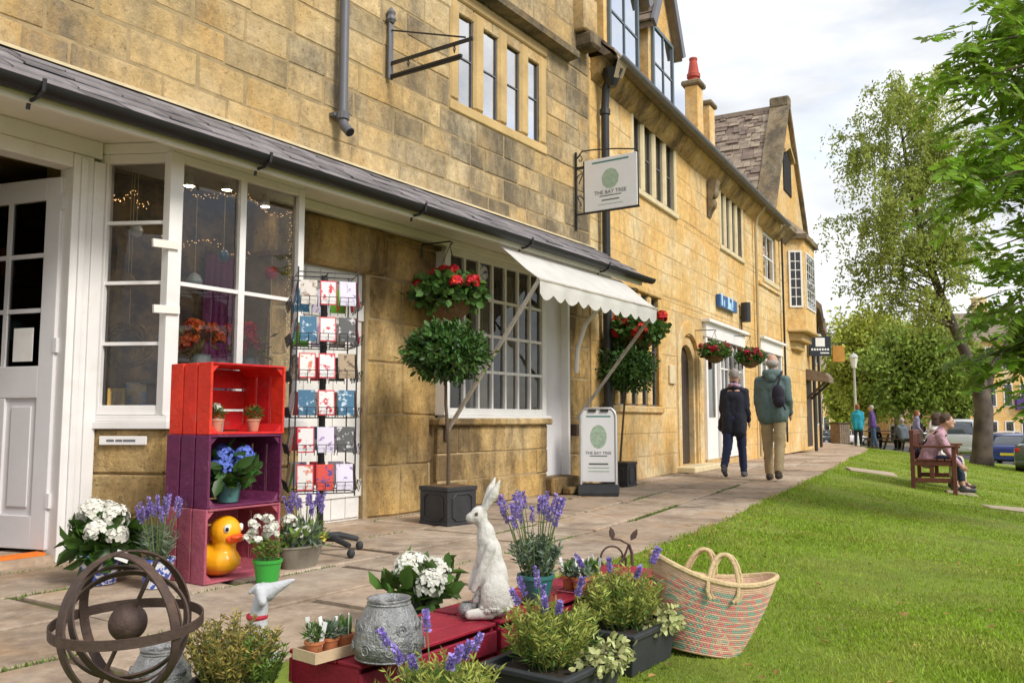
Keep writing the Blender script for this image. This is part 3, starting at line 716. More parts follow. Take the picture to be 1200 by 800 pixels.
# arched doorway with moulded surround
def arch(x0, x1, z0, zs, za, n=8):                # four-centred outline from left foot to right foot
    xm = (x0+x1)/2; L_ = [(x0, z0)]
    for k in range(n+1):
        t = k/n; L_.append((x0+(xm-x0)*(1-math.cos(t*math.pi/2))*1.0, zs+(za-zs)*math.sin(t*math.pi/2)**.9))
    for k in range(n, -1, -1):
        t = k/n; L_.append((x1-(x1-xm)*(1-math.cos(t*math.pi/2)), zs+(za-zs)*math.sin(t*math.pi/2)**.9))
    L_.append((x1, z0)); return L_
def ring(mb, inner, outer, y0, y1):
    k = len(inner); vs = [(p[0], y0, p[1]) for p in inner]+[(p[0], y0, p[1]) for p in outer]+[(p[0], y1, p[1]) for p in inner]+[(p[0], y1, p[1]) for p in outer]
    fs = []
    for i in range(k-1): fs += [(i, i+1, k+i+1, k+i), (2*k+i, 3*k+i, 3*k+i+1, 2*k+i+1), (i, 2*k+i, 2*k+i+1, i+1), (k+i, k+i+1, 3*k+i+1, 3*k+i)]
    return mb.add(vs, fs)
sur = MB(); ring(sur, arch(3.78, 4.55, .1, 1.75, 2.12), arch(3.66, 4.68, .1, 1.82, 2.30), .05, .25); ring(sur, arch(3.66, 4.69, .1, 1.82, 2.31), arch(3.50, 4.92, .0, 1.9, 2.54), -.016, .25)
dso = sur.build('door_surround', 'stone2', house, bevel=.01)
MB().box(3.7, 4.62, .162, .2, .10, 2.3).build('door', 'wood_dark', house)
for k in range(6): MB().cbox(3.79+k*.127, 3.79+k*.127+.12, .14, .161, .12, 2.12, .004).build('door_board', 'wood_dark', dso)
MB().cbox(3.4, 5.0, -.3, .2, 0, .098, .015).build('door_step', 'cream_stone', house)
MB().cbox(3.05, 3.33, -.03, .005, 1.42, 1.72, .01).build('wall_plaque', 'cream_stone', house)
# white shop front
def shopfront(x0, x1, z0, z1, seed):
    so = MB(); so.box(x0-.03, x1+.03, -.06, .1, z1-.26, z1); so.box(x0-.08, x1+.08, -.14, .1, z1+.001, z1+.06); so.box(x0, x0+.1, -.04, .12, z0, z1-.262); so.box(x1-.1, x1, -.04, .12, z0, z1-.262)
    s_ = so.build('shop_front', 'white_paint', house, bevel=.006)
    xm = x0+.95; MB().box(xm, xm+.08, -.03, .12, z0, z1-.262).build('door_post', 'white_paint', s_)
    a = MB(); a.box(x0+.12, xm-.02, .03, .08, z0, z0+.75); a.box(x0+.12, x0+.24, .03, .08, z0+.751, z1-.3); a.box(xm-.14, xm-.02, .03, .08, z0+.751, z1-.3); a.box(x0+.24, xm-.14, .03, .08, z1-.42, z1-.3); a.build('door', 'white_paint', s_)
    MB().box(x0+.24, xm-.14, .05, .056, z0+.75, z1-.42).build('pane', 'pane_dark', s_)
    MB().box(xm+.08, x1-.1, -.02, .1, z0, .82).build('stall_riser', 'white_paint', s_)
    cols = 5; wx = (x1-.1-xm-.08)/cols
    for k in range(cols):
        for j in range(3):
            za = .82+(z1-.27-.82)*j/3; zb = .82+(z1-.27-.82)*(j+1)/3; xa = xm+.08+k*wx
            MB().add([(xa, .04, za), (xa+wx, .04, za), (xa+wx, .04, zb), (xa, .04, zb)], [(0, 1, 2, 3)]).build('pane', 'pane_dark', s_, fix=False)
        if k: MB().box(xm+.08+k*wx-.018, xm+.08+k*wx+.018, .005, .06, .82, z1-.262).build('muntin', 'white_paint', s_)
    for j in (1, 2): z = .82+(z1-.27-.82)*j/3; MB().box(xm+.08, x1-.1, .012, .055, z-.016, z+.016).build('muntin', 'white_paint', s_)
    MB().box(x0, x1, .45, .46, z0, z1).build('dark_room', 'room_dark', s_); MB().box(x0, x1, .101, .45, z0-.02, z0-.001).build('threshold', 'flag', s_)
    return s_
shopfront(*sf1, 4); shopfront(*sf2, 6)
# roof, eaves, gutter
ev = MB().prism([(.0, EZ-.30), (-.10, EZ-.2), (-.20, EZ-.04), (-.20, EZ), (.0, EZ)], 'x', .05, LEN2).build('eaves_cornice', 'stone1_low', house)
SL = math.tan(R(44))
rf2 = MB().prism([(-.30, EZ), (3.2, EZ+3.5*SL), (6.7, EZ), (6.7, EZ-.1), (3.2, EZ+3.5*SL-.15), (-.2, EZ-.02)], 'x', .02, 11.2).build('roof', 'wood_old', house)
def slate_rows(parent, x0, x1, y0, z0, y1, z1, rows, wmean, m, seed, th=.03, name='slates', xl=None):
    r_ = random.Random(seed); mb = MB()
    for i in range(rows):
        t0, t1 = i/rows, min(1, (i+1.15)/rows); a0, a1 = (x0, x1) if xl is None else xl((t0+t1)/2); x = a0-r_.uniform(0, wmean)
        while x < a1:
            w_ = wmean*r_.uniform(.6, 1.5); a, b = max(x, a0), min(x+w_, a1); x += w_
            if b-a < .02: continue
            j = r_.uniform(-.02, .02); l = th*r_.uniform(.9, 1.5)
            ya, za, yb, zb = y0+(y1-y0)*t0+j, z0+(z1-z0)*t0, y0+(y1-y0)*t1, z0+(z1-z0)*t1
            P = [(a+.004, ya, za+l*.3), (b-.004, ya, za+l*.3), (b-.004, yb, zb), (a+.004, yb, zb)]
            mb.add(P+[(p[0], p[1], p[2]+l) for p in P], [(0, 3, 2, 1), (4, 5, 6, 7), (0, 1, 5, 4), (1, 2, 6, 5), (2, 3, 7, 6), (3, 0, 4, 7)])
    o = mb.build(name, m, parent, fix=False); o['kind'] = 'stuff'; return o
slate_rows(rf2, .02, 11.2, -.34, EZ, 3.2, EZ+3.52*SL, 26, .3, 'stone_slate', 3)
g2 = [(-.36-.06*math.cos(math.pi*k/8), EZ+.01-.06*math.sin(math.pi*k/8)) for k in range(9)]+[(-.36+.052*math.cos(math.pi*k/8), EZ+.01-.052*math.sin(math.pi*k/8)) for k in range(9)]
gu2 = MB().prism(g2, 'x', .15, 11.4).build('gutter', 'lead_grey', house, smooth=True)
# rain hopper with its black downpipe at the joint, thin pipe further on
hp = MB(); hp.tube([(.30, -.30, EZ-.02), (.28, -.22, EZ-.18), (.28, -.12, EZ-.34), (.28, -.10, 5.0), (.28, -.10, .06)], .055, 12); hpo = hp.build('downpipe', 'black_iron', house, smooth=True)
MB().lathe([(.06, 0), (.09, .06), (.15, .2), (.16, .22), (.13, .22), (.05, .1)], 8, (.28, -.2, EZ-.36)).build('hopper', 'black_iron', hpo)
for z in (1.0, 2.3, 3.6, 4.9): MB().tube([(.28, -.10, z), (.28, -.10, z+.07)], .072, 12).build('pipe_collar', 'black_iron', hpo)
cage = MB()
for k in range(9): cage.tube([(.12+k*.035, -.30, EZ-.30+.01*k), (.13+k*.035, -.36, EZ-.05), (.14+k*.035, -.30, EZ+.08)], .007, 5)
cage.tube([(.1, -.36, EZ-.05), (.45, -.36, EZ-.05)], .007, 5); cage.build('wire_guard', 'pale_pipe', hpo)
tp = MB(); tp.tube([(9.05, -.30, EZ-.05), (9.05, -.12, EZ-.25), (9.05, -.07, EZ-.5), (9.05, -.07, .05)], .03, 8); tp.build('downpipe', 'pale_pipe', house, smooth=True)
MB().tube([(11.88, -.08, 5.5), (11.88, -.08, .3)], .025, 8).build('downpipe', 'gutter_black', house)
# carved bracket under the eaves
mbk = MB(); mbk.prism([(-.02, 5.3), (-.2, 5.3), (-.16, 5.1), (-.09, 4.95), (-.12, 4.82), (-.05, 4.72), (-.01, 4.62)], 'x', 5.42, 5.66); mbk.ell((5.54, -.13, 5.08), (.12, .06, .12)); mbk.ell((5.54, -.10, 4.86), (.09, .06, .1)); mbk.build('carved_bracket', 'drip_stone', house, smooth=True)
# dormers
def dormer(x0, x1, yf, z0, zt_, zap, open_=False):
    xm = (x0+x1)/2; mb = MB()
    mb.add([(x0, yf, z0), (x1, yf, z0), (x1, yf, zt_), (xm, yf, zap), (x0, yf, zt_), (x0, yf+2.2, z0), (x1, yf+2.2, z0), (x1, yf+2.2, zt_), (xm, yf+2.6, zap), (x0, yf+2.2, zt_)], [(0, 1, 2, 3, 4), (0, 4, 9, 5), (1, 6, 7, 2)])
    d = mb.build('dormer', 'stone2', house, fix=False)
    ov = .12; k = (zap-zt_)/(xm-x0); rmb = MB()
    for sx in (-1, 1):
        xe = xm+sx*((x1-x0)/2+ov); ze = zt_-k*ov
        P = [(xe, yf-.12, ze), (xm, yf-.12, zap), (xm, yf+2.8, zap), (xe, yf+2.4, ze)]
        rmb.add(P+[(p[0], p[1], p[2]+.09) for p in P], [(0, 3, 2, 1), (4, 5, 6, 7), (0, 1, 5, 4), (1, 2, 6, 5), (2, 3, 7, 6), (3, 0, 4, 7)])
    rmb.build('dormer_roof', 'stone_slate', d)
    sm = MB(); r_ = random.Random(int(x0*10))
    n = 9
    for i in range(n):
        t0, t1 = i/n, (i+1.2)/n; y = yf-.12
        while y < yf+2.4:
            w_ = r_.uniform(.18, .35); xa = x0-ov+(xm-x0+ov)*t0; xb = x0-ov+(xm-x0+ov)*min(1, t1); za = zt_-k*ov+(zap-zt_+k*ov)*t0; zb = zt_-k*ov+(zap-zt_+k*ov)*min(1, t1)
            P = [(xa-.02, y+.004, za+.10), (xa-.02, y+w_-.004, za+.10), (xb, y+w_-.004, zb+.095), (xb, y+.004, zb+.095)]
            sm.add(P+[(p[0]-.01, p[1], p[2]+.03) for p in P], [(0, 1, 2, 3), (7, 6, 5, 4), (4, 5, 1, 0), (5, 6, 2, 1), (6, 7, 3, 2), (7, 4, 0, 3)]); y += w_
    so_ = sm.build('dormer_slates', 'stone_slate', d); so_['kind'] = 'stuff'
    bb = MB()
    for sx in (-1, 1): bb.bar((xm+sx*((x1-x0)/2+ov), yf-.14, zt_-k*ov+.06), (xm, yf-.14, zap+.08), .05, .16)
    bb.build('barge_board', 'lead_grey', d)
    w = window(house, x0+.12, x1-.12, z0+.05, zt_-.02, yf-.05, 2, 2, fw=.06, mw=.03, fm='sage_blue', gm='pane_reflect', depth=.045, name='dormer_window')
    return d
dormer(.45, 1.85, -.02, EZ+.16, 7.25, 8.3); dormer(2.25, 3.5, -.02, EZ+.16, 7.1, 8.2)
# chimney
p0 = F2.hit(800, 130, -3.2); p1 = F2.hit(845, 130, -3.2)
mat('red_clay', (.42, .07, .045), .7, .2, 6, .2, 30)
cz0 = 7.4; cz1 = F2.hit(815, 106, -1.0)[1]
pc = F2.hit(813, 104, -1.0)[0]; p0 = (pc-.2, 0); p1 = (pc+.95, 0)
ch = MB().cbox(p0[0], pc+.2, .85, 1.15, cz0-1.5, cz1, .02); cho = ch.build('chimney', 'stone2', house)
xq = pc+.2
MB().cbox(p0[0]-.06, xq+.03, 1.0-.22, 1.22, cz1+.001, cz1+.12, .03).build('chimney_cap', 'drip_stone', cho)
MB().cbox(xq+.80, xq+1.2, .92, 1.27, cz0-1.5, cz1-.05, .02).build('chimney_stack', 'stone2', cho); MB().cbox(xq+.74, xq+1.26, .86, 1.33, cz1-.049, cz1+.06, .03).build('chimney_cap', 'drip_stone', cho)
zp0 = cz1+.12; zp1 = F2.hit(810, 66, -1.0)[1]
MB().lathe([(.19, zp0), (.19, zp0+.1), (.24, zp0+.12), (.24, zp0+.2), (.20, zp0+.22), (.13, zp1-.05), (.15, zp1-.04), (.15, zp1), (.09, zp1)], 14, (p0[0]+(xq-p0[0])*.5, 1.0, 0), sx=.62, sy=.62).build('chimney_pot', 'red_clay', cho, smooth=True)

# ------------------------------------------------------------------ gabled house beyond with the oriel
gh = thing('gabled_house', 'tall gabled stone house with an oriel window beyond the white shop front', 'building', F2.w(LEN2, 0), F2.rz)
GL = 4.1; GX0 = -.7
gw = backing('wall', (.02, GL, 0, EZ), [], .0, .5, 'mortar2', gh)
stones(gw, (.02, GL, 0, EZ), [(.72, 3.1, 3.1, 5.7)], .0, .42, .8, 'stone2', 77, proud=.01)
zb = 5.9; GA = 9.35; xm = 1.55; gx1 = 4.0
gab = MB().prism([(GX0, EZ+.005), (gx1, EZ+.005), (gx1, zb), (xm, GA), (GX0, zb)], 'y', .02, .4).build('gable', 'stone2', gh)
cp = MB()
for sx, xe in ((-1, GX0-.12), (1, gx1+.12)): cp.bar((xe, .16, zb-.05), (xm, .16, GA+.1), .5, .13)
cp.cbox(xm-.16, xm+.16, -.1, .42, GA-.02, GA+.28, .04); cp.build('coping', 'drip_stone', gab)
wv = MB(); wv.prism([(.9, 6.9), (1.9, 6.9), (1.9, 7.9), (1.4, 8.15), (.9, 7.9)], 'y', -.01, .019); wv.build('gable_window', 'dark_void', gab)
MB().prism([(.75, 7.86), (1.4, 8.15), (2.05, 7.86), (2.05, 7.95), (1.4, 8.26), (.75, 7.95)], 'y', -.1, .019).build('hood_mould', 'dressed', gab)
# roof slope of the gable that faces us, ridge runs back from the street
rb = MB(); P = [(GX0-.1, .4, zb), (xm, .4, GA-.05), (xm, 6.5, GA-.05), (GX0-.1, 6.5, zb)]
rb.add(P+[(p[0], p[1], p[2]-.12) for p in P], [(0, 1, 2, 3), (7, 6, 5, 4), (0, 4, 5, 1), (1, 5, 6, 2), (2, 6, 7, 3), (3, 7, 4, 0)])
P = [(gx1+.1, .4, zb), (xm, .4, GA-.05), (xm, 6.5, GA-.05), (gx1+.1, 6.5, zb)]
rb.add(P+[(p[0], p[1], p[2]-.12) for p in P], [(0, 1, 2, 3), (7, 6, 5, 4), (0, 4, 5, 1), (1, 5, 6, 2), (2, 6, 7, 3), (3, 7, 4, 0)])
rbo = rb.build('roof', 'stone_slate', gh)
sm = MB(); r_ = random.Random(8); n = 27
for i in range(n):
    t0, t1 = i/n, min(1, (i+1.2)/n); y = .42
    while y < 6.4:
        w_ = r_.uniform(.12, .34); xa = GX0-.1+(xm-GX0+.1)*t0; xb = GX0-.1+(xm-GX0+.1)*t1; za = zb+(GA-.05-zb)*t0; zb_ = zb+(GA-.05-zb)*t1; l = r_.uniform(.035, .075); j = r_.uniform(-.03, .03)
        P = [(xa-.01+j, y+.006, za+.0), (xa-.01+j, y+w_-.006, za+.0), (xb, y+w_-.006, zb_+.0), (xb, y+.006, zb_+.0)]
        sm.add(P+[(p[0]-l*.8, p[1], p[2]+l*.6) for p in P], [(0, 1, 2, 3), (7, 6, 5, 4), (4, 5, 1, 0), (5, 6, 2, 1), (6, 7, 3, 2), (7, 4, 0, 3)]); y += w_
o = sm.build('roof_slates', 'stone_slate', rbo); o['kind'] = 'stuff'
MB().box(xm-.1, xm+.1, .4, 6.4, GA-.06, GA+.06).build('ridge', 'stone_slate', rbo)
g3 = [(-.36-.05*math.cos(math.pi*k/8), EZ+.14-.05*math.sin(math.pi*k/8)) for k in range(9)]
MB().prism([(.0, EZ-.25), (-.14, EZ-.1), (-.3, EZ+.02), (-.3, EZ+.16), (.0, EZ+.25)], 'x', -.45, .8).build('eaves', 'drip_stone', gh)
# oriel: canted sides, corbelled foot
ox0, ox1, od = .85, 2.9, .42
def orp(gw_): return [(ox0-gw_, .0), (ox0+.22-gw_, -od-gw_), (ox1-.22+gw_, -od-gw_), (ox1+gw_, .0)]
orl = MB().prism(orp(0), 'z', 3.2, 5.55).build('oriel', 'stone2', gh)
MB().prism(orp(.1), 'z', 5.551, 5.68).build('oriel_cornice', 'drip_stone', orl)
rt = MB(); a = orp(.1); rt.add([(p[0], p[1], 5.681) for p in a]+[(ox0+.5, .0, 6.2), (ox1-.5, .0, 6.2)], [(0, 1, 4), (1, 2, 5, 4), (2, 3, 5)]); rt.build('oriel_roof', 'stone_slate', orl, fix=False)
for k, (gk, z0, z1) in enumerate(((.06, 3.12, 3.199), (-.12, 2.9, 3.119), (-.28, 2.7, 2.899), (-.42, 2.45, 2.699))):
    q = [(ox0-gk, .0), (ox0+.22-gk*.9, -od-gk), (ox1-.22+gk*.9, -od-gk), (ox1+gk, .0)]; MB().prism(q, 'z', z0, z1).build('corbel', 'dressed', orl, bevel=.02)
Mo1, Lo1 = facet((ox0, 0), (ox0+.22, -od)); Mo2, Lo2 = facet((ox0+.22, -od), (ox1-.22, -od))
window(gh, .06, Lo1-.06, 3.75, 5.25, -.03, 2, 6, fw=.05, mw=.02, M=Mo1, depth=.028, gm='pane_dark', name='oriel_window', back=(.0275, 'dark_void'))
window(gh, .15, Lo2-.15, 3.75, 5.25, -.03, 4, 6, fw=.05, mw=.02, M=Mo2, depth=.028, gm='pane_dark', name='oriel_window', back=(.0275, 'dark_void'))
# wooden door hood with bracket
hd = MB(); hd.prism([(.0, 1.98), (-.62, 1.88), (-.62, 2.02), (-.52, 2.16), (.0, 2.28)], 'x', 3.2, 4.05); hdo = hd.build('door_hood', 'wood_old', gh)
for x in (3.28, 3.95): MB().tube([(x, -.02, 1.45), (x, -.28, 1.68), (x, -.52, 1.90)], .04, 6).build('hood_bracket', 'wood_dark', hdo)
MB().box(3.2, 4.0, -.012, .0, .1, 1.95).build('door', 'wood_dark', gh)

# ------------------------------------------------------------------ last houses of the row as the street bends
for k, (x0, x1, ez, ap, lab) in enumerate(((.15, 6.5, 4.5, 7.4, 'low stone cottage with steep roof just past the gabled house'), (6.7, 14, 4.9, 8.0, 'far stone cottage at the bend, last of the row'))):
    ft = thing('row_cottage', lab, 'cottage', F3.w(0, 0, -.25-.1*k), F3.rz)
    wl = MB().box(x0, x1, 0, 5, 0, ez).build('wall', 'stone2', ft)
    MB().prism([(-.35, ez-.05), (2.5, ap), (5.35, ez-.05), (5.35, ez-.2), (2.5, ap-.2), (-.3, ez-.2)], 'x', x0-.08, x1+.05).build('roof', 'stone_slate', ft)
    MB().prism([(.0, ez-.21), (5, ez-.21), (2.5, ap-.25)], 'x', x0+.0, x1-.05).build('gable', 'stone2', ft)
    for j in range(3):
        xx = x0+.8+j*1.9
        for z in (.9, 3.0):
            wj = MB().box(xx, xx+1.0, -.05, -.002, z, z+1.15).build('window', 'white_paint', ft); MB().box(xx+.07, xx+.48, -.056, -.051, z+.07, z+1.08).build('pane', 'pane_dark', wj); MB().box(xx+.52, xx+.93, -.056, -.051, z+.07, z+1.08).build('pane', 'pane_dark', wj)
    MB().cbox(x1-1, x1-.3, 2.1, 2.9, ap-1, ap+.9, .03).build('chimney', 'stone2', ft)
    MB().tube([(x0+.25, -.07, ez), (x0+.25, -.07, .1)], .05, 8).build('downpipe', 'black_iron', ft)
# ------------------------------------------------------------------ more materials
mat('sign_white', (.78, .78, .80), .5, .04, 5); mat('sign_green', (.36, .47, .36), .6, .25, 30); mat('sign_ink', (.12, .14, .13), .6, .1, 5); mat('sign_teal', (.10, .25, .24), .6, .1, 5)
mat('awning', (.66, .64, .60), .85, .1, 5, .1, 60, trans=.15, coord='World'); mat('awning_wood', (.42, .38, .33), .8, .25, 10, .2, 40)
mat('silver_frame', (.60, .60, .60), .4, .1, 8, metal=.6); mat('rubber', (.035, .037, .04), .7, .2, 8, .1, 40)
mat('crate_red', (.66, .025, .014), .65, .22, 9, .5, 30, rand=.12, coord='World', second=(.50, .10, .07), smix=(.60, .74), sscale=11); mat('crate_purple', (.13, .017, .07), .65, .25, 9, .5, 30, rand=.16, coord='World', second=(.22, .09, .14), smix=(.60, .74), sscale=11)
mat('crate_pink', (.42, .10, .14), .7, .22, 9, .5, 30, rand=.1, coord='World', second=(.48, .24, .24), smix=(.60, .74), sscale=11); mat('maroon', (.27, .012, .032), .5, .22, 8, .25, 40, rand=.12, coord='World', second=(.45, .2, .2), smix=(.66, .8), sscale=9)
mat('terracotta', (.50, .17, .07), .8, .18, 10, .1, 40); mat('terracotta_pale', (.58, .29, .19), .8, .18, 10, .1, 40); mat('soil', (.035, .025, .018), .95, .3, 20, .5, 60)
mat('teal_glaze', (.035, .15, .145), .35, .35, 9, .1, 20, spec=.6); mat('teal_pot', (.08, .22, .20), .5, .2, 8, .1, 30); mat('green_plastic', (.035, .33, .04), .35, .08, 8, spec=.6); mat('grey_tin', (.24, .215, .17), .55, .18, 8, .1, 30, metal=.2)
mat('blue_china', (.66, .68, .74), .25, .05, 10, spec=.6, second=(.05, .09, .40), smix=(.50, .53), sscale=28)
mat('leaf_dark', (.045, .11, .018), .45, .15, 3, island=.45, trans=.18, spec=.5); mat('leaf_mid', (.085, .17, .03), .55, .15, 3, island=.4, trans=.25)
mat('leaf_bright', (.15, .24, .035), .6, .15, 3, island=.35, trans=.3); mat('leaf_lime', (.40, .43, .09), .6, .15, 3, island=.35, trans=.3); mat('leaf_grey', (.16, .22, .15), .7, .12, 3, island=.3, trans=.2); mat('leaf_variegated', (.45, .47, .20), .6, .12, 3, island=.35, trans=.2)
mat('leaf_gold', (.30, .23, .055), .75, .2, 3, island=.45, trans=.2)
mat('bloom_white', (.80, .79, .70), .7, .05, 6, island=.12, trans=.2); mat('bloom_blue', (.16, .24, .72), .7, .1, 6, island=.35, trans=.2); mat('bloom_violet', (.36, .27, .66), .7, .1, 6, island=.35, trans=.15); mat('bloom_red', (.68, .015, .02), .6, .1, 6, island=.3, trans=.15); mat('bloom_crimson', (.45, .02, .05), .6, .1, 6, island=.4, trans=.15); mat('bloom_yellow', (.8, .6, .12), .6, .1, 6, island=.2)
mat('bark', (.105, .078, .052), .9, .35, 8, .8, 30, coord='World'); mat('stem_brown', (.10, .07, .045), .85, .2, 10, .3, 40); mat('stem_green', (.12, .17, .05), .7, .2, 10)
mat('coir', (.17, .095, .045), .95, .4, 30, .8, 80)
mat('duck_yellow', (.88, .40, .01), .3, .05, 5, spec=.55); mat('duck_orange', (.85, .10, .015), .3, .05, 5, spec=.55); mat('eye_white', (.8, .8, .78), .3, .02, 5); mat('eye_black', (.01, .01, .01), .2, .02, 5)
mat('statue_white', (.60, .58, .53), .75, .16, 9, .5, 45, second=(.40, .37, .32), smix=(.52, .72), sscale=7); mat('statue_grey', (.50, .51, .53), .7, .16, 9, .4, 50)
mat('rust_iron', (.085, .055, .045), .65, .25, 14, .3, 60, metal=.35, second=(.13, .08, .06), smix=(.5, .65), sscale=12)
mat('pewter', (.34, .34, .34), .38, .35, 25, .9, 35, metal=.75)
mat('pine', (.62, .46, .29), .75, .15, 10, .2, 40); mat('label_white', (.82, .82, .80), .6, .03, 5)
mat('planter_black', (.035, .038, .042), .55, .2, 8, .1, 40); mat('faux_lead', (.03, .03, .033), .5, .3, 8, .15, 40)
mat('rope', (.62, .47, .26), .85, .2, 25, .6, 80); mat('vase_glass', (.34, .37, .36), .3, .3, 14, .5, 25, spec=.6)

# ------------------------------------------------------------------ plant helpers (all in the local frame of a parent)
def foliage(parent, c, r, n, L_, W_, m, seed, shell=.55, name='foliage', lift=.35, drop=0.0, squash=1.0):
    g = np.random.default_rng(seed); d = sph(g, n); q = g.uniform(shell, 1, n)**.6
    rr = np.array(r if isinstance(r, (tuple, list)) else (r, r, r)); lump = 1+.17*np.sin(d[:, 0]*7+seed)*np.cos(d[:, 1]*6)+.12*np.sin(d[:, 2]*9+d[:, 0]*4)+.25*(g.uniform(size=n) > .97)
    P = np.array(c)+d*rr*(q*lump)[:, None]; D = d+g.normal(size=(n, 3))*.6; D[:, 2] += lift-drop
    return leaf_mesh(name, P, D, L_, W_, m, parent, seed, up=d)
def flower_heads(parent, heads, m, seed, fl=.011, name='flower_head', per=130):
    for k, (c, r) in enumerate(heads):
        g = np.random.default_rng(seed+k); d = sph(g, per); d[:, 2] = np.where(d[:, 2] < -.35, -d[:, 2], d[:, 2])
        P = np.array(c)+d*r*g.uniform(.85, 1.05, per)[:, None]; P = np.repeat(P, 4, 0); dn = np.repeat(d, 4, 0); a = g.normal(size=(per, 3)); t1 = np.cross(d, a); t1 /= np.linalg.norm(t1, axis=1)[:, None]; t2 = np.cross(d, t1)
        D = np.stack([t1, t2, -t1, -t2], 1).reshape(-1, 3)+dn*.25
        leaf_mesh(name, P, D, fl, fl*.95, m, parent, seed+k, fold=.05, up=dn*3)
def spikes(parent, base, n, h, spread, seed, m='bloom_violet', fl=.25, dens=70, size=.0078, lean=0, sm='stem_green'):
    g = np.random.default_rng(seed); st = MB(); PP = []; DD = []
    for k in range(n):
        a = g.uniform(0, 6.28); q = spread*math.sqrt(g.uniform(.02, 1)); hh = h*g.uniform(.72, 1.05); b = Vector(base)+Vector((math.cos(a)*q*.35, math.sin(a)*q*.35, 0))
        tip = Vector(base)+Vector((math.cos(a)*q+lean*hh, math.sin(a)*q, hh)); midp = (b+tip)/2+Vector((0, 0, .1*hh)); st.tube([b, midp, tip], [.0022, .0018, .0012], 4)
        ax = (tip-midp).normalized(); L_ = hh*fl
        for j in range(dens):
            t = g.uniform(0, 1); p = tip-ax*L_*(1-t); th = g.uniform(0, 6.28); rad = .010*(1-.55*t); a_, b_ = frm(ax); o_ = a_*math.cos(th)+b_*math.sin(th); PP.append(p+o_*rad*.3); DD.append(o_+ax*.6)
    st.build('stems', sm, parent, fix=False)
    for k in range(n): leaf_mesh('flower_spike', np.array(PP[k*dens:(k+1)*dens]), np.array(DD[k*dens:(k+1)*dens]), size*1.3, size, m, parent, seed+k, fold=.3)
def grassy(parent, base, n, h, spread, m, seed, L_=.03, W_=.006, name='foliage', stems=26):
    """bushy herb: leaves set along many upright stems"""
    g = np.random.default_rng(seed); PP = []; DD = []; st = MB(); per = max(1, n//stems)
    for k in range(stems):
        a = g.uniform(0, 6.28); q = math.sqrt(g.uniform(0, 1)); sx = spread if not isinstance(spread, tuple) else spread[0]; sy = spread if not isinstance(spread, tuple) else spread[1]
        b = Vector(base)+Vector((math.cos(a)*q*sx*.55, math.sin(a)*q*sy*.55, 0)); tip = Vector(base)+Vector((math.cos(a)*q*sx*1.1, math.sin(a)*q*sy*1.1, h*g.uniform(.6, 1.08)*(1-.3*q*q)))
        st.tube([b, tip], [.0022, .001], 4)
        t = g.uniform(.05, 1.0, per)**.8
        for tt in t:
            th = g.uniform(0, 6.28); PP.append(b.lerp(tip, tt)); DD.append((math.cos(th), math.sin(th), g.uniform(.2, 1.1)))
    st.build('stems', 'stem_green', parent, fix=False); leaf_mesh(name, np.array(PP), np.array(DD), L_, W_, m, parent, seed)
def pot(parent, r0, r1, h, m, z=0, rim=.012, n=20, sx=1, sy=1, name='pot'):
    p = MB().lathe([(r0*.9, z), (r0, z+.004), (r1, z+h-rim*1.4), (r1+rim*.5, z+h-rim*1.3), (r1+rim*.5, z+h), (r1-rim*.6, z+h), (r1-rim, z+h-.02)], n, sx=sx, sy=sy).build(name, m, parent, smooth=True)
    MB().lathe([(r1-rim*.8, z+h-.02), (.001, z+h-.014)], n, sx=sx, sy=sy).build('soil', 'soil', parent)
    return p
def succulent(parent, c, r, kind, seed):
    g = np.random.default_rng(seed)
    if kind == 0: foliage(parent, c, (r, r, r*.8), 160, r*.8, r*.2, 'leaf_mid', seed, shell=.3, lift=.8)
    elif kind == 1: foliage(parent, c, (r*1.1, r*1.1, r*.45), 90, r*.9, r*.45, 'leaf_grey', seed, shell=.4, lift=.5)
    else:
        mb = MB()
        for k in range(5):
            a = k*1.256; x, y = c[0]+math.cos(a)*r*.5*(k > 0), c[1]+math.sin(a)*r*.5*(k > 0); hh = r*(1.3+.5*(k % 2)); prof = [(r*.26, 0), (r*.3, hh*.4), (r*.27, hh*.85), (r*.14, hh), (.0005, hh*1.03)]; mb.lathe(prof, 9, (x, y, c[2]-r*.5))
        mb.build('cactus', 'leaf_mid', parent, smooth=True)

# ------------------------------------------------------------------ iron bracket without its sign
br = thing('iron_sign_bracket', 'empty black iron sign bracket high on the stone wall', 'bracket', F1.w(2.77, 0, 0), F1.rz)
MB().cbox(-.03, .03, -.045, -.022, 3.98, 4.52, .006).build('wall_plate', 'lead_grey', br); MB().lathe([(.03, 0), (.05, .03), (.035, .07), (.045, .1), (.01, .15)], 8, (0, -.034, 4.52)).build('finial', 'lead_grey', br)
MB().bar((0, -.04, 4.13), (0, -.98, 4.13), .02, .03).build('arm', 'black_iron', br); MB().bar((0, -.04, 4.01), (0, -.86, 4.01), .03, .02).build('arm', 'black_iron', br); MB().bar((0, -.04, 3.99), (0, -.86, 3.985), .015, .018).build('arm', 'black_iron', br)
MB().tube([(0, -.04, 4.45), (0, -.9, 4.16)], .008, 6).build('stay_rod', 'black_iron', br)
for y in (-.25, -.78): MB().tube([(0, y, 4.12), (.012, y, 4.09), (0, y, 4.05), (-.012, y, 4.08)], .006, 5, close=True).build('hook', 'black_iron', br)
br.location.z = .0

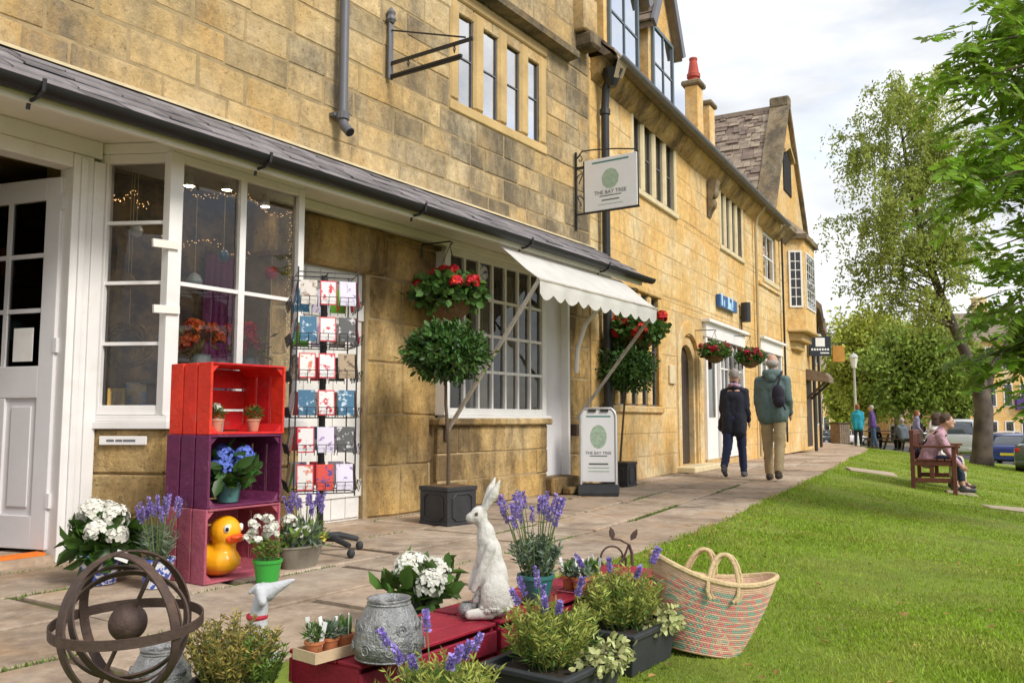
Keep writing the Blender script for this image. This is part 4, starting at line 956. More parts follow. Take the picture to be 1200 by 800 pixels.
# ------------------------------------------------------------------ hanging shop sign
hs_ = thing('hanging_sign', 'white hanging shop sign with green tree on scrolled iron bracket', 'sign', F1.w(6.22, 0, 0), F1.rz)
Sx, y0, y1, sz0, sz1 = .0, -.16, -.88, 3.41, 4.06
bd = MB().cbox(-.018, .018, y1, y0, sz0, sz1, .004).build('board', 'sign_white', hs_)
ROT = (R(90), 0, R(-90))                           # text on the face that looks back along the street
def onboard(y, z): return (-.0195, y, z)
yc = (y0+y1)/2
tr = MB(); g_r = random.Random(2)
tr.add([(-.0188, yc+.115*math.cos(t)*(1+.03*math.sin(9*t)), 3.79+.125*math.sin(t)*(1+.03*math.cos(11*t))) for t in [2*math.pi*k/40 for k in range(40)]], [tuple(range(40))]); tr.build('tree_emblem', 'sign_green', bd, fix=False)
text('lettering', 'THE BAY TREE', .068, 'sign_ink', bd, onboard(yc, 3.625), ROT); 
for z, w_, h_, mm in ((3.575, .30, .012, 'sign_ink'), (3.52, .24, .016, 'sign_ink'), (3.47, .34, .010, 'sign_green'), (4.0, .50, .022, 'sign_teal')): MB().add([(-.0189, yc-w_/2, z), (-.0189, yc+w_/2, z), (-.0189, yc+w_/2, z+h_), (-.0189, yc-w_/2, z+h_)], [(0, 1, 2, 3)]).build('printed_line', mm, bd, fix=False)
ib = MB(); ib.bar((0, -.03, 3.2), (0, -.03, 4.2), .03, .02, (1, 0, 0)); ib.bar((0, -.15, 3.40), (0, -.15, 4.06), .02); ib.bar((0, -.03, 3.40), (0, -.90, 3.395), .02); ib.bar((0, -.03, 3.99), (0, -.16, 3.99), .03); ib.bar((0, -.885, 3.39), (0, -.885, 4.08), .015)
ib.tube([(0, -.05, 4.12), (0, -.12, 4.2), (0, -.3, 4.19), (0, -.6, 4.15), (0, -.85, 4.10), (0, -.88, 4.16)], .009, 6); ib.build('bracket', 'black_iron', hs_)
for zc, sg in ((3.83, 1), (3.55, -1)):
    MB().tube([(0, -.09+sg*.055*math.cos(t*.9)*(1-t/9), zc+.11*math.sin(t*.6)*(1-t/12)) for t in [k*.35 for k in range(24)]], .007, 5).build('scroll', 'black_iron', hs_)
MB().tube([(0, -.09+.05*math.cos(t)*(1-t/8), 4.10+.06*math.sin(t)*(1-t/8)) for t in [k*.35 for k in range(20)]], .007, 5).build('scroll', 'black_iron', hs_)

# ------------------------------------------------------------------ awning over the second window
aw = thing('awning', 'pale canvas awning with scalloped valance over the second shop window', 'awning', F1.J, F1.rz)
AX0, AX1 = 3.57, 6.10; n = 40; V = []; Fc = []
rowsA = [(-.70, 2.49), (-.85, 2.375), (-1.0, 2.245), (-1.146, 2.13)]
mb = MB()
for i in range(n+1):
    x = AX0+(AX1-AX0)*i/n
    for k, (y, z) in enumerate(rowsA): mb.v.append((x, y, z-.012*math.sin(math.pi*k/3)*(1+.3*math.sin(i*.6))))
for i in range(n):
    for k in range(3): mb.f.append((i*4+k, (i+1)*4+k, (i+1)*4+k+1, i*4+k+1))
o = mb.build('canvas', 'awning', aw, fix=False); md = o.modifiers.new('t', 'SOLIDIFY'); md.thickness = .004
mb = MB(); n = 132
for i in range(n+1):
    t = i/n; x = AX0+(AX1-AX0)*t; sc = abs(math.sin(t*math.pi*11)); w_ = .010*math.sin(t*40)
    for (z, yy) in ((2.125, -1.150), (2.06, -1.153+w_*.6), (2.0-.055*sc, -1.152+w_)): mb.v.append((x, yy, z))
for i in range(n):
    for k in range(2): mb.f.append((i*3+k, (i+1)*3+k, (i+1)*3+k+1, i*3+k+1))
o = mb.build('valance', 'awning', aw, fix=False); md = o.modifiers.new('t', 'SOLIDIFY'); md.thickness = .004
MB().tube([(AX0-.02, -1.146, 2.125), (AX1+.02, -1.146, 2.125)], .016, 8).build('front_bar', 'awning_wood', aw)
for x in (AX0, AX1): MB().bar((x, -.09, .74 if x == AX0 else .86), (x, -1.14, 2.11), .035, .028).build('arm', 'awning_wood', aw); MB().box(x-.03, x+.03, -.10, .0, .66, .80).build('arm_pivot', 'rust_iron', aw)
MB().tube([(6.12, -.07, 1.42), (6.12, -.09, 1.7), (6.12, -.2, 2.0), (6.12, -.45, 2.25), (6.12, -.7, 2.40)], .03, 8).build('scroll_bracket', 'white_paint', aw)

# ------------------------------------------------------------------ bay trees and hanging baskets
def bay_tree(label, loc, rz, lean, crown_c, crown_r, seed):
    t = thing('bay_tree', label, 'potted tree', loc, rz, 'clipped bay trees in black boxes'); S = .165; Hh = .31
    bx = MB(); bx.box(-S, S, -S, S, 0, Hh-.035); bx.box(-S-.008, S+.008, -S-.008, S+.008, Hh-.034, Hh); bx.box(-S-.006, S+.006, -S-.006, S+.006, 0, .025); b = bx.build('planter', 'faux_lead', t, bevel=.005)
    for k in range(4):
        Mx = Matrix.Rotation(k*math.pi/2, 4, 'Z'); oc = [(-.11, .07), (-.07, .04), (.07, .04), (.11, .07), (.11, .22), (.07, .25), (-.07, .25), (-.11, .22)]
        MB().tube([Mx @ Vector((p[0], -S-.004, p[1])) for p in oc], .006, 5, close=True).build('moulding', 'faux_lead', b)
    MB().box(-S+.02, S-.02, -S+.02, S-.02, Hh-.01, Hh+.003).build('soil', 'coir', t)
    c = Vector(crown_c); MB().tube([(0, 0, Hh-.03), (c.x*.25+.01, c.y*.25, Hh+(c.z-Hh)*.3), (c.x*.6-.01, c.y*.6, Hh+(c.z-Hh)*.6), tuple(c)], [.016, .015, .014, .012], 8).build('trunk', 'stem_brown', t, smooth=True)
    lm = MB(); g = random.Random(seed)
    for k in range(16): d = Vector((g.gauss(0, 1), g.gauss(0, 1), g.gauss(0, .8))).normalized(); lm.tube([c-Vector((0, 0, crown_r[2]*.5)), c+Vector((d.x*crown_r[0], d.y*crown_r[1], d.z*crown_r[2]))*.8], [.006, .002], 5)
    lm.build('twigs', 'stem_brown', t, fix=False)
    foliage(t, crown_c, crown_r, 3600, .058, .027, 'leaf_dark', seed, shell=.25, name='crown', lift=.15)
    foliage(t, crown_c, crown_r, 800, .05, .024, 'leaf_mid', seed+1, shell=.8, name='new_leaves', lift=.3)
    return t
p = gp(525, 613); bay_tree('clipped bay tree in a black box planter left of the second window', p, F1.rz-R(8), 0, (-.02, .02, 1.42), (.32, .30, .225), 5)
p = gp(727, 569); bay_tree('clipped bay tree in a black planter behind the A-board', p, F2.rz, 0, (.0, -.12, 1.53), (.36, .34, .29), 9)
def basket_flowers(label, F, px, py, d, r, seed, m1, m2=None):
    x, z = F.hit(px, py, d); t = thing('hanging_basket', label, 'hanging basket', F.w(x, d, z), F.rz, 'hanging flower baskets along the street')
    MB().lathe([(.001, -r*.85), (r*.45, -r*.75), (r*.8, -r*.45), (r, -.0), (r*.96, .0), (r*.7, -r*.4), (.001, -r*.6)], 18).build('basket', 'coir', t, smooth=True)
    MB().tube([(r*1.01*math.cos(a), r*1.01*math.sin(a), 0) for a in [2*math.pi*k/20 for k in range(20)]], .007, 5, close=True).build('rim', 'black_iron', t)
    for k in range(3): a = k*2.094; MB().tube([(r*math.cos(a), r*math.sin(a), 0), (0, 0, r*2.4)], .003, 4).build('chain', 'black_iron', t)
    MB().tube([(0, 0, r*2.4), (0, -.03, r*2.5), (0, .0, r*2.56), (0, d-.02, r*2.6), (0, d-.01, r*2.0)], .008, 5).build('wall_bracket', 'black_iron', t)
    foliage(t, (0, 0, r*.35), (r*1.55, r*1.4, r*.75), 900, r*.32, r*.26, 'leaf_mid', seed, shell=.3, drop=.2)
    foliage(t, (0, 0, r*.3), (r*1.45, r*1.3, r*.6), 500, r*.32, r*.26, 'leaf_dark', seed+1, shell=.2, drop=.2)
    g = random.Random(seed); hd_ = []
    for k in range(9 if m2 is None else 26): a = g.uniform(0, 6.28); q = r*1.5*math.sqrt(g.random()); hd_.append(((q*math.cos(a), q*math.sin(a), r*(1.25-.55*(q/r/1.35)**2)*g.uniform(.75, 1.1) if m2 is None else r*g.uniform(-.1, 1.1)), r*g.uniform(.2, .27)))
    flower_heads(t, hd_, m1, seed+30, fl=r*.13, per=50)
    if m2: flower_heads(t, [((c[0]*.8+.02, c[1]*1.1, c[2]*.8), q*.8) for c, q in hd_[::2]], m2, seed+60, fl=r*.13, per=30)
    return t
basket_flowers('hanging basket with scarlet geraniums above the nearer bay tree', F1, 527, 353, .36, .22, 3, 'bloom_red')
basket_flowers('hanging basket with trailing red flowers above the bay tree behind the A-board', F2, 746, 394, .38, .25, 13, 'bloom_red', 'bloom_crimson')
basket_flowers('hanging basket with crimson and white flowers before the white shop front', F2, 838, 416, .36, .17, 23, 'bloom_crimson', 'bloom_white')
basket_flowers('hanging basket with dark red flowers near the tall man\'s head', F2, 879, 422, .36, .19, 43, 'bloom_crimson', 'bloom_red')

# ------------------------------------------------------------------ pavement A-board
p = gp(702, 579); ab = thing('a_board', 'white A-board sign with green tree standing on the pavement', 'sign', p, R(-8))
bs_ = MB(); bs_.prism([(-.24, 0), (.24, 0), (.24, .04), (.10, .12), (-.10, .12), (-.24, .04)], 'x', -.23, .23); bs_.build('base', 'rubber', ab, bevel=.01)
for sy, nm in ((-1, 'front'), (1, 'back')):
    Mx = Matrix.Translation((0, sy*.085, .10)) @ Matrix.Rotation(R(4*sy), 4, 'X'); oc = [(-.20, 0), (-.20, .80), (-.185, .85), (-.15, .885), (.15, .885), (.185, .85), (.20, .80), (.20, 0)]
    f_ = MB().tube([Mx @ Vector((a, 0, b)) for a, b in oc], .016, 8).build('frame', 'silver_frame', ab, smooth=True)
    pn = MB().box(-.185, .185, -.004, .004, .05, .865, Mx).build('panel', 'sign_white', ab)
    if sy < 0:
        MB().add([Mx @ Vector((.095*math.cos(t), -.0055, .56+.135*math.sin(t))) for t in [2*math.pi*k/32 for k in range(32)]], [tuple(range(32))]).build('tree_emblem', 'sign_green', pn, fix=False)
        lt = text('lettering', 'THE BAY TREE', .046, 'sign_ink', pn, Mx @ Vector((0, -.006, .375)), (R(90)-R(4), 0, 0))
        for z, w_, h_, mm in ((.335, .2, .012, 'sign_ink'), (.24, .22, .02, 'sign_ink'), (.20, .24, .012, 'sign_green'), (.16, .24, .012, 'sign_green'), (.785, .28, .018, 'sign_teal')): MB().add([Mx @ Vector(q) for q in ((-w_/2, -.0055, z), (w_/2, -.0055, z), (w_/2, -.0055, z+h_), (-w_/2, -.0055, z+h_))], [(0, 1, 2, 3)]).build('printed_line', mm, pn, fix=False)
        for x in (-.07, .07): MB().box(x-.045, x+.045, -.02, -.005, .845, .875, Mx).build('clip', 'rubber', ab)

# ------------------------------------------------------------------ wall sign and lamp on the golden house
a = F2.hit(840, 343, .03); b = F2.hit(862, 368, .03)
mat('sign_blue', (.02, .10, .30), .35, .35, 8, spec=.5); mat('sign_pale', (.45, .68, .85), .5, .1, 8)
bsn = thing('blue_wall_sign', 'small blue and white sign above the white shop front', 'sign', F2.J, F2.rz)
bb = MB().cbox(a[0], b[0]-.1, -.09, -.012, b[1], a[1]-.02, .008).build('board', 'sign_blue', bsn); wS = b[0]-.1-a[0]
for k, (u0, v0, u1, v1) in enumerate(((.08, .1, .16, .9), (.22, .1, .27, .5), (.45, .15, .55, .85), (.55, .15, .65, .5), (.68, .2, .76, .95), (.42, .05, .75, .14))): MB().box(a[0]+wS*u0, a[0]+wS*u1, -.0915, -.0902, b[1]+.3*v0, b[1]+.3*v1).build('mark', 'sign_pale', bb)
a = F2.hit(874, 366, .12); lmp = thing('wall_lamp', 'dark cylinder wall lamp on thin conduit beside the blue sign', 'lamp', F2.w(a[0], 0, 0), F2.rz)
MB().tube([(0, -.12, a[1]-.2), (0, -.12, a[1]+.2)], .10, 12).build('shade', 'black_iron', lmp); MB().tube([(0, -.03, a[1]-.2), (0, -.03, 1.9)], .012, 6).build('conduit', 'black_iron', lmp); MB().tube([(0, -.12, a[1]-.1), (0, .0, a[1]-.1)], .02, 6).build('arm', 'black_iron', lmp)

# ------------------------------------------------------------------ signs at the far end of the row
def far_sign(name, label, px0, px1, py0, py1, Y, m, bx_):
    p0 = at_depth(px0, py1, Y); p1 = at_depth(px1, py0, Y); t = thing(name, label, 'sign', (p0.x, Y, 0), 0)
    b_ = MB().cbox(0, p1.x-p0.x, -.03, .03, p0.z, p1.z, .008).build('board', m, t)
    MB().bar((-bx_, 0, p1.z+.08), (p1.x-p0.x+.05, 0, p1.z+.08), .03).build('bracket', 'black_iron', t)
    for q in (.2, .8): MB().tube([((p1.x-p0.x)*q, 0, p1.z+.07), ((p1.x-p0.x)*q, 0, p1.z-.01)], .01, 5).build('hanger', 'black_iron', t)
    return t, b_, p0, p1
mat('sign_dark', (.015, .02, .035), .5, .1, 5); mat('sign_orange', (.62, .30, .06), .6, .15, 5)
t, b_, p0, p1 = far_sign('black_hanging_sign', 'black hanging sign with white square emblem at the end of the row', 948, 973, 394, 417, 24.3, 'sign_dark', .9)
W_ = p1.x-p0.x; Hh = p1.z-p0.z; MB().box(W_*.3, W_*.72, -.034, -.031, Hh*.48+p0.z, Hh*.92+p0.z).build('emblem', 'label_white', b_)
for k in range(7): MB().box(W_*(.1+k*.12), W_*(.1+k*.12)+W_*.08, -.034, -.031, p0.z+Hh*.28, p0.z+Hh*.38).build('lettering', 'label_white', b_)
MB().box(W_*.5, W_*.9, -.034, -.031, p0.z+Hh*.12, p0.z+Hh*.18).build('lettering', 'label_white', b_)
far_sign('orange_hanging_sign', 'small orange hanging sign beyond the black one', 976, 989, 405, 424, 29.0, 'sign_orange', 1.1)
p = gt(985, 521); lb = thing('litter_bin', 'square wooden litter bin at the far end of the pavement', 'bin', p, R(20))
s_ = p.y/1000; MB().box(-.28, .28, -.28, .28, .06, .9).build('bin_body', 'wood_old', lb, bevel=.01)
for k in range(5): MB().box(-.27+k*.11, -.18+k*.11, -.30, -.281, .08, .86).build('slat', 'wood_old', lb)
MB().box(-.31, .31, -.31, .31, .901, .96).build('lid', 'wood_dark', lb)
# ------------------------------------------------------------------ the three stacked crates
CW, CD, CH = .50, .37, .388
cl = gp(239, 686); cx_, cd_ = (cl-F1.J).dot(F1.u), (cl-F1.J).dot(F1.n)
def crate(label, x, d, z, m, tw, sd):
    t = thing('wooden_crate', label, 'crate', F1.w(x, d, z), F1.rz+R(tw), 'wooden crates stacked on their sides'); r_ = random.Random(sd); th = .014
    for sx in (0, 1):                              # sides: upright boards
        x0 = sx*(CW-th); yy = 0.0
        for k in range(3):
            w_ = (CD-.016)/3; MB().cbox(x0, x0+th, yy+.001, yy+w_-.004, .0, CH-.001, .003, jit=.0012, rng=r_).build('plank', m, t, fix=False); yy += w_+.008
    for z0 in (0.0, CH-.013):                      # bottom and top: boards along the length
        for k in range(3): w_ = (CD-.016)/3; y = k*(w_+.008); MB().cbox(th+.001, CW-th-.001, y+.001, y+w_-.004, z0, z0+.012, .003, jit=.001, rng=r_).build('plank', m, t, fix=False)
    for k in range(3): w_ = (CH-.06)/3; z0 = .02+k*(w_+.012); MB().cbox(th+.001, CW-th-.001, CD-.012, CD, z0, z0+w_, .003).build('plank', m, t, fix=False)
    for sx in (0, 1):                              # three-cornered posts inside the front and back corners
        for z0, z1 in ((.0125, 1), (CH-.0135, -1)):
            xa = th+.001 if sx == 0 else CW-th-.001; q = 1 if sx == 0 else -1
            MB().prism([(xa, z0), (xa+q*.045, z0), (xa, z0+z1*.045)], 'y', .012, CD-.02).build('corner_post', m, t)
    return t
crate('bright red crate holding two small succulents, top of the stack', cx_+.012, cd_-.01, 2*CH+.002, 'crate_red', -1.2, 1)
crate('purple crate holding a blue hydrangea, middle of the stack', cx_+.006, cd_, CH+.001, 'crate_purple', .8, 2)
crate('dusty pink crate holding a toy duck, bottom of the stack', cx_, cd_, 0, 'crate_pink', 0, 3)
def incrate(x, dback, lev): return F1.w(cx_+x, cd_-dback, CH*lev+.015)
# small succulents
for k, (x, q, lab) in enumerate(((.12, .10, 'small terracotta pot with pale flowering succulent at left in the red crate'), (.385, .12, 'small terracotta pot with green succulent at right in the red crate'))):
    t = thing('succulent_pot', lab, 'plant pot', incrate(x, q, 2), k, 'little pots in the red crate'); pot(t, .028, .038, .07, 'terracotta_pale', rim=.008, n=14); succulent(t, (0, 0, .10), .04, 0 if k else 0, 5+k)
    if k == 0: flower_heads(t, [((0, 0, .13), .025)], 'bloom_white', 3, fl=.012, per=25)
t = thing('glass_votive', 'tiny grey glass votive behind the left succulent', 'votive', incrate(.22, .22, 2)); MB().lathe([(.03, 0), (.034, .06), (.03, .075), (.026, .075), (.026, .01)], 14).build('votive_glass', 'vase_glass', t, smooth=True)
# blue hydrangea
t = thing('blue_hydrangea', 'blue hydrangea in a teal pot inside the purple crate', 'potted plant', incrate(.225, .12, 1), F1.rz); pot(t, .055, .072, .115, 'teal_pot', rim=.01)
foliage(t, (0, 0, .17), (.13, .12, .075), 120, .10, .06, 'leaf_dark', 3, shell=.3)
flower_heads(t, [((-.05, -.03, .25), .055), ((.07, -.04, .255), .055), ((.0, .05, .27), .05), ((-.10, -.03, .20), .04), ((.02, -.08, .22), .045), ((-.06, -.05, .19), .04), ((.12, .0, .22), .04)], 'bloom_blue', 40, fl=.013, per=110)
# toy duck
dk = thing('toy_duck', 'large orange yellow rubber duck sitting in the pink crate', 'toy duck', incrate(.165, .13, 0), R(-24)); dk.scale = (1.12, 1.12, 1.12)
blob('body', [('e', (0, 0, .075), (.135, .098, .075)), ('e', (-.02, 0, .10), (.10, .09, .065)), ('c', (-.09, 0, .11), (-.135, 0, .145), .05, .018), ('c', (.045, 0, .12), (.055, 0, .17), .06, .055), ('e', (.055, 0, .215), (.078, .074, .076)), ('e', (-.03, .075, .09), (.075, .03, .045)), ('e', (-.03, -.075, .09), (.075, .03, .045))], 'duck_yellow', dk, voxel=.007, smooth=6)
blob('bill', [('e', (.128, 0, .192), (.04, .042, .016)), ('e', (.122, 0, .178), (.034, .036, .013)), ('e', (.105, 0, .186), (.03, .05, .03))], 'duck_orange', dk, voxel=.005, smooth=3)
for s_ in (-1, 1):
    e_ = MB().ell((.108, s_*.048, .232), (.014, .014, .019)).build('eye', 'eye_white', dk, smooth=True); MB().ell((.116, s_*.054, .232), (.008, .009, .011)).build('pupil', 'eye_black', e_, smooth=True)
# pots around the crates
def potted(name, label, cat, loc, rz=0, group=None): return thing(name, label, cat, loc, rz, group)
t = potted('daisy_pot', 'bright green pot of small white flowers before the pink crate', 'potted plant', gp(313, 683)); pot(t, .055, .072, .125, 'green_plastic', rim=.012)
grassy(t, (0, 0, .12), 260, .14, .09, 'leaf_bright', 4, .035, .01, stems=24)
flower_heads(t, [((rnd.uniform(-.1, .06), rnd.uniform(-.08, .08), rnd.uniform(.22, .34)), .017) for _ in range(22)], 'bloom_white', 70, fl=.016, per=14)
t = potted('tin_trough', 'grey tin planter of lavender and white flowers beside the green pot', 'planter', gp(351, 664), F1.rz); MB().lathe([(.115, 0), (.12, .01), (.155, .115), (.165, .12), (.165, .13), (.15, .13), (.145, .11), (.001, .11)], 28, sy=.6).build('planter', 'grey_tin', t, smooth=True)
foliage(t, (0, 0, .17), (.16, .10, .08), 420, .05, .012, 'leaf_grey', 8, shell=.2, lift=.9); foliage(t, (0, 0, .17), (.17, .11, .07), 160, .04, .02, 'leaf_bright', 9, shell=.5)
spikes(t, (.03, 0, .14), 26, .28, .13, 5); flower_heads(t, [((-.11, -.03, .27), .045), ((-.06, -.05, .20), .03), ((-.02, -.07, .22), .02)], 'bloom_white', 91, fl=.015, per=45); flower_heads(t, [((.13, -.05, .17), .02), ((.16, -.03, .15), .018), ((.10, -.08, .15), .018)], 'bloom_yellow', 95, fl=.012, per=20)
t = potted('white_hydrangea', 'white hydrangea with broad green leaves beside the door post', 'potted plant', gp(116, 683)); pot(t, .085, .115, .16, 'blue_china', rim=.012)
foliage(t, (.02, 0, .22), (.13, .12, .10), 110, .10, .07, 'leaf_mid', 3, shell=.35, lift=.2); foliage(t, (.02, 0, .20), (.12, .11, .09), 70, .13, .085, 'leaf_dark', 13, shell=.2, lift=.0)
flower_heads(t, [((-.02, -.05, .37), .075), ((.10, -.06, .345), .07), ((.04, -.13, .28), .06), ((.13, -.10, .26), .055), ((-.11, -.02, .31), .05), ((.0, .06, .36), .06)], 'bloom_white', 100, fl=.017, per=120)
MB().box(-.035, .035, -.001, .001, .15, .20, Matrix.Translation((.13, -.16, 0)) @ Matrix.Rotation(R(20), 4, 'Y')).build('price_tag', 'label_white', t)
t = potted('lavender_pot', 'lavender in a blue patterned pot left of the crates', 'potted plant', gp(183, 688)); pot(t, .06, .085, .15, 'blue_china', rim=.01)
grassy(t, (0, 0, .14), 700, .19, .10, 'leaf_grey', 6, .04, .006, stems=40); spikes(t, (0, 0, .16), 26, .30, .12, 12)

# ------------------------------------------------------------------ revolving card rack
p = gp(374, 649); ck = thing('card_rack', 'black revolving postcard rack on castors by the white side door', 'card rack', p, R(20))
MB().tube([(0, 0, .10), (0, 0, 1.80)], .022, 10).build('post', 'black_iron', ck)
for k in range(5):
    a = k*2*math.pi/5+.3; lg = MB(); lg.tube([(0, 0, .11), (math.cos(a)*.14, math.sin(a)*.14, .11), (math.cos(a)*.27, math.sin(a)*.27, .075)], [.026, .022, .017], 8); l_ = lg.build('leg', 'rubber', ck, smooth=True)
    MB().ell((math.cos(a)*.285, math.sin(a)*.285, .03), (.026, .026, .03)).build('castor', 'rubber', l_, smooth=True)
cc = [((.72, .71, .70), (.55, .03, .05)), ((.04, .14, .24), (.5, .6, .66)), ((.36, .27, .17), (.12, .08, .05)), ((.60, .55, .50), (.25, .16, .10)), ((.66, .62, .72), (.3, .2, .4)), ((.12, .38, .04), (.5, .08, .03)), ((.08, .08, .08), (.55, .55, .55)), ((.60, .06, .04), (.03, .05, .25)), ((.72, .70, .66), (.62, .2, .12))]
for i, (a, b) in enumerate(cc): mat('card%d' % i, a, .5, .05, 6, second=b, smix=(.55, .6), sscale=24)
mat('card_border', (.58, .05, .07), .5, .03, 5)
r_ = random.Random(4); rack = MB(); RW = .188
order = {0: [0, 0, 0, 0, 4, 7], 3: [6, 1, 2, 3, 8, 5]}
for sd in range(4):
    Mx = Matrix.Rotation(sd*math.pi/2, 4, 'Z')
    for row in range(6):
        zc = 1.66-row*.232
        for col in range(3):
            xx = -.122+col*.122; yo = -.195
            P = [Mx @ Vector(q) for q in ((xx-.052, yo-.02, zc-.095), (xx-.052, yo-.035, zc-.03), (xx+.052, yo-.035, zc-.03), (xx+.052, yo-.02, zc-.095))]
            rack.tube(P, .0028, 4); rack.tube([Mx @ Vector((xx, yo-.02, zc-.095)), Mx @ Vector((xx, yo-.035, zc-.03))], .0022, 4)
            ci = order[sd][row] if sd in order and col == (1 if sd == 0 else 2) else r_.choice((0, 1, 2, 3, 4, 4, 6, 8, 8, 3, 5))
            Mc = Mx @ Matrix.Translation((xx, yo, zc)) @ Matrix.Rotation(R(-9), 4, 'X')
            c_ = MB().box(-.052, .052, -.002, .002, -.08, .08, Mc).build('card', 'card_border' if ci in (0, 8) else 'card%d' % ci, ck)
            MB().box(-.045, .045, -.0035, -.0022, -.072, .072, Mc).build('card_face', 'card%d' % ci, c_)
for z in (1.79, 1.33, .87, .40):
    rack.tube([(RW*sx, RW*sy, z) for sx, sy in ((-1, -1), (1, -1), (1, 1), (-1, 1))], .004, 5, close=True); rack.tube([(-RW, 0, z), (RW, 0, z)], .004, 5); rack.tube([(0, -RW, z), (0, RW, z)], .004, 5)
for sx, sy in ((-1, -1), (1, -1), (1, 1), (-1, 1)): rack.tube([(RW*sx, RW*sy, .38), (RW*sx, RW*sy, 1.82)], .005, 5)
rack.build('wire_rack', 'black_iron', ck, fix=False)

# ------------------------------------------------------------------ shop window display
mat('bloom_orange', (.75, .13, .02), .6, .2, 6, island=.3)
def disp(name, label, cat, px, py, back, **k): x, z = F1.hit(px, py, BD-back); return thing(name, label, cat, F1.w(x, BD-back, 1.12), F1.rz, **k)
wst = thing('display_stand', 'low wooden stand under the glass vases in the bay window', 'stand', F1.w(.32, .34, .887), F1.rz); MB().box(0, .98, .02, .30, .20, .232).build('top_board', 'wood_old', wst)
for x in (.03, .92): MB().box(x, x+.03, .05, .27, 0, .199).build('leg', 'wood_old', wst)
for px, lab in ((236, 'round textured glass vase at left on the bay window shelf'), (262, 'small clear glass vase between two round ones in the bay window'), (291, 'round textured glass vase at right on the bay window shelf')):
    t = disp('glass_vase', lab, 'vase', px, 420, .16, group='vases in the bay window'); s_ = .8 if px == 262 else 1
    MB().lathe([(.05*s_, 0), (.085*s_, .05*s_), (.088*s_, .10*s_), (.06*s_, .165*s_), (.064*s_, .175*s_), (.055*s_, .175*s_), (.07*s_, .10*s_), (.04*s_, .01)], 20).build('vase', 'vase_glass', t, smooth=True)
    if px != 262:
        flower_heads(t, [((rnd.uniform(-.13, .13), rnd.uniform(-.05, .1), .24+rnd.uniform(-.04, .16)), .04) for _ in range(9)], 'bloom_orange' if px < 250 else 'bloom_red', px, fl=.034, per=34, name='flowers')
        st = MB(); [st.tube([(0, 0, .15), (rnd.uniform(-.1, .1), rnd.uniform(-.04, .08), .3)], .003, 4) for _ in range(8)]; st.build('stems', 'stem_green', t, fix=False); foliage(t, (0, 0, .25), (.15, .1, .1), 60, .07, .02, 'leaf_gold', px)
mat('book_mustard', (.45, .28, .06), .7, .2, 8); mat('book_print', (.50, .36, .20), .6, .3, 20, second=(.16, .25, .4), smix=(.5, .56), sscale=9); mat('straw', (.34, .22, .09), .9, .4, 20, .6, 60)
for px, w_, h_, m, lab, nm, cat in ((137, .11, .17, 'book_mustard', 'mustard box at the foot of the narrow bay light', 'gift_box', 'box'), (160, .13, .21, 'book_print', 'small framed print propped in the narrow bay light', 'framed_print', 'picture')):
    x, z = F1.hit(px, 460, .1); t = thing(nm, lab, cat, F1.w(x, .1, .887), F1.rz-R(50)); MB().cbox(-w_/2, w_/2, -.012, .012, 0, h_, .004).build('panel', m, t); MB().box(-w_/2+.02, w_/2-.02, -.0135, -.0122, .02, h_-.02).build('print', 'book_print' if m == 'book_print' else 'straw', t)
x, z = F1.hit(150, 410, -.2); t = thing('straw_wreath', 'straw wreath hanging inside the narrow bay light', 'wreath', F1.w(x, -.2, 1.36), F1.rz-R(50))
g = np.random.default_rng(2); th = g.uniform(0, 6.28, 700); P = np.stack([np.cos(th)*.13, g.normal(0, .025, 700), np.sin(th)*.13], 1)+g.normal(0, .02, (700, 3)); leaf_mesh('straw_ring', P, np.stack([-np.sin(th), g.normal(0, .5, 700), np.cos(th)], 1), .06, .008, 'straw', t, 3); MB().tube([(0, 0, .13), (0, 0, 1.2)], .003, 4).build('cord', 'rope', t)
# spotlights and fairy lights inside the bay
mat('spot_glow', (1, .85, .6), .5, 0, 1, emit=22.0); mat('fairy', (1, .55, .2), .5, 0, 1, emit=1.1)
for k, (px, py) in enumerate(((222, 210), (266, 215), (311, 235))):
    x, z = F1.hit(px, py, .1); t = thing('spotlight', ('left', 'middle', 'right')[k]+' of three white spotlights in the top of the bay window', 'spotlight', F1.w(x, .1, z), F1.rz, 'bay window spotlights')
    MB().lathe([(.018, .05), (.03, .0), (.04, -.05), (.036, -.05), (.02, .0)], 12).build('shade', 'white_paint', t, smooth=True); MB().tube([(0, 0, .05), (0, 0, 2.53-z)], .006, 5).build('stem', 'white_paint', t); MB().ell((0, 0, -.035), .02).build('bulb', 'spot_glow', t)
def fairy(label, x0, x1, d, z0, n, seed, vert=False):
    t = thing('fairy_lights', label, 'fairy lights', F1.J, F1.rz, 'strings of fairy lights in the bay'); r_ = random.Random(seed); pts = []
    for k in range(n): u = k/(n-1); pts.append((x0+(x1-x0)*u+r_.uniform(-.012, .012), -d+r_.uniform(-.02, .02), z0-.04*math.sin(u*math.pi*3)+r_.uniform(-.02, .02)) if not vert else (x0+r_.uniform(-.02, .02), -d+r_.uniform(-.03, .02), z0-u*x1))
    MB().tube(pts, .0015, 4).build('cable', 'stem_brown', t, fix=False); b = MB()
    for q in pts: b.ell((q[0], q[1], q[2]-.008), .0026, 6, 4)
    b.build('bulbs', 'fairy', t, fix=False)
fairy('string of fairy lights across the top of the main bay window', .40, 1.36, .36, 2.40, 60, 1); fairy('fairy lights hanging down the right edge of the bay window', 1.33, 1.3, .36, 2.38, 50, 2, True); fairy('fairy lights in the top of the narrow bay light', .10, .33, .12, 2.30, 34, 3); fairy('second sagging string of fairy lights lower in the main bay window', .45, 1.2, .1, 2.1, 40, 4)
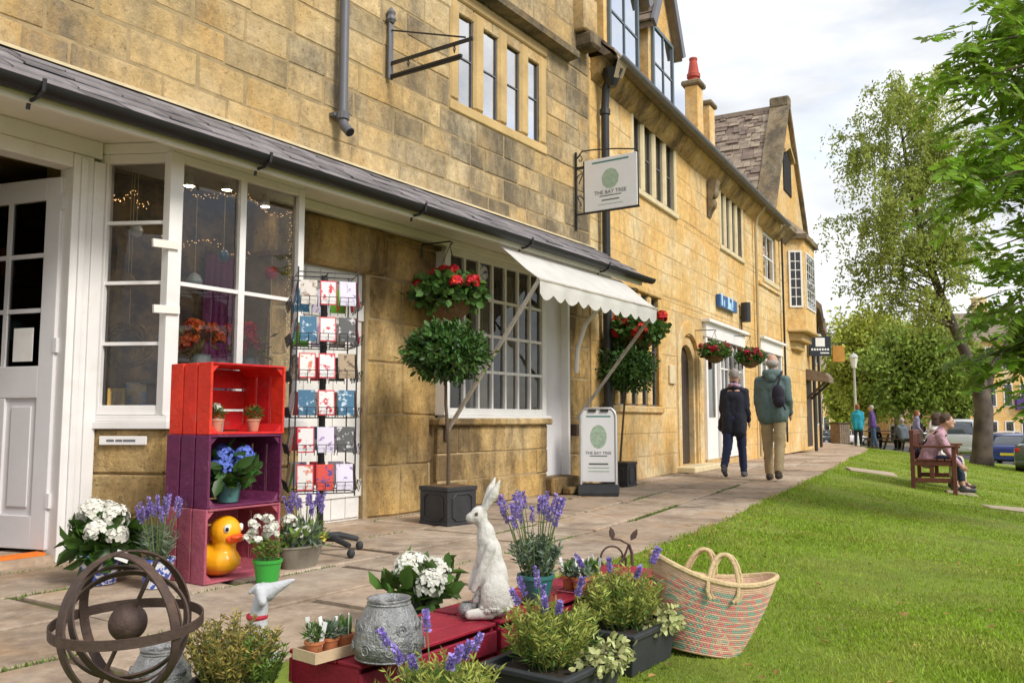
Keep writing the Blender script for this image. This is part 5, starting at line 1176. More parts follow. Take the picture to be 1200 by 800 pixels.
mat('gold_paper', (.20, .12, .05), .8, .4, 7, second=(.05, .032, .022), smix=(.44, .58), sscale=5); mat('purple_velvet', (.20, .03, .12), .85, .3, 6)
bkd = thing('display_backdrop', 'brown and gold backdrop with a purple drape inside the bay window', 'backdrop', F1.w(.12, -.42, .887), F1.rz); MB().box(0, 1.55, 0, .02, 0, 1.7).build('panel', 'gold_paper', bkd)
m_ = MB(); n = 40
for i in range(n+1): x = .98+.56*i/n; y = -.05+.03*math.sin(i*1.3); m_.v += [(x, y, .0), (x*.9+.15, y, 1.25)]
for i in range(n): m_.f.append((i*2, i*2+2, i*2+3, i*2+1))
m_.build('drape', 'purple_velvet', bkd, smooth='all', fix=False)
for k, (px, py, w_, m, lab) in enumerate(((228, 330, .13, 'vase_glass', 'grey hanging ornament at left in the bay window'), (262, 300, .10, 'card1', 'blue hanging bauble in the middle of the bay window'), (318, 320, .12, 'bloom_crimson', 'crimson hanging ornament at right in the bay window'), (150, 330, .12, 'straw', 'straw ball hanging in the narrow bay light'), (160, 270, .10, 'white_cloth_d', 'white star hanging in the narrow bay light'))):
    if m not in MATS: mat(m, (.7, .68, .66), .8, .1, 8)
    dd_ = -.05 if px > 200 else -.1; x, z = F1.hit(px, py, dd_); t = thing('hanging_ornament', lab, 'ornament', F1.w(x, dd_, z), F1.rz, 'ornaments hung in the bay window'); MB().lathe([(.001, -w_*.5), (w_*.3, -w_*.35), (w_*.45, 0), (w_*.3, w_*.35), (.01, w_*.5)], 14).build('bauble', m, t, smooth=True); MB().tube([(0, 0, w_*.5), (0, 0, 2.55-z)], .0025, 4).build('cord', 'rope', t)
# shelves of goods at the back of the shop
sh = thing('shop_shelves', 'dark wooden shelves of goods seen through the bay window', 'shelves', F1.w(-1.2, -1.25, 0), F1.rz); b = MB(); b.box(0, 3.8, 0, .03, 0, 2.3); [b.box(0, 3.8, -.32, -.001, z, z+.03) for z in (.5, .95, 1.4, 1.85, 2.3)]; b.build('shelf_unit', 'wood_dark', sh, fix=False)
cols = ['book_mustard', 'book_print', 'crate_purple', 'teal_pot', 'crate_pink', 'label_white', 'card1', 'card5', 'terracotta', 'bloom_blue', 'room_warm', 'vase_glass']; r_ = random.Random(9); kk = 0
for z in (.53, .98, 1.43, 1.88):
    x = .1
    while x < 3.6:
        w_ = r_.uniform(.08, .24); h_ = r_.uniform(.12, .36); m = r_.choice(cols)
        gd = MB().lathe([(w_*.35, 0), (w_*.45, h_*.3), (w_*.3, h_*.8), (w_*.34, h_)], 10, (x+w_/2, -.16, z)) if r_.random() < .4 else MB().cbox(x, x+w_, -.28, -.05, z+.001, z+h_, .006)
        gd.build('goods', m, sh); x += w_+r_.uniform(.02, .12)
tb = thing('display_table', 'table piled with purple and brown goods inside the bay', 'table', F1.w(.7, -.75, 0), F1.rz); MB().box(-.7, .7, -.3, .3, .78, .82).build('tabletop', 'wood_old', tb)
for sx in (-.65, .65):
    for sy in (-.25, .25): MB().box(sx-.03, sx+.03, sy-.03, sy+.03, .0, .779).build('leg', 'wood_old', tb)
for k in range(12): w_ = r_.uniform(.08, .2); x = -.6+k*.1; h_ = r_.uniform(.15, .55); MB().lathe([(w_*.3, 0), (w_*.5, h_*.3), (w_*.25, h_*.75), (w_*.3, h_)], 12, (x, r_.uniform(-.2, .2), .821)).build('ornament', r_.choice(cols), tb, smooth=True)
# drapes in the second window
cu_ = thing('window_curtains', 'beige curtains hanging inside the second shop window', 'curtain', F1.w(3.62, -.30, 0), F1.rz)
for x0, x1 in ((.0, .5), (.85, 1.2), (1.45, 1.8)):
    m_ = MB(); n = 30
    for i in range(n+1): x = x0+(x1-x0)*i/n; y = .03*math.sin(i*1.5); m_.v += [(x, y, .9), (x, y, 2.5)]
    for i in range(n): m_.f.append((i*2, i*2+2, i*2+3, i*2+1))
    m_.build('drape', 'curtain', cu_, smooth='all', fix=False)
pl_ = MB(); 
o = thing('window_plate', 'round blue and white plate hung in the second shop window', 'plate', F1.w(*(lambda q: (q[0], .0, q[1]))(F1.hit(565, 320, .0))), F1.rz); MB().lathe([(.001, .012), (.07, .01), (.11, -.005), (.115, .0), (.07, .02), (.001, .022)], 24, M=Matrix.Rotation(R(90), 4, 'X')).build('plate', 'blue_china', o, smooth=True)

# ------------------------------------------------------------------ foreground: armillary sphere
C = at_depth(150, 729, 2.33); ar = thing('armillary_sphere', 'rusty iron armillary sphere with a ball at its centre, nearest on the left', 'armillary sphere', (C.x, C.y, 0), 0)
rad = .188; cz = C.z
def hoop(r, M, w_=.026, th=.005, n=64):
    b = MB(); k = 4
    for i in range(n):
        a = 2*math.pi*i/n; ca, sa = math.cos(a), math.sin(a)
        for (rr, zz) in ((r-th/2, -w_/2), (r+th/2, -w_/2), (r+th/2, w_/2), (r-th/2, w_/2)): b.v.append(tuple(M @ Vector((rr*ca, rr*sa, zz))))
    for i in range(n):
        for j in range(4): b.f.append((i*4+j, i*4+(j+1) % 4, ((i+1) % n)*4+(j+1) % 4, ((i+1) % n)*4+j))
    return b
T0 = Matrix.Translation((0, 0, cz))
for M_, r, w_ in ((Matrix.Rotation(R(4), 4, 'X'), rad, .026), (Matrix.Rotation(R(48), 4, 'Z') @ Matrix.Rotation(R(82), 4, 'X') @ Matrix.Rotation(R(10), 4, 'Y'), rad*.99, .03), (Matrix.Rotation(R(-28), 4, 'Z') @ Matrix.Rotation(R(98), 4, 'X'), rad*.965, .026), (Matrix.Rotation(R(25), 4, 'Z') @ Matrix.Rotation(R(50), 4, 'X'), rad*.80, .022), (Matrix.Rotation(R(-28), 4, 'Z') @ Matrix.Rotation(R(60), 4, 'Y'), rad*.84, .022)):
    hoop(r, T0 @ M_, w_).build('hoop', 'rust_iron', ar, smooth=True)
MB().ell((0, 0, cz), .049, 24, 16).build('ball', 'rust_iron', ar, smooth=True)
ax = Vector((.42, -.1, .9)).normalized(); MB().tube([Vector((0, 0, cz))-ax*.19, Vector((0, 0, cz))+ax*.19], .006, 8).build('arrow_rod', 'rust_iron', ar)
MB().lathe([(.075, 0), (.08, .015), (.04, .03), (.025, .05), (.03, cz-rad-.01), (.02, cz-rad+.002)], 20).build('base', 'rust_iron', ar, smooth=True)
def tealight(name, label, loc, s=1.0):
    t = thing(name, label, 'lantern', loc, 0, 'embossed silver lanterns')
    b_ = MB().lathe([(.06*s, 0), (.092*s, .012*s), (.102*s, .05*s), (.092*s, .10*s), (.066*s, .150*s), (.058*s, .158*s), (.060*s, .166*s), (.064*s, .172*s), (.056*s, .172*s), (.05*s, .155*s), (.08*s, .09*s), (.05*s, .01*s)], 36).build('body', 'pewter', t, smooth='all')
    for z, r in ((.159, .0605), (.012, .093)): MB().tube([(r*s*math.cos(a), r*s*math.sin(a), z*s) for a in [2*math.pi*k/28 for k in range(28)]], .003*s, 5, close=True).build('band', 'pewter', t, fix=False)
    em = MB()
    for k in range(9):
        for zz, rr in ((.045, .1015), (.095, .093)):
            a = 2*math.pi*(k+(zz > .06)*.5)/9
            em.tube([((rr-.0+.001)*s*math.cos(a+.16*math.cos(q)*(1-q/14)), (rr+.001)*s*math.sin(a+.16*math.cos(q)*(1-q/14)), (zz+.019*math.sin(q)*(1-q/14))*s) for q in [j*.5 for j in range(20)]], .0022*s, 4)
    em.build('embossing', 'pewter', t, fix=False); return t
tealight('silver_lantern', 'embossed silver lantern behind the armillary sphere', gp(186, 822), .95)
# ------------------------------------------------------------------ maroon display crates along the lawn edge
BZ = .18; A_ = gp(338, 758, BZ); B_ = gp(716, 656, BZ); dv = (B_-A_); dv.z = 0; LN = dv.length; bd_ = dv.normalized(); brz = math.atan2(bd_.y, bd_.x)
nb = 3; seg = LN/nb
for k in range(nb):
    P = A_+bd_*seg*k; P.z = -.004-(.008 if k == 2 else 0)
    t = thing('display_crate', ('nearest maroon slatted crate, under the pot tray and silver lantern', 'middle maroon slatted crate, under the white hare statue', 'farthest maroon slatted crate, under the teal pot')[k], 'crate', P, brz, 'maroon upturned crates'); W_ = .31; r_ = random.Random(k)
    L_ = seg-.025
    for j in range(3): w_ = W_/3; MB().cbox(.0, L_, -W_+j*w_+.003, -W_+(j+1)*w_-.003, BZ-.012, BZ, .003, jit=.001, rng=r_).build('plank', 'maroon', t, fix=False)
    for yy in (-W_, -.014):
        for z0, z1 in ((.01, .07), (.085, .155)): MB().cbox(.001, L_-.001, yy, yy+.013, z0, z1, .003, jit=.001, rng=r_).build('plank', 'maroon', t, fix=False)
    for xx in (.002, L_-.016): MB().cbox(xx, xx+.014, -W_+.014, -.015, .0, BZ-.0125, .003).build('end_board', 'maroon', t, fix=False)
def onb(px, py): p = gp(px, py, BZ); p.z = BZ; return p
# pine tray of three terracotta pots
p = onb(386, 767); t = thing('pot_tray', 'small pine tray holding three terracotta pots with plant labels', 'tray', p, brz-R(3)); b = MB(); b.box(-.085, .085, -.045, .045, 0, .006); b.box(-.085, .085, -.051, -.0455, 0, .03); b.box(-.085, .085, .0455, .051, 0, .03); b.box(-.091, -.0855, -.051, .051, 0, .031); b.box(.0855, .091, -.051, .051, 0, .031); b.build('tray', 'pine', t)
def little_pot(label, loc, kind, seed, s=1.0, group='little terracotta pots'):
    q = thing('terracotta_pot', label, 'plant pot', loc, seed, group); pot(q, .019*s, .026*s, .045*s, 'terracotta', rim=.006*s, n=14); succulent(q, (0, 0, .062*s), .027*s, kind, seed)
    for k in range(2): a = 2.1*k+seed; MB().box(-.006, .006, -.001, .001, .03, .10*s+.01*k, Matrix.Translation((.012*math.cos(a), .012*math.sin(a), 0)) @ Matrix.Rotation(R(12*(k*2-1)), 4, 'Y')).build('plant_label', 'label_white', q)
    return q
Mt = Matrix.Translation(p) @ Matrix.Rotation(brz-R(3), 4, 'Z')
for k, (x, kd, lab) in enumerate(((-.055, 0, 'terracotta pot with grassy succulent at the near end of the pine tray'), (.0, 1, 'terracotta pot with grey rosette in the middle of the pine tray'), (.055, 2, 'terracotta pot with little cactus at the far end of the pine tray'))): little_pot(lab, Mt @ Vector((x, 0, .0065)), kd, 3+k)
tealight('silver_lantern', 'large embossed silver lantern beside the pine tray of pots', onb(455, 772), 1.0)
# white hydrangea low behind the lantern
t = potted('white_hydrangea', 'white hydrangea in bloom behind the large silver lantern', 'potted plant', gp(490, 735)); pot(t, .07, .09, .13, 'planter_black')
foliage(t, (0, 0, .16), (.13, .12, .07), 90, .10, .065, 'leaf_mid', 3, shell=.3); flower_heads(t, [((-.03, -.03, .24), .07), ((.07, .0, .225), .06), ((.06, -.09, .185), .065), ((-.02, .06, .24), .055)], 'bloom_white', 130, fl=.016, per=130)
# ------------------------------------------------------------------ white hare statue
p = onb(572, 722); hr = thing('hare_statue', 'weathered white hare statue standing upright on the maroon crate', 'statue', p, R(195)); hr.scale = (.76, .78, 1.0)
# local +x is where the hare looks (to the left of the picture)
blob('body', [('e', (-.03, 0, .05), (.085, .07, .055)), ('e', (-.02, 0, .12), (.075, .068, .10)), ('e', (-.005, 0, .20), (.062, .055, .08)), ('e', (.01, 0, .265), (.045, .043, .06)), ('c', (.02, 0, .29), (.028, 0, .325), .03, .026), ('e', (.045, 0, .345), (.042, .03, .034)), ('e', (.078, 0, .338), (.03, .021, .020)),
    ('c', (.02, -.018, .37), (-.018, -.026, .43), .012, .021), ('c', (-.018, -.026, .43), (-.04, -.03, .475), .020, .005), ('c', (.02, .018, .37), (-.022, .03, .425), .012, .021), ('c', (-.022, .03, .425), (-.045, .036, .468), .020, .005),
    ('c', (.0, -.05, .24), (.045, -.048, .16), .024, .017), ('c', (.045, -.048, .16), (.075, -.03, .10), .017, .014), ('c', (.0, .05, .24), (.045, .048, .16), .024, .017), ('c', (.045, .048, .16), (.075, .03, .10), .017, .014),
    ('e', (-.02, -.06, .08), (.07, .035, .07)), ('e', (-.02, .06, .08), (.07, .035, .07)), ('c', (.0, -.05, .022), (.10, -.045, .018), .024, .017), ('c', (.0, .05, .022), (.10, .045, .018), .024, .017), ('e', (-.10, 0, .05), (.03, .03, .03))], 'statue_white', hr, voxel=.006, smooth=3)
for s_ in (-1, 1): MB().ell((.062, s_*.026, .353), (.008, .004, .007)).build('eye', 'drip_stone', hr, smooth=True)
cf = MB(); g = np.random.default_rng(3)
for k in range(120): d = sph(g, 1)[0]; d[2] = abs(d[2])*.8; cf.ell((-.022+d[0]*.088, d[1]*.082, .03+d[2]*.13), (.012, .012, .010), 6, 4)
cf.build('carved_flowers', 'statue_white', hr, smooth=True, fix=False)['kind'] = 'stuff'
t = thing('mosaic_votive', 'patterned glass votive at the feet of the hare', 'votive', onb(548, 722)); MB().lathe([(.02, 0), (.03, .01), (.034, .03), (.024, .048), (.02, .05), (.018, .046), (.026, .028), (.014, .008)], 18).build('votive_glass', 'pewter', t, smooth=True)
# ------------------------------------------------------------------ teal pot with lavender, wire tray of pots, iron rabbit
t = potted('teal_lavender_pot', 'lavender in a glazed teal pot on the far maroon crate', 'potted plant', onb(628, 706)); pot(t, .048, .066, .105, 'teal_glaze', rim=.010, n=26)
grassy(t, (0, 0, .10), 900, .16, .09, 'leaf_grey', 16, .035, .009, stems=46); spikes(t, (0, 0, .13), 22, .27, .15, 31)
p = onb(684, 690); wtr = thing('wire_tray', 'red wire tray of small terracotta pots on the far maroon crate', 'tray', p, brz); b = MB()
for z in (.006, .05): b.tube([(sx, sy, z) for sx, sy in ((-.11, -.06), (.11, -.06), (.11, .06), (-.11, .06))], .0028, 5, close=True)
for x in (-.11, -.055, 0, .055, .11):
    for y in (-.06, .06): b.tube([(x, y, .006), (x, y, .05)], .0022, 4)
    b.tube([(x, -.06, .006), (x, .06, .006)], .0022, 4)
b.build('wire_frame', 'crate_pink', wtr, fix=False); Mt = Matrix.Translation(p) @ Matrix.Rotation(brz, 4, 'Z')
for k, (x, y, kd, lab) in enumerate(((-.075, -.028, 1, 'terracotta pot at the near left corner of the wire tray'), (-.015, -.025, 0, 'terracotta pot in the near middle of the wire tray'), (.055, -.02, 2, 'terracotta pot with upright cactus at the far right of the wire tray'), (-.06, .03, 0, 'terracotta pot at the rear left of the wire tray'), (.0, .032, 1, 'terracotta pot at the rear middle of the wire tray'))): little_pot(lab, Mt @ Vector((x, y, .009)), kd, 13+k, 1.15, 'little pots in the wire tray')
p = gp(727, 703, .0); irb = thing('iron_rabbit', 'dark iron wire rabbit ornament behind the pots', 'garden ornament', (p.x, p.y, 0), R(10))
b = MB(); zc = .20
b.tube([(-.04+.055*math.cos(a), .0, zc+.055*math.sin(a)) for a in [2*math.pi*k/24 for k in range(24)]], .005, 6, close=True); b.tube([(-.1, 0, .02), (-.05, 0, .12), (.02, 0, .20), (.045, 0, .26), (.0, 0, .285), (-.04, 0, .29)], .006, 6); b.tube([(.045, 0, .26), (.06, 0, .22), (.06, 0, .12), (.07, 0, .0)], .008, 6); b.tube([(.03, 0, .2), (.03, 0, .0)], .006, 6); b.build('wire_body', 'rust_iron', irb)
for dx, dz in ((-.035, .05), (.055, .065)): MB().prism([(0, 0), (.016, .022), (.012, .045), (.0, .062), (-.010, .04), (-.012, .018)], 'y', -.004, .004, Matrix.Translation((.0+(dx if dx < 0 else .055), 0, .285+(0 if dx < 0 else -.005))) @ Matrix.Rotation(R(-10 if dx < 0 else 32), 4, 'Y')).build('ear', 'rust_iron', irb)
MB().lathe([(.03, .0), (.05, .04), (.055, .1), (.05, .14), (.046, .14), (.05, .1), (.04, .02)], 18, (-.06, -.05, 0)).build('bowl', 'black_iron', irb, smooth=True)
# ------------------------------------------------------------------ black planters of lavender and herbs on the lawn
def planter(label, c, seed, herb, hh, spk, sdir=None):
    x, y = c; t = thing('black_planter', label, 'planter', (x, y, zt(x, y)-.004), brz, 'square black planters of lavender'); a, b_ = .175, .15; h = .15; b = MB()
    q = [(-a*.88, -b_*.88), (a*.88, -b_*.88), (a*.88, b_*.88), (-a*.88, b_*.88)]; u = [(-a, -b_), (a, -b_), (a, b_), (-a, b_)]; rw = [(-a-.012, -b_-.012), (a+.012, -b_-.012), (a+.012, b_+.012), (-a-.012, b_+.012)]; inn = [(p[0]*.92, p[1]*.92) for p in u]
    V = [(*p, 0) for p in q]+[(*p, h-.02) for p in u]+[(*p, h-.019) for p in rw]+[(*p, h) for p in rw]+[(*p, h) for p in inn]+[(*p, h-.03) for p in inn]
    Fq = [(3, 2, 1, 0)]+[(l*4+k, l*4+(k+1) % 4, l*4+4+(k+1) % 4, l*4+4+k) for l in range(5) for k in range(4)]+[(20, 21, 22, 23)]
    b.add(V, Fq); b.build('planter', 'planter_black', t, bevel=.004); MB().box(-a*.9, a*.9, -b_*.9, b_*.9, h-.029, h-.02).build('soil', 'soil', t)
    grassy(t, (0, .0, h-.02), 3400, hh, (a*.95, b_*.95), herb, seed, .030, .0055, stems=120); foliage(t, (0, 0, h+hh*.25), (a*.9, b_*.9, hh*.45), 900, .028, .006, 'leaf_mid', seed+7, shell=.2, lift=.9, name='inner_foliage')
    spikes(t, (a*.1, .02, h), spk, hh*1.35, a*1.0, seed+3, dens=90, size=.0085)
    foliage(t, (a*.55, -b_*.95, h+.005), (a*.75, .06, .045), 230, .026, .018, 'leaf_variegated', seed+5, shell=.2, name='trailing_leaves', lift=.1, drop=.2)
    return t
planter('black planter of rosemary and lavender next to the straw basket', (.405, 3.29), 3, 'leaf_lime', .21, 5)
planter('black planter of lavender with trailing leaves, middle of three on the lawn', (.13, 2.79), 13, 'leaf_lime', .20, 7)
planter('nearest black planter of lavender and herbs at the bottom edge', (-.19, 2.22), 23, 'leaf_lime', .17, 8)
# golden shrub in the left foreground
p = gp(268, 835); t = thing('golden_shrub', 'dry golden heather bush at the bottom left of the maroon crates', 'plant', p, 0); pot(t, .085, .105, .10, 'planter_black')
grassy(t, (0, 0, .08), 3600, .20, .13, 'leaf_gold', 5, .020, .006, stems=130); grassy(t, (.09, 0, .08), 1000, .15, .07, 'leaf_bright', 6, .02, .006, stems=40)
# grey dog's-head statue looking right
p = gp(300, 775); dg_ = thing('dog_statue', 'pale grey pointing dog statue behind the golden shrub', 'statue', p, R(0))
blob('body', [('c', (-.0, 0, .0), (.0, 0, .12), .05, .04), ('c', (.0, 0, .12), (.012, 0, .215), .036, .027), ('e', (.03, 0, .245), (.042, .032, .032)), ('c', (.05, 0, .252), (.125, 0, .285), .026, .008), ('c', (.01, -.03, .26), (.03, -.042, .215), .014, .016), ('c', (.01, .03, .26), (.03, .042, .215), .014, .016), ('c', (.0, 0, .262), (-.03, 0, .24), .014, .008)], 'statue_grey', dg_, voxel=.006, smooth=3)
MB().lathe([(.075, 0), (.08, .01), (.075, .03), (.05, .035)], 20).build('plinth', 'statue_grey', dg_); MB().lathe([(.036, .15), (.039, .158), (.036, .166)], 18).build('collar', 'bloom_crimson', dg_)
# ------------------------------------------------------------------ straw shopping basket leaning on the lawn
def basket_mat():
    m = bpy.data.materials.new('basket_weave'); m.use_nodes = True; N = m.node_tree.nodes; L = m.node_tree.links; b = N['Principled BSDF']; b.inputs['Roughness'].default_value = .8
    tc = N.new('ShaderNodeTexCoord'); sep = N.new('ShaderNodeSeparateXYZ'); L.new(tc.outputs['Object'], sep.inputs[0])
    gi = N.new('ShaderNodeNewGeometry'); nz = N.new('ShaderNodeTexNoise'); nz.inputs['Scale'].default_value = 11; nz.inputs['Detail'].default_value = 2; mp = N.new('ShaderNodeMapping'); mp.inputs['Scale'].default_value = (1, 1, 1.2); L.new(tc.outputs['Object'], mp.inputs[0]); L.new(mp.outputs[0], nz.inputs['Vector'])
    rp = N.new('ShaderNodeValToRGB'); e = rp.color_ramp.elements; rp.color_ramp.interpolation = 'CONSTANT'; e[0].position = 0; e[0].color = (.25, .38, .28, 1); e[1].position = .42; e[1].color = (.62, .23, .19, 1)
    for p, c in ((.50, (.28, .40, .30, 1)), (.555, (.62, .24, .20, 1)), (.62, (.60, .46, .30, 1)), (.66, (.28, .40, .30, 1))): q = e.new(p); q.color = c
    L.new(nz.outputs['Fac'], rp.inputs[0])
    ck_ = N.new('ShaderNodeMath'); ck_.operation = 'GREATER_THAN'; ck_.inputs[1].default_value = 2.0; L.new(gi.outputs['Random Per Island'], ck_.inputs[0])
    mx_ = N.new('ShaderNodeMixRGB'); L.new(ck_.outputs[0], mx_.inputs[0]); L.new(rp.outputs[0], mx_.inputs[1]); mx_.inputs[2].default_value = (.64, .47, .30, 1)
    top = N.new('ShaderNodeMapRange'); top.inputs['From Min'].default_value = .26; top.inputs['From Max'].default_value = .28; L.new(sep.outputs[2], top.inputs[0]); m2 = N.new('ShaderNodeMixRGB'); L.new(top.outputs[0], m2.inputs[0]); L.new(mx_.outputs[0], m2.inputs[1]); m2.inputs[2].default_value = (.62, .42, .27, 1); L.new(m2.outputs[0], b.inputs['Base Color'])
    wv_ = N.new('ShaderNodeTexWave'); wv_.inputs['Scale'].default_value = 60; wv_.wave_type = 'BANDS'; wv_.bands_direction = 'DIAGONAL'; L.new(tc.outputs['Object'], wv_.inputs['Vector']); bp = N.new('ShaderNodeBump'); bp.inputs['Strength'].default_value = .4; bp.inputs['Distance'].default_value = .004; L.new(wv_.outputs['Fac'], bp.inputs['Height']); L.new(bp.outputs[0], b.inputs['Normal']); MATS['basket_weave'] = m
basket_mat()
c = gp(822, 750); c.z = zt(c.x, c.y); bk = thing('straw_basket', 'striped straw shopping basket leaning on the grass', 'basket', c, R(20)); bk.rotation_euler = (R(-3), R(11), R(8))
w_ = MB(); w2_ = MB(); nr = 38; HB = .30; mat('straw_pink', (.66, .44, .30), .85, .2, 25, .4, 80)
def ov(t): return .140+.115*t+.015*math.sin(t*3), .09+.05*t
for i in range(nr):
    t = i/(nr-1); rx, ry = ov(t); z = .01+HB*t
    (w_ if i % 3 and i < 34 else w2_).tube([(rx*math.cos(a), ry*math.sin(a), z+.035*t*math.cos(2*a)*.9) for a in [2*math.pi*k/44 for k in range(44)]], .0062, 5, close=True)
w_.build('dyed_coils', 'basket_weave', bk, smooth='all', fix=False)['kind'] = 'stuff'; w2_.build('straw_coils', 'straw_pink', bk, smooth='all', fix=False)['kind'] = 'stuff'
ln = MB()
for i in range(13):
    t = i/12; rx, ry = ov(t)
    for k in range(40): a = 2*math.pi*k/40; ln.v.append(((rx-.008)*math.cos(a), (ry-.008)*math.sin(a), .01+HB*t+.035*t*math.cos(2*a)*.9))
for i in range(12):
    for k in range(40): ln.f.append((i*40+k, i*40+(k+1) % 40, (i+1)*40+(k+1) % 40, (i+1)*40+k))
ln.f.append(tuple(range(40))); ln.build('lining', 'straw_pink', bk, smooth='all', fix=False)
rx, ry = ov(1.02); MB().tube([(rx*math.cos(a), ry*math.sin(a), HB+.012+.033*math.cos(2*a)*.9) for a in [2*math.pi*k/44 for k in range(44)]], .011, 7, close=True).build('rim', 'rope', bk, smooth=True)
for sy in (-1, 1):
    for dx in (-.008, .008): MB().tube([(dx*1.2+.062*math.cos(a)*(1 if math.sin(a) > 0 else 1), sy*(.136-.03*max(0, math.sin(a)))+dx, HB-.045+(.135 if math.sin(a) > 0 else .05)*math.sin(a)) for a in [math.pi*(-.25+1.5*k/18) for k in range(19)]], .008, 7).build('handle', 'rope', bk, smooth=True)
# ------------------------------------------------------------------ people
mat('skin', (.56, .32, .23), .6, .08, 20); mat('navy', (.018, .02, .034), .9, .25, 8, .8, 9); mat('navy_trouser', (.018, .026, .075), .8, .2, 12, .2, 60); mat('teal_cloth', (.12, .175, .175), .9, .25, 8, .9, 9); mat('khaki', (.40, .30, .17), .9, .18, 8, .9, 9); mat('shoe_brown', (.05, .035, .025), .6, .2, 12); mat('shoe_grey', (.09, .09, .10), .7, .2, 12); mat('hair_grey', (.30, .27, .25), .8, .4, 40, .6, 80); mat('hair_silver', (.44, .40, .37), .8, .3, 40, .6, 80); mat('hair_brown', (.085, .05, .035), .7, .3, 40, .5, 80); mat('hair_ginger', (.24, .09, .03), .7, .3, 40, .5, 80); mat('bag_dark', (.022, .018, .035), .7, .2, 12, .2, 50)
mat('scarf', (.32, .15, .26), .85, .3, 30, second=(.5, .42, .45), smix=(.5, .55), sscale=40); mat('pink_cloth', (.50, .30, .36), .85, .12, 10, .3, 40); mat('white_cloth', (.70, .68, .66), .85, .08, 10, .2, 40); mat('jeans', (.025, .04, .075), .85, .2, 12, .2, 60); mat('turquoise_cloth', (.02, .30, .42), .8, .1, 10, .2, 40); mat('black_cloth', (.014, .014, .016), .85, .2, 10); mat('violet_cloth', (.09, .05, .20), .85, .15, 10); mat('blue_jeans', (.05, .09, .17), .85, .2, 12); mat('slate_cloth', (.13, .15, .18), .85, .2, 10); mat('lilac_cloth', (.25, .23, .36), .85, .15, 10); mat('cream_trouser', (.55, .48, .38), .85, .1, 10); mat('red_cloth', (.5, .04, .04), .8, .1, 10)
V3 = Vector
def person(label, loc, rz, H, top, leg, shoe, hair, pose='walk', hem=.86, bulk=1.0, swing=18, stoop=4, arms=(6, 10), hairlen=0, bald=False, fine=True, extra=None, phase=1, collar=None, ankle_skin=False, group=None):
    t = thing('person', label, 'person', loc, rz, group); s = H/1.75; vx = (.009 if fine else .016)
    st = R(stoop)
    if pose == 'sit': hipz = .50; hips = [V3((sx*.09, 0, hipz)) for sx in (-1, 1)]; knees = [V3((sx*.11, .44, .50)) for sx in (-1, 1)]; ank = [V3((sx*.11, .46+.06*sx*phase, .09)) for sx in (-1, 1)]
    else:
        hipz = .93; hips = [V3((sx*.09, 0, hipz)) for sx in (-1, 1)]; knees = []; ank = []
        for sx in (-1, 1):
            a = R(swing)*sx*phase; kn = hips[0 if sx < 0 else 1]+V3((0, math.sin(a)*.44, -math.cos(a)*.44)); bend = R(swing*1.7) if a < 0 else R(3); a2 = a-bend; an = kn+V3((0, math.sin(a2)*.41, -math.cos(a2)*.41)); knees.append(kn); ank.append(an)
        lo = min(q.z for q in ank)-.08
        for L_ in (hips, knees, ank):
            for q in L_: q.z -= lo
        hipz -= lo
    def up(z, y=0): return V3((0, math.sin(st)*z+y, hipz+math.cos(st)*z))
    ch, sh, nk, hdc = up(.30), up(.49), up(.56), up(.70, .02)
    shl = [V3((sx*.168*bulk**.5, sh.y, sh.z-.045)) for sx in (-1, 1)]; el = []; wr = []
    for k, sx in enumerate((-1, 1)):
        a = R(arms[k]); e_ = shl[k]+V3((sx*.025*bulk, -math.sin(a)*.27, -math.cos(a)*.27)); f_ = R(arms[k]+(28 if pose != 'sit' else 62)); w_ = e_+V3((-sx*.0, math.sin(f_)*.25, -math.cos(f_)*.25)); el.append(e_); wr.append(w_)
    def S(v): return tuple(v*s)
    B = [('e', S(hdc), (.076*s, .095*s, .115*s)), ('c', S(nk-V3((0, 0, .04))), S(hdc-V3((0, 0, .05))), .055*s, .055*s), ('c', S(hdc+V3((0, .085, .0))), S(hdc+V3((0, .108, -.025))), .014*s, .017*s), ('e', S(hdc+V3((0, .045, -.075))), (.05*s, .055*s, .045*s)), ('e', S(hdc+V3((.078, -.005, -.01))), (.012*s, .022*s, .032*s)), ('e', S(hdc+V3((-.078, -.005, -.01))), (.012*s, .022*s, .032*s)),
         ('e', S(ch), (.145*s, .095*s, .20*s)), ('e', S(up(.02)), (.15*s, .10*s, .13*s)), ('e', S(up(.43)), (.16*s, .085*s, .09*s))]
    for k in (0, 1):
        B += [('c', S(hips[k]), S(knees[k]), .075*s, .052*s), ('c', S(knees[k]), S(ank[k]), .05*s, .036*s), ('c', S(ank[k]), S(ank[k]+V3((0, .13, -.045))), .036*s, .028*s), ('c', S(shl[k]), S(el[k]), .048*s, .038*s), ('c', S(el[k]), S(wr[k]), .036*s, .026*s)]
        d = (wr[k]-el[k]).normalized(); q = wr[k]+d*.05; B.append(('e', S(q), (.024*s, .036*s, .045*s)))
        if fine:
            for j in range(4): o_ = V3((0, .027-.018*j, 0)); B.append(('c', S(q+o_+d*.03), S(q+o_*1.1+d*(.085-.008*abs(j-1.2))+V3((-(k*2-1)*.012, 0, 0))), .0085*s, .0075*s))
            B.append(('c', S(q+V3((0, .03, .0))), S(q+V3((0, .055, 0))+d*.035), .010*s, .009*s))
    blob('body', B, 'skin', t, voxel=vx, smooth=2)
    for sx in (-1, 1): MB().ell(S(hdc+V3((sx*.03, .088, .012))), (.011*s, .008*s, .007*s), 8, 6).build('eye', 'eye_black', t, smooth=True)
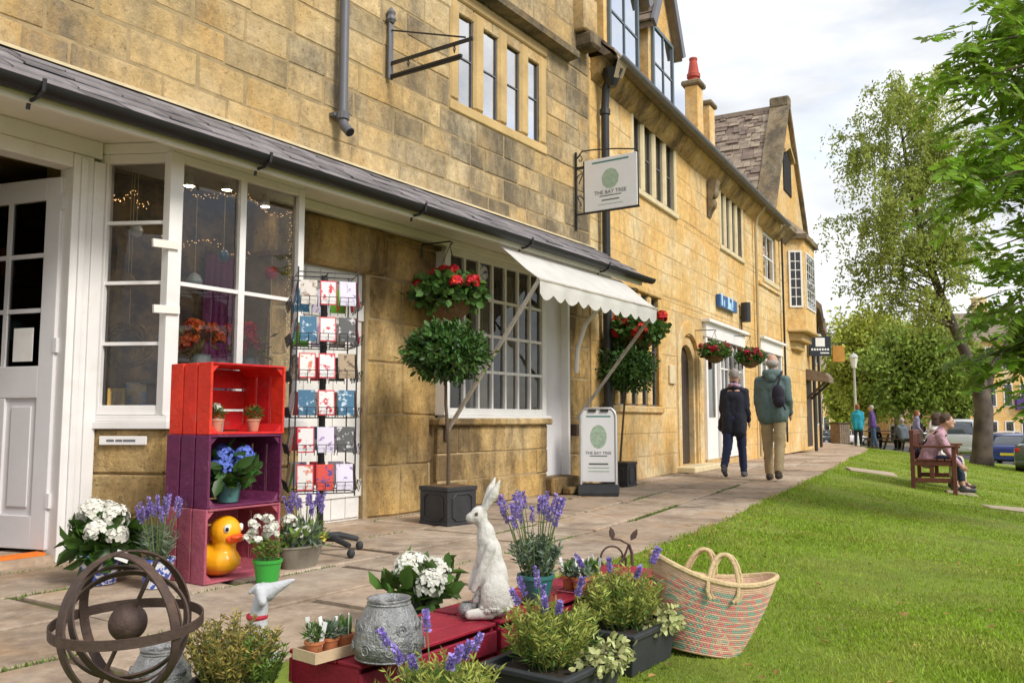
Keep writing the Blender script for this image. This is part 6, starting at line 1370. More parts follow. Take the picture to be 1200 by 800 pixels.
    # jacket or coat, down to the hem
    J_ = [('e', S(up(.355)), (.19*s*bulk**.5, .118*s*bulk, .135*s)), ('c', S(nk-V3((.03, 0, .05))), S(shl[0]+V3((.02, 0, .0))), .062*s, .058*s), ('c', S(nk-V3((-.03, 0, .05))), S(shl[1]+V3((-.02, 0, .0))), .062*s, .058*s), ('c', S(nk-V3((0, .0, .06))), S(nk), .088*s, .072*s), ('e', S(nk+V3((0, -.035, -.035))), (.095*s, .075*s, .055*s))]
    for q in (-.085, 0, .085): J_.append(('c', S(up(.33)+V3((q, 0, 0))), S(up(.0)+V3((q*.95, 0, 0))), .105*s*bulk, .112*s*bulk))
    hz = hem-.93
    if pose != 'sit':
        for q in (-.07, .07): J_.append(('c', S(up(.05)+V3((q, 0, 0))), S(up(hz+.06)+V3((q*1.15, -.01, 0))), .125*s*bulk, .118*s*bulk))
    for k in (0, 1): J_ += [('c', S(shl[k]), S(el[k]), .064*s*bulk**.5, .054*s*bulk**.5), ('c', S(el[k]), S(wr[k]-(wr[k]-el[k])*.06), .054*s*bulk**.5, .044*s)]
    blob('jacket', J_, top, t, voxel=vx*1.15, smooth=9, wr=(.09, .03))
    T_ = [('e', S(up(-.0)), (.165*s, .125*s, .13*s))]
    for k in (0, 1): T_ += [('c', S(hips[k]), S(knees[k]), .095*s, .075*s), ('c', S(knees[k]), S(ank[k]+(knees[k]-ank[k])*(.32 if ankle_skin else .08)), .072*s, .058*s)]
    blob('trousers', T_, leg, t, voxel=vx*1.15, smooth=3, wr=(.07, .026))
    for k in (0, 1):
        a_ = ank[k]; dn = V3((0, math.sin(0), 0)); toe = a_+V3((0, .15, -.045)) if (pose == 'sit' or (a_.z < .13)) else a_+V3((0, .10, -.12))
        blob('shoe', [('c', S(a_+V3((0, -.03, -.035))), S(toe), .044*s, .036*s), ('c', S(a_+V3((0, -.01, .01))), S(a_+V3((0, .03, -.03))), .046*s, .044*s)], shoe, t, voxel=.011, smooth=2)
    Hh = [('e', S(hdc+V3((0, -.022, .035))), (.088*s, .098*s, .10*s))] if not bald else [('e', S(hdc+V3((0, -.04, -.015))), (.086*s, .078*s, .062*s))]
    if hairlen: Hh += [('e', S(hdc+V3((0, -.05, -.05))), (.085*s, .062*s, (.06+hairlen)*s)), ('e', S(hdc+V3((.06, -.01, -.03))), (.03*s, .05*s, .07*s)), ('e', S(hdc+V3((-.06, -.01, -.03))), (.03*s, .05*s, .07*s))]
    blob('hair', Hh, hair, t, voxel=.010, smooth=2, wr=(.022, .022))
    if collar: blob('scarf', [('c', S(nk+V3((a*.07, -.02, -.02))), S(nk+V3((a*.03, .04 if k else -.075, .0))), .04*s, .04*s) for a in (-1, 1) for k in (0, 1)], collar, t, voxel=.012, smooth=2)
    t['_s'] = s; del t['_s']
    return t, dict(up=lambda z, y=0: up(z, y)*s, shl=[q*s for q in shl], wr=[q*s for q in wr], el=[q*s for q in el], hd=hdc*s, nk=nk*s, s=s)
wk = -R(27)
t, j = person('grey-haired woman in a long navy coat walking away along the pavement', gp(862, 559), wk, 1.64, 'navy', 'navy_trouser', 'shoe_grey', 'hair_grey', hem=.70, bulk=1.02, swing=15, stoop=7, hairlen=.0, collar='scarf', phase=1)
hb = thing('handbag', 'black handbag at the left hip of the woman in navy', 'bag', gp(862, 559), wk); c = j['wr'][0]
blob('bag_body', [('e', (c.x-.05, c.y+.02, c.z-.02), (.05, .10, .10)), ('e', (c.x-.05, c.y+.02, c.z-.08), (.055, .12, .07))], 'bag_dark', hb, voxel=.012, smooth=3); MB().tube([(c.x-.05, c.y-.06, c.z+.05), (c.x-.04, c.y-.02, c.z+.18), (c.x-.02, c.y+.06, c.z+.18), (c.x-.05, c.y+.1, c.z+.05)], .009, 6).build('handle', 'bag_dark', hb)
t, j = person('tall man in a grey-green hooded jacket and khaki trousers walking away', gp(908, 563), wk, 1.80, 'teal_cloth', 'khaki', 'shoe_brown', 'hair_silver', hem=.83, bulk=1.14, swing=9, stoop=3, bald=True, phase=-1, arms=(3, 12))
n_ = j['nk']; blob('hood', [('e', tuple(n_+V3((0, -.085, -.03))), (.13, .06, .075)), ('c', tuple(n_+V3((-.09, -.03, -.01))), tuple(n_+V3((.09, -.03, -.01))), .05, .05), ('e', tuple(n_+V3((0, -.12, -.09))), (.075, .045, .07))], 'teal_cloth', t, voxel=.011, smooth=3)
sb = thing('sling_bag', 'dark sling bag across the back of the tall man', 'bag', gp(908, 563), wk); u_ = j['up']
blob('bag_body', [('e', tuple(u_(.25, -.20)+V3((.11, 0, 0))), (.09, .06, .14)), ('e', tuple(u_(.16, -.20)+V3((.12, 0, 0))), (.085, .065, .10))], 'bag_dark', sb, voxel=.012, smooth=4)
MB().tube([u_(.36, -.20)+V3((.10, 0, 0)), u_(.47, -.17)+V3((.13, 0, 0)), u_(.565, -.04)+V3((.14, 0, 0)), u_(.50, .10)+V3((.10, 0, 0)), u_(.25, .17)+V3((.0, 0, 0))], .016, 6).build('strap', 'bag_dark', sb); MB().tube([u_(.12, -.2)+V3((.17, 0, 0)), u_(.04, -.16)+V3((.2, 0, 0))], .012, 6).build('strap', 'bag_dark', sb)

# ------------------------------------------------------------------ garden bench and the two sitters
mat('bench_wood', (.13, .038, .024), .55, .25, 10, .25, 40, rand=.12)
bp0 = gt(1068, 571); brg = F2.rz; bn = thing('garden_bench', 'red-brown wooden garden bench on the lawn seen from its end', 'bench', bp0, brg)
BL, BDp = 1.5, .56
for x in (0, BL-.06):
    MB().cbox(x, x+.06, -.06, .0, -.06, .86, .006).build('leg', 'bench_wood', bn); MB().cbox(x, x+.06, -BDp-.06, -BDp, -.15, .60, .006).build('leg', 'bench_wood', bn)
    MB().cbox(x-.01, x+.07, -BDp-.12, -.061, .601, .635, .006).build('armrest', 'bench_wood', bn); MB().cbox(x+.01, x+.05, -BDp+.001, -.061, .33, .40, .005).build('side_rail', 'bench_wood', bn); MB().cbox(x+.01, x+.05, -BDp+.001, -.061, .08, .15, .005).build('stretcher', 'bench_wood', bn); MB().cbox(x+.015, x+.045, -BDp/2-.04, -BDp/2+.02, .151, .329, .005).build('brace', 'bench_wood', bn)
for k in range(5): MB().cbox(.0, BL, -BDp+.01+k*.10, -BDp+.09+k*.10, .405, .43, .005).build('seat_slat', 'bench_wood', bn)
MB().cbox(.061, BL-.061, -.05, -.01, .78, .86, .006).build('top_rail', 'bench_wood', bn); MB().cbox(.061, BL-.061, -.05, -.01, .50, .56, .006).build('back_rail', 'bench_wood', bn)
for k in range(9): x = .14+k*.145; MB().cbox(x, x+.06, -.042, -.018, .561, .779, .004).build('back_slat', 'bench_wood', bn)
def bench_at(x, y): return bp0+F2.u*x-F2.n*y
fz = math.atan2(F2.n.y, F2.n.x)-math.pi/2
t, j = person('person in a pink jacket sitting at the near end of the bench', bench_at(.42, -.20)+V3((0, 0, -.08)), fz, 1.66, 'pink_cloth', 'jeans', 'shoe_grey', 'hair_brown', pose='sit', stoop=26, bulk=1.15, arms=(-25, -25), hairlen=.0, ankle_skin=True)
ss = thing('shoulder_bag', 'dark shoulder bag on the back of the person in pink', 'bag', bench_at(.42, -.20)+V3((0, 0, -.08)), fz); u_ = j['up']
blob('bag_body', [('e', tuple(u_(.12, -.20)+V3((-.05, 0, 0))), (.12, .05, .11))], 'bag_dark', ss, voxel=.014, smooth=3); MB().tube([u_(.2, -.19)+V3((-.1, 0, 0)), u_(.38, -.14)+V3((.02, 0, 0)), u_(.52, -.06)+V3((.13, 0, 0)), u_(.45, .12)+V3((.1, 0, 0))], .012, 6).build('strap', 'bag_dark', ss)
person('person in a white top sitting beyond the pink jacket on the bench', bench_at(1.02, -.22)+V3((0, 0, -.08)), fz+R(25), 1.62, 'white_cloth', 'cream_trouser', 'shoe_brown', 'hair_brown', pose='sit', stoop=12, arms=(-22, -20), hairlen=.03, ankle_skin=True)

# ------------------------------------------------------------------ people and tables at the far end
def far_at(px, Y): q = at_depth(px, 490, Y); return V3((q.x, Y, zt(q.x, Y)))
def far_person(label, px, Y, H, *a, **k): return person(label, far_at(px, Y), k.pop('rz', wk), H, *a, fine=False, **k)
far_person('person in a turquoise jacket standing at the far end of the pavement', 1005, 33, 1.62, 'turquoise_cloth', 'black_cloth', 'shoe_brown', 'hair_ginger', hem=.72, bulk=1.15, swing=5, hairlen=.02)
far_person('white-haired person in a violet top standing beside the cafe tables', 1023, 32, 1.60, 'violet_cloth', 'blue_jeans', 'shoe_grey', 'hair_silver', hem=.85, bulk=1.1, swing=5, rz=R(60))
far_person('fair-haired person in a lilac jacket standing right of the cafe tables', 1073, 33, 1.66, 'lilac_cloth', 'blue_jeans', 'shoe_grey', 'hair_ginger', hem=.8, bulk=1.1, swing=6, rz=R(-100), hairlen=.08)
def cafe_table(label, px, py, rz):
    p = far_at(px, py); t = thing('picnic_table', label, 'table', p, rz, 'cafe tables on the grass')
    for k in range(4): MB().box(-.9, .9, -.34+k*.175, -.18+k*.175, .72, .75).build('plank', 'wood_dark', t)
    for sy in (-.7, .56): MB().box(-.9, .9, sy, sy+.14, .43, .46).build('bench_plank', 'wood_dark', t)
    for x in (-.65, .65):
        MB().bar((x, -.25, .72), (x, -.62, 0), .06).build('leg', 'wood_dark', t); MB().bar((x, .25, .72), (x, .62, 0), .06).build('leg', 'wood_dark', t); MB().box(x-.03, x+.03, -.68, .68, .37, .43).build('cross_beam', 'wood_dark', t)
    return p
q = cafe_table('dark wooden picnic table with a seated person at the far end', 1041, 33.5, R(-10)); q2 = cafe_table('dark wooden picnic table right of the seated person', 1061, 35.5, R(15))
person('person in slate blue sitting at the dark picnic table', q+V3((.3, -.62, -.02)), R(8), 1.68, 'slate_cloth', 'black_cloth', 'shoe_grey', 'hair_silver', pose='sit', stoop=8, bulk=1.2, arms=(-20, -20), fine=False)
person('dark-clothed person sitting on the far side of the picnic table', q+V3((-.35, .62, -.02)), R(180), 1.66, 'black_cloth', 'black_cloth', 'shoe_grey', 'hair_brown', pose='sit', stoop=10, bulk=1.1, arms=(-20, -20), fine=False)

# ------------------------------------------------------------------ lamp post
p = far_at(1003, 38); lp = thing('street_lamp', 'slim pale street lamp post in front of the far trees', 'street lamp', p, 0); zt_ = at_depth(1003, 414, p.y).z-p.z
mat('lamp_paint', (.50, .50, .46), .5, .1, 6); mat('lamp_glass', (.75, .75, .70), .3, .05, 6)
MB().lathe([(.13, 0), (.13, .3), (.08, .4), (.065, .8), (.05, zt_-.7), (.07, zt_-.66)], 12).build('post', 'lamp_paint', lp, smooth=True); MB().lathe([(.10, zt_-.65), (.19, zt_-.2), (.19, zt_-.18)], 8).build('lantern', 'lamp_glass', lp); MB().lathe([(.23, zt_-.18), (.12, zt_-.04), (.03, zt_), (.001, zt_+.08)], 8).build('cap', 'lamp_paint', lp)

# ------------------------------------------------------------------ parked cars
mat('car_glass', (.05, .06, .07), .08, .1, 3, spec=.8); mat('tyre', (.02, .02, .02), .85, .1, 10); mat('rim', (.45, .45, .47), .35, .1, 10, metal=.7); mat('tail_red', (.5, .01, .015), .25, .05, 5, spec=.7); mat('plate_yellow', (.75, .6, .05), .5, .02, 5); mat('chrome', (.6, .6, .62), .2, .05, 5, metal=.8); mat('lamp_clear', (.75, .75, .78), .2, .05, 5)
for nm, c in (('blue', (.012, .03, .19)), ('silver', (.45, .46, .47)), ('white', (.70, .70, .70)), ('grey', (.22, .24, .25)), ('dark', (.03, .035, .035)), ('green', (.05, .075, .06))): mat('car_'+nm, c, .3, .04, 3, spec=.6, coat=.6)
def car(label, loc, rz, colr, estate=False, s=1.0):
    t = thing('parked_car', label, 'car', loc, rz, 'cars parked beside the green'); t.scale = (s, s, s); L_ = 4.3
    # local +y is the nose; body stations along y: (y, half width, bottom, top)
    def loft(st_, nm, m, par, nseg=10, pw=.35):
        b = MB(); n = 16
        for (y, w_, z0, z1) in st_:
            for k in range(n):
                a = 2*math.pi*(k+.5)/n; ca, sa = math.cos(a), math.sin(a); b.v.append((w_*math.copysign(abs(ca)**pw, ca), y, (z0+z1)/2+(z1-z0)/2*math.copysign(abs(sa)**pw, sa)))
        for i in range(len(st_)-1):
            for k in range(n): b.f.append((i*n+k, i*n+(k+1) % n, (i+1)*n+(k+1) % n, (i+1)*n+k))
        b.f.append(tuple(range(n))[::-1]); b.f.append(tuple(range((len(st_)-1)*n, len(st_)*n))); return b.build(nm, m, par, smooth=True)
    bt = .90
    loft([(-2.13, .66, .42, .80), (-2.08, .80, .30, .90), (-1.9, .86, .24, .94), (-1.2, .88, .22, .95), (0, .885, .22, .94), (1.0, .88, .22, .90), (1.6, .85, .24, .82), (2.0, .76, .28, .72), (2.13, .62, .36, .62)], 'body', 'car_'+colr, t)
    cab = [(-1.95, .70, .88, .96), (-1.62, .69, .88, 1.36), (-1.2, .68, .88, 1.44), (-.2, .68, .88, 1.45), (.35, .67, .88, 1.36), (.95, .70, .86, .92)] if estate else [(-1.72, .70, .90, .96), (-1.05, .66, .88, 1.33), (-.6, .66, .88, 1.41), (-.1, .66, .88, 1.42), (.3, .66, .88, 1.35), (.98, .70, .86, .92)]
    loft(cab, 'windows', 'car_glass', t, pw=.45)
    rf_ = [(y, w_+.012, z1-.07, z1+.012) for (y, w_, z0, z1) in cab[1:-1]]; loft(rf_, 'roof', 'car_'+colr, t, pw=.5)
    for sx in (-1, 1):
        for y0, z0, y1, z1 in ((cab[0][0]+.03, .92, cab[1][0], cab[1][3]-.02), (cab[-1][0]-.05, .9, cab[-2][0], cab[-2][3]-.02), (-.35, .92, -.35, 1.36)): MB().bar((sx*.70, y0, z0), (sx*.665, y1, z1), .05, .05).build('pillar', 'car_'+colr, t)
        for y in (-1.32, 1.32):
            w = MB().tube([(sx*.72, y, .31), (sx*.885, y, .31)], .31, 20).build('wheel', 'tyre', t); MB().tube([(sx*.87, y, .31), (sx*.892, y, .31)], .20, 14).build('rim', 'rim', w)
        MB().ell((sx*.67, -2.06, .74), (.15, .06, .09)).build('tail_light', 'tail_red', t, smooth=True); MB().ell((sx*.60, 2.03, .62), (.14, .09, .07)).build('headlight', 'lamp_clear', t, smooth=True); MB().ell((sx*.93, .55, .98), (.09, .06, .06)).build('mirror', 'car_'+colr, t, smooth=True)
    MB().box(-.26, .26, -2.155, -2.128, .50, .61).build('number_plate', 'plate_yellow', t); loft([(-2.19, .62, .34, .46), (-2.12, .80, .32, .48), (-1.98, .87, .32, .48)], 'bumper', 'car_'+colr, t)
    return t
def put_car(label, px, py, rz, colr, **k): car(label, gt(px, py)+V3((0, 0, .0)), R(rz), colr, **k)
put_car('dark blue saloon car with red tail lights right of the tree trunk', 1190, 545, -38, 'blue')
put_car('grey car just right of the tree trunk', 1163, 533, -35, 'grey', estate=True)
put_car('silver estate car with tall red tail lights left of the tree trunk', 1120, 537, -30, 'silver', estate=True)
put_car('white car behind the silver estate, left of the tree trunk', 1096, 530, -30, 'white')
put_car('dark green car cut by the right edge of the picture', 1246, 557, -40, 'green')
put_car('pale car parked behind the blue saloon', 1184, 526, -50, 'white')
for px, cl_, a_, lab in ((993, 'white', -60, 'white car far off beside the litter bin'), (974, 'dark', -70, 'dark car far off behind the litter bin')): q = at_depth(px, 505, 78); q.z = zt(q.x, q.y); car(lab, q, R(a_), cl_)
# slabs let into the lawn
for (px, py, lx, ly, lab) in ((1022, 554, .8, .45, 'worn stone slab set into the lawn left of the bench'), (1196, 599, .85, .4, 'flat stone slab in the lawn at the right edge'), (1127, 578, .45, .25, 'thin pale slab in the grass before the bench')):
    p = gt(px, py); t = MB().cbox(-lx/2, lx/2, -ly/2, ly/2, -.05, .022, .012, jit=.03, rng=random.Random(px)).build('stone_slab', 'concrete'); t.location = (p.x, p.y, p.z); sx_, sy_ = zt(p.x+.4, p.y)-zt(p.x-.4, p.y), zt(p.x, p.y+.4)-zt(p.x, p.y-.4); t.rotation_euler = (math.atan2(sy_, .8), -math.atan2(sx_, .8), R(-15)); tag(t, lab, 'slab', 'stone slabs in the lawn')

# ------------------------------------------------------------------ far houses across the road
def far_house(label, px0, px1, pyb, pyt, Y, nx, ny, rz, roof=.25, sign=False):
    p0 = at_depth(px0, pyb, Y); p1 = at_depth(px1, pyt, Y); W_ = p1.x-p0.x; Hh = p1.z-p0.z; t = thing('far_house', label, 'house', (p0.x, Y, min(p0.z, -1.9)), R(rz)); Hh += p0.z-min(p0.z, -1.9)
    MB().box(0, W_, 0, 8, 0, Hh).build('wall', 'stone2', t); r_ = MB().prism([(-.4, Hh+.001), (4, Hh+W_*roof*.3+2.0), (8.4, Hh+.001)], 'x', -.2, W_+.2).build('roof', 'stone_slate', t)
    dx = W_/nx; dz = Hh/ny
    for i in range(nx):
        for j in range(ny):
            a, b = dx*(i+.28), dx*(i+.72); c, d = dz*(j+.25), dz*(j+.82); w = MB().box(a-.08, b+.08, -.05, -.002, c-.08, d+.08).build('window', 'white_paint', t); MB().box(a, (a+b)/2-.04, -.06, -.051, c, d).build('pane', 'pane_dark', w); MB().box((a+b)/2+.04, b, -.06, -.051, c, d).build('pane', 'pane_dark', w); MB().box(a, b, -.0505, -.0502, c, d).build('pane_backing', 'dark_void', w)  # near-black sheet behind the panes stands in for the unlit rooms
    for k in range(2): MB().cbox(W_*(.2+.55*k), W_*(.2+.55*k)+1, 3.5, 4.5, Hh+1, Hh+W_*roof*.3+3.4, .05).build('chimney', 'stone2', r_)
    if sign: MB().box(W_*.32, W_*.44, -.4, -.062, Hh*.38, Hh*.5).build('hanging_board', 'violet_cloth', t)
    return t
far_house('three storey golden house across the road behind the parked cars', 1136, 1290, 512, 400, 72, 9, 3, -8, sign=True)
far_house('long low golden house across the road left of the tree trunk', 1040, 1132, 508, 462, 84, 8, 2, -4)
far_house('golden house glimpsed behind the lime trees beside the street lamp', 962, 1030, 505, 436, 80, 5, 2, 8)

# ------------------------------------------------------------------ trees
mat('birch_bark', (.13, .10, .075), .85, .4, 6, .6, 25, coord='World', second=(.06, .045, .035), smix=(.45, .6), sscale=3)
mat('tree_birch', (.38, .44, .09), .6, .2, .5, island=.4, trans=.5, coord='World'); mat('tree_lime', (.40, .43, .06), .6, .3, .35, island=.45, trans=.35, coord='World'); mat('tree_green', (.25, .33, .05), .6, .3, .4, island=.4, trans=.3, coord='World'); mat('tree_ash', (.20, .33, .03), .5, .25, .9, island=.5, trans=.5, coord='World')
def tree(label, base, trunk, crown, nl, leaves_n, ll, lw_, m, seed, droop=.0, bark='bark', start=.35, sig=.09, nsub=6, group=None, name='tree', extra=None, sun=False):
    g = np.random.default_rng(seed); t = thing(name, label, 'tree', base, 0, group); tk = MB(); pts = [V3(p[:3]) for p in trunk]; rs_ = [p[3] for p in trunk]; tk.tube(pts, rs_, 12)
    cl = [len(pts)]; tips = []; cs = crown
    for (c, r, share) in cs:
        c = V3(c)
        for i in range(max(2, int(nl*share))):
            d = V3(sph(g, 1)[0]); q = g.uniform(.55, 1.0); end = c+V3((d.x*r[0], d.y*r[1], d.z*r[2]))*q; u = g.uniform(start, 1); k = u*(len(pts)-1); i0 = min(int(k), len(pts)-2); st_ = pts[i0].lerp(pts[i0+1], k-i0)
            mid = st_.lerp(end, .5)+V3((0, 0, .12*(end-st_).length))+V3(g.normal(size=3))*.05*(end-st_).length; r0 = max(.012, rs_[min(i0+1, len(rs_)-1)]*.42); path = [st_, st_.lerp(mid, .6), mid, mid.lerp(end, .55)+V3((0, 0, .04)), end-V3((0, 0, droop*.2))]
            tk.tube(path, [r0, r0*.75, r0*.5, r0*.3, r0*.12], 6, cap=False)
            for s_ in range(nsub):
                tt = g.uniform(.3, 1); kk = tt*4; i1 = min(int(kk), 3); a = path[i1].lerp(path[i1+1], kk-i1); e = a+V3(g.normal(size=3))*.20*np.mean(r)+V3((0, 0, -droop*g.uniform(.2, 1)*np.mean(r))); tk.tube([a, a.lerp(e, .5)+V3((0, 0, .05)), e], [r0*.22, r0*.15, r0*.06], 4, cap=False); tips.append((a, e, np.mean(r)))
    tk.build('trunk', bark, t, smooth=True, fix=False)
    n = leaves_n; idx = g.integers(0, len(tips), n); A = np.array([t_[0] for t_ in tips])[idx]; B = np.array([t_[1] for t_ in tips])[idx]; Rm = np.array([t_[2] for t_ in tips])[idx]; u = g.uniform(.1, 1.1, n)[:, None]
    P = A*(1-u)+B*u+g.normal(size=(n, 3))*(Rm*sig)[:, None]; D = g.normal(size=(n, 3)); D[:, 2] -= .3+droop*1.5
    leaf_mesh('crown', P, D, ll, lw_, m, t, seed+1); return t
bb = gt(1150, 544); Yb = bb.y
def rel(px, py, dy=0): q = at_depth(px, py, Yb+dy); return (q.x-bb.x, q.y-bb.y, q.z-bb.z)
k_ = Yb/1000
tr_ = [(0, 0, -.1, 14*k_), (*rel(1151, 530), 11*k_), (*rel(1153, 480), 10*k_), (*rel(1147, 448), 8.5*k_), (*rel(1126, 402), 5.5*k_), (*rel(1102, 345), 4.6*k_), (*rel(1081, 285), 3.8*k_), (*rel(1066, 215), 2.6*k_), (*rel(1052, 125), .8*k_)]
def birch(label, base, trunk):
    """limbs leave the leaning stem, rise and arch over; leafy twigs hang from them in strands"""
    g = np.random.default_rng(19); t = thing('birch_tree', label, 'tree', base, 0); tk = MB(); pts = [V3(p[:3]) for p in trunk]; rs_ = [p[3] for p in trunk]; tk.tube(pts, rs_, 12)
    tk.tube([V3(rel(1152, 470)), V3(rel(1163, 430)), V3(rel(1188, 392)), V3(rel(1218, 350))], [6*k_, 5*k_, 4*k_, 2*k_], 8); PP = []; DD = []
    for i in range(94):
        u = g.uniform(.52, .99); k = u*(len(pts)-1); i0 = min(int(k), len(pts)-2); st_ = pts[i0].lerp(pts[i0+1], k-i0); az = g.uniform(0, 6.28)
        f = (u-.52)/.47; reach = (54+44*math.sin(min(1, f*1.15)*math.pi*.85))*k_*g.uniform(.55, 1.15); rise = (24+18*f)*k_*g.uniform(.3, 1.3)
        dx = math.cos(az)*reach-(26*k_ if f < .6 else 8*k_); end = st_+V3((dx, math.sin(az)*reach*.8, rise)); mid = st_.lerp(end, .5)+V3((0, 0, rise*.35)); r0 = max(.012, rs_[i0+1]*.32)
        path = [st_, st_.lerp(mid, .55), mid, mid.lerp(end, .6)+V3((0, 0, .02)), end-V3((0, 0, rise*.35))]; tk.tube(path, [r0, r0*.75, r0*.5, r0*.3, r0*.12], 6, cap=False)
        for s_ in range(15 if f > .3 else 8):
            tt = g.uniform(.25 if f > .3 else .5, 1.0); kk = tt*4; i1 = min(int(kk), 3); a = path[i1].lerp(path[i1+1], kk-i1); sp = V3(g.normal(size=3))*9*k_; L_ = g.uniform(14, 46)*k_*(.6+.6*tt)*(1 if f > .3 else .5); e1 = a+V3((sp.x, sp.y, abs(sp.z)*.3)); e2 = e1+V3((sp.x*.4, sp.y*.4, -L_))
            tk.tube([a, e1, e2], [r0*.16, r0*.10, r0*.04], 4, cap=False); m_ = int(26*g.uniform(.5, 1.3)*(L_/(30*k_)+.4)); uu = g.uniform(0, 1.05, m_)[:, None]; A_1, A_2, A_3 = np.array(a), np.array(e1), np.array(e2)
            P = np.where(uu < .3, A_1+(A_2-A_1)*uu/.3, A_2+(A_3-A_2)*(uu-.3)/.7)+g.normal(size=(m_, 3))*2.2*k_; PP.append(P); D = g.normal(size=(m_, 3)); D[:, 2] -= .8; DD.append(D)
    tk.build('trunk', 'birch_bark', t, smooth=True, fix=False); leaf_mesh('crown', np.concatenate(PP), np.concatenate(DD), 3.9*k_, 2.0*k_, 'tree_birch', t, 5); return t
birch('tall airy birch with a leaning trunk on the lawn behind the bench', bb, tr_)
# round lime trees at the far end
for k, (px, pyc, pyb, rx, rz_, Y, m, lab) in enumerate(((1022, 425, 508, 56, 66, 52, 'tree_lime', 'yellow-green lime tree behind the street lamp'), (1076, 432, 512, 58, 58, 47, 'tree_green', 'round green tree behind the person in lilac'), (1122, 440, 512, 38, 50, 50, 'tree_green', 'green tree close behind the birch trunk'), (990, 455, 506, 24, 42, 62, 'tree_lime', 'small yellow-green tree at the end of the row of houses'), (1052, 418, 508, 46, 46, 66, 'tree_lime', 'taller lime tree behind the round green tree'))):
    b0 = at_depth(px, pyb, Y); b0.z = min(b0.z, zt(b0.x, b0.y)); kk = Y/1000; cz_ = at_depth(px, pyc, Y).z-b0.z
    tree(lab, b0, [(0, 0, 0, .28), (.05, 0, cz_*.5, .22), (0, .05, cz_, .14), (.1, 0, cz_+rz_*kk*.6, .05)], [((0, 0, cz_), (rx*kk, rx*kk*.9, rz_*kk), 1.0)], 60, 17000, .24, .15, m, 40+k, droop=.02, start=.3, sig=.13, nsub=6, group='lime trees at the end of the street')
# near ash tree whose branches reach in from the right
at_ = V3((8.3, 8.6, 0)); at_.z = zt(at_.x, at_.y); ash = thing('ash_tree', 'leafy green ash branches reaching in from the right edge', 'tree', at_, 0); g = np.random.default_rng(77); lim = MB(); LP = []; LD = []; LU = []; rach = MB()
lim.tube([(0, 0, -.1), (.05, 0, 1.2), (0, .1, 2.6), (.1, 0, 4.2), (.0, .1, 5.8)], [.22, .19, .16, .12, .06], 12)
targets = [(1150, 18, 7.6, 1.), (1118, 58, 7.5, 1.), (1112, 100, 7.4, .9), (1135, 130, 7.8, 1.), (1170, 60, 8.2, 1.1), (1120, 180, 7.2, 1.), (1118, 225, 7.1, 1.1), (1150, 215, 7.9, 1.2), (1180, 160, 8.3, 1.1), (1185, 245, 8, 1.2), (1165, 290, 7.6, 1.), (1190, 335, 8, 1.1), (1155, 372, 7.9, 1.), (1138, 425, 8.3, .9), (1175, 410, 8.2, 1.1), (1200, 455, 8.4, .9), (1195, 20, 8.4, 1.2), (1210, 110, 8.4, 1.2), (1225, 200, 8.3, 1.2), (1225, 300, 8.3, 1.2), (1230, 400, 8.3, 1.2), (1195, -30, 8.2, 1.1)]
for (px, py, Y, den) in targets:
    e = at_depth(px, py, Y)-at_; s0 = V3((0, 0, max(1.3, min(5.2, e.z+.55+g.uniform(-.2, .2))))); mid = s0.lerp(e, .5)+V3((0, 0, .28)); path = [s0, s0.lerp(mid, .5)+V3((0, 0, .1)), mid, mid.lerp(e, .55)+V3((0, 0, .08)), e]; lim.tube(path, [.045, .035, .024, .014, .004], 7, cap=False)
    for i in range(int(64*den)):
        tt = g.uniform(.42, 1.0)**.8; kk = tt*4; i1 = min(int(kk), 3); a = path[i1].lerp(path[i1+1], kk-i1)+V3(g.normal(size=3))*.13
        dr_ = V3((g.normal()-.6, g.normal()*.9, g.normal()*.55-.35)).normalized(); Lr = g.uniform(.2, .32); pr_ = [a, a+dr_*Lr*.5, a+dr_*Lr+V3((0, 0, -.05))]; rach.tube(pr_, [.0025, .002, .001], 4, cap=False); sd_ = dr_.cross(V3((0, 0, 1))+V3(g.normal(size=3))*.3).normalized(); nu = sd_.cross(dr_)
        for q in range(7):
            p_ = pr_[0].lerp(pr_[2], .18+.13*q)+V3((0, 0, -.0))
            for sg in (-1, 1): LP.append(p_); LD.append(sd_*sg+dr_*.45+V3((0, 0, -.18))); LU.append(nu)
        LP.append(pr_[2]); LD.append(dr_); LU.append(nu)
lim.build('trunk', 'bark', ash, smooth=True, fix=False); rach.build('leaf_stalks', 'stem_green', ash, fix=False)['kind'] = 'stuff'
leaf_mesh('crown', np.array(LP), np.array(LD), .12, .045, 'tree_ash', ash, 5, fold=.12, up=np.array(LU))

# ------------------------------------------------------------------ grass blades on the lawn, moss tufts in the joints, fallen leaves
g = np.random.default_rng(11); N = 520000
th = R(90)-g.uniform(R(-14), R(44), N); rr = 2.3+30*g.uniform(0, 1, N)**2.3
X = rr*np.cos(th); Y = rr*np.sin(th)
def edge_many(X, Y):
    E = np.empty(len(X)); a = EDGE[12:90]; ab = EDGE[13:91]-a
    for s0 in range(0, len(X), 20000):
        p = np.stack([X[s0:s0+20000], Y[s0:s0+20000]], 1)[:, None]; t = np.clip(((p-a)*ab).sum(2)/(ab*ab).sum(1), 0, 1); q = a+ab*t[..., None]; d = np.linalg.norm(p-q, axis=2); i = d.argmin(1); k = np.arange(len(i)); cr_ = ab[i, 0]*(p[:, 0, 1]-a[i, 1])-ab[i, 1]*(p[:, 0, 0]-a[i, 0]); E[s0:s0+20000] = d[k, i]*np.where(cr_ > 0, -1, 1)
    return E
Ee = edge_many(X, Y); worn = np.sin(X*1.7+1)*np.cos(Y*1.3)+.6*np.sin(X*4.1)*np.sin(Y*3.7)
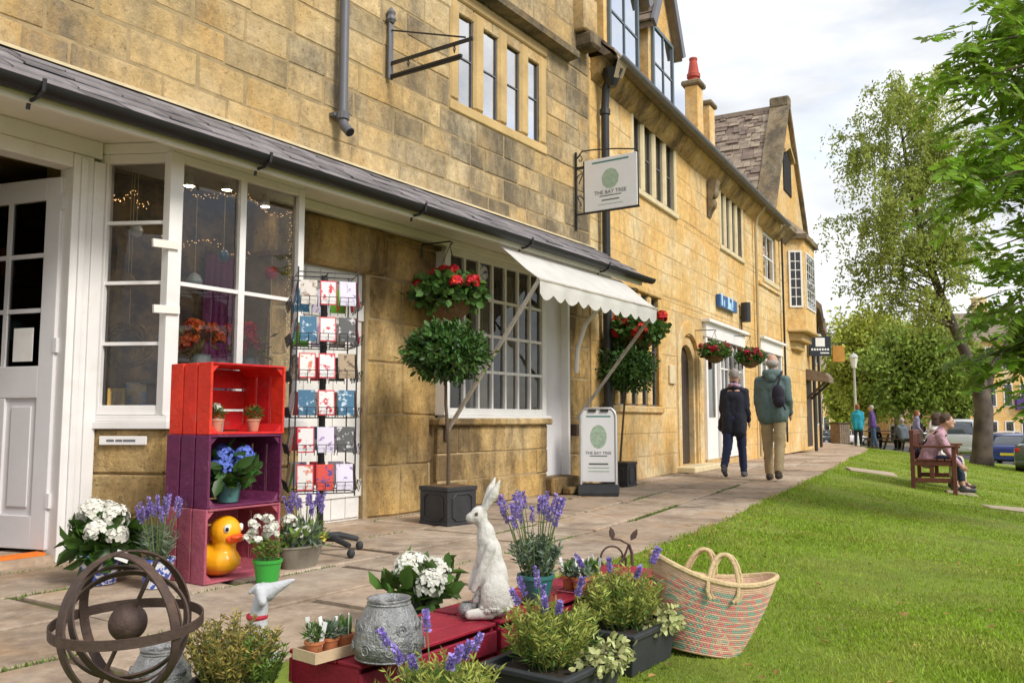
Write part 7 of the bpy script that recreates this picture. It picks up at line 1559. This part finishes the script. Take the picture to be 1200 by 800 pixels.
ok = (Ee > -.03+.03*np.sin(X*9)*np.sin(Y*7)) & (Ee < 6) & ((worn < 1.0) | (g.uniform(size=N) < .45)); X, Y, Ee, rr = X[ok], Y[ok], Ee[ok], rr[ok]; n = len(X)
tq = np.clip((Y-3)/7, 0, 1); tq = tq*tq*(3-2*tq); Z = -(.04+.09*tq)*np.clip(Ee, 0, ROAD_E)-.014*np.clip(Y-20, 0, 40)-.012
hgt = g.uniform(.012, .030, n)*(1+.35*np.sin(X*2.3)*np.sin(Y*1.9))*(1+.5*np.exp(-Ee*9)); a = g.uniform(0, 6.28, n); wd = .0022*(1+rr*.26); ln_ = hgt*g.uniform(.2, .9, n); b = g.uniform(0, 6.28, n)
V = np.empty((n, 3, 3)); V[:, 0] = np.stack([X-np.cos(a)*wd, Y-np.sin(a)*wd, Z], 1); V[:, 1] = np.stack([X+np.cos(a)*wd, Y+np.sin(a)*wd, Z], 1); V[:, 2] = np.stack([X+np.cos(b)*ln_, Y+np.sin(b)*ln_, Z+hgt], 1)
npmesh('grass', V.reshape(-1, 3), np.arange(n*3).reshape(-1, 3), 'blade', kind='stuff')
tag(bpy.data.objects['grass'], 'short mown grass covering the green', 'grass')
# moss in the joints nearest the lawn
PP = []
for li in lanes[1:5]:
    for a_ in np.arange(a_lo, a_lo+13, .0045):
        if math.sin(a_*2.1+li*5)+.5*math.sin(a_*5.3+li) > .05: q = edge_pt(a_, li+g.normal()*.006); PP.append((q[0], q[1], -.02))
PP = np.array(PP); leaf_mesh('joint_moss', PP, np.stack([g.normal(size=len(PP))*.5, g.normal(size=len(PP))*.5, np.ones(len(PP))], 1), .03, .007, 'leaf_bright', None, 3, kind='stuff'); tag(bpy.data.objects['joint_moss'], 'moss and fine grass growing in the paving joints', 'moss')
PL = []
for _ in range(260):
    th = R(90)-g.uniform(R(-5), R(38)); q = 2.8+11*g.uniform()**1.3; x, y = q*math.cos(th), q*math.sin(th); e = edge_e(x, y)
    if -.25 < e < 5.5: PL.append((x, y, zt(x, y)+(.022 if e > 0 else .004)))
for _ in range(170): a_ = a_lo+g.uniform(4, 13); q = edge_pt(a_, abs(g.normal())*.22); PL.append((q[0], q[1], zt(q[0], q[1])+.02))
PL = np.array(PL); leaf_mesh('fallen_leaves', PL, np.stack([g.normal(size=len(PL)), g.normal(size=len(PL)), g.normal(size=len(PL))*.15], 1), .035, .022, 'dead_leaf', None, 8, up=np.tile([0, 0, 3.], (len(PL), 1)), kind='stuff'); tag(bpy.data.objects['fallen_leaves'], 'dry brown leaves scattered along the lawn edge', 'leaves')
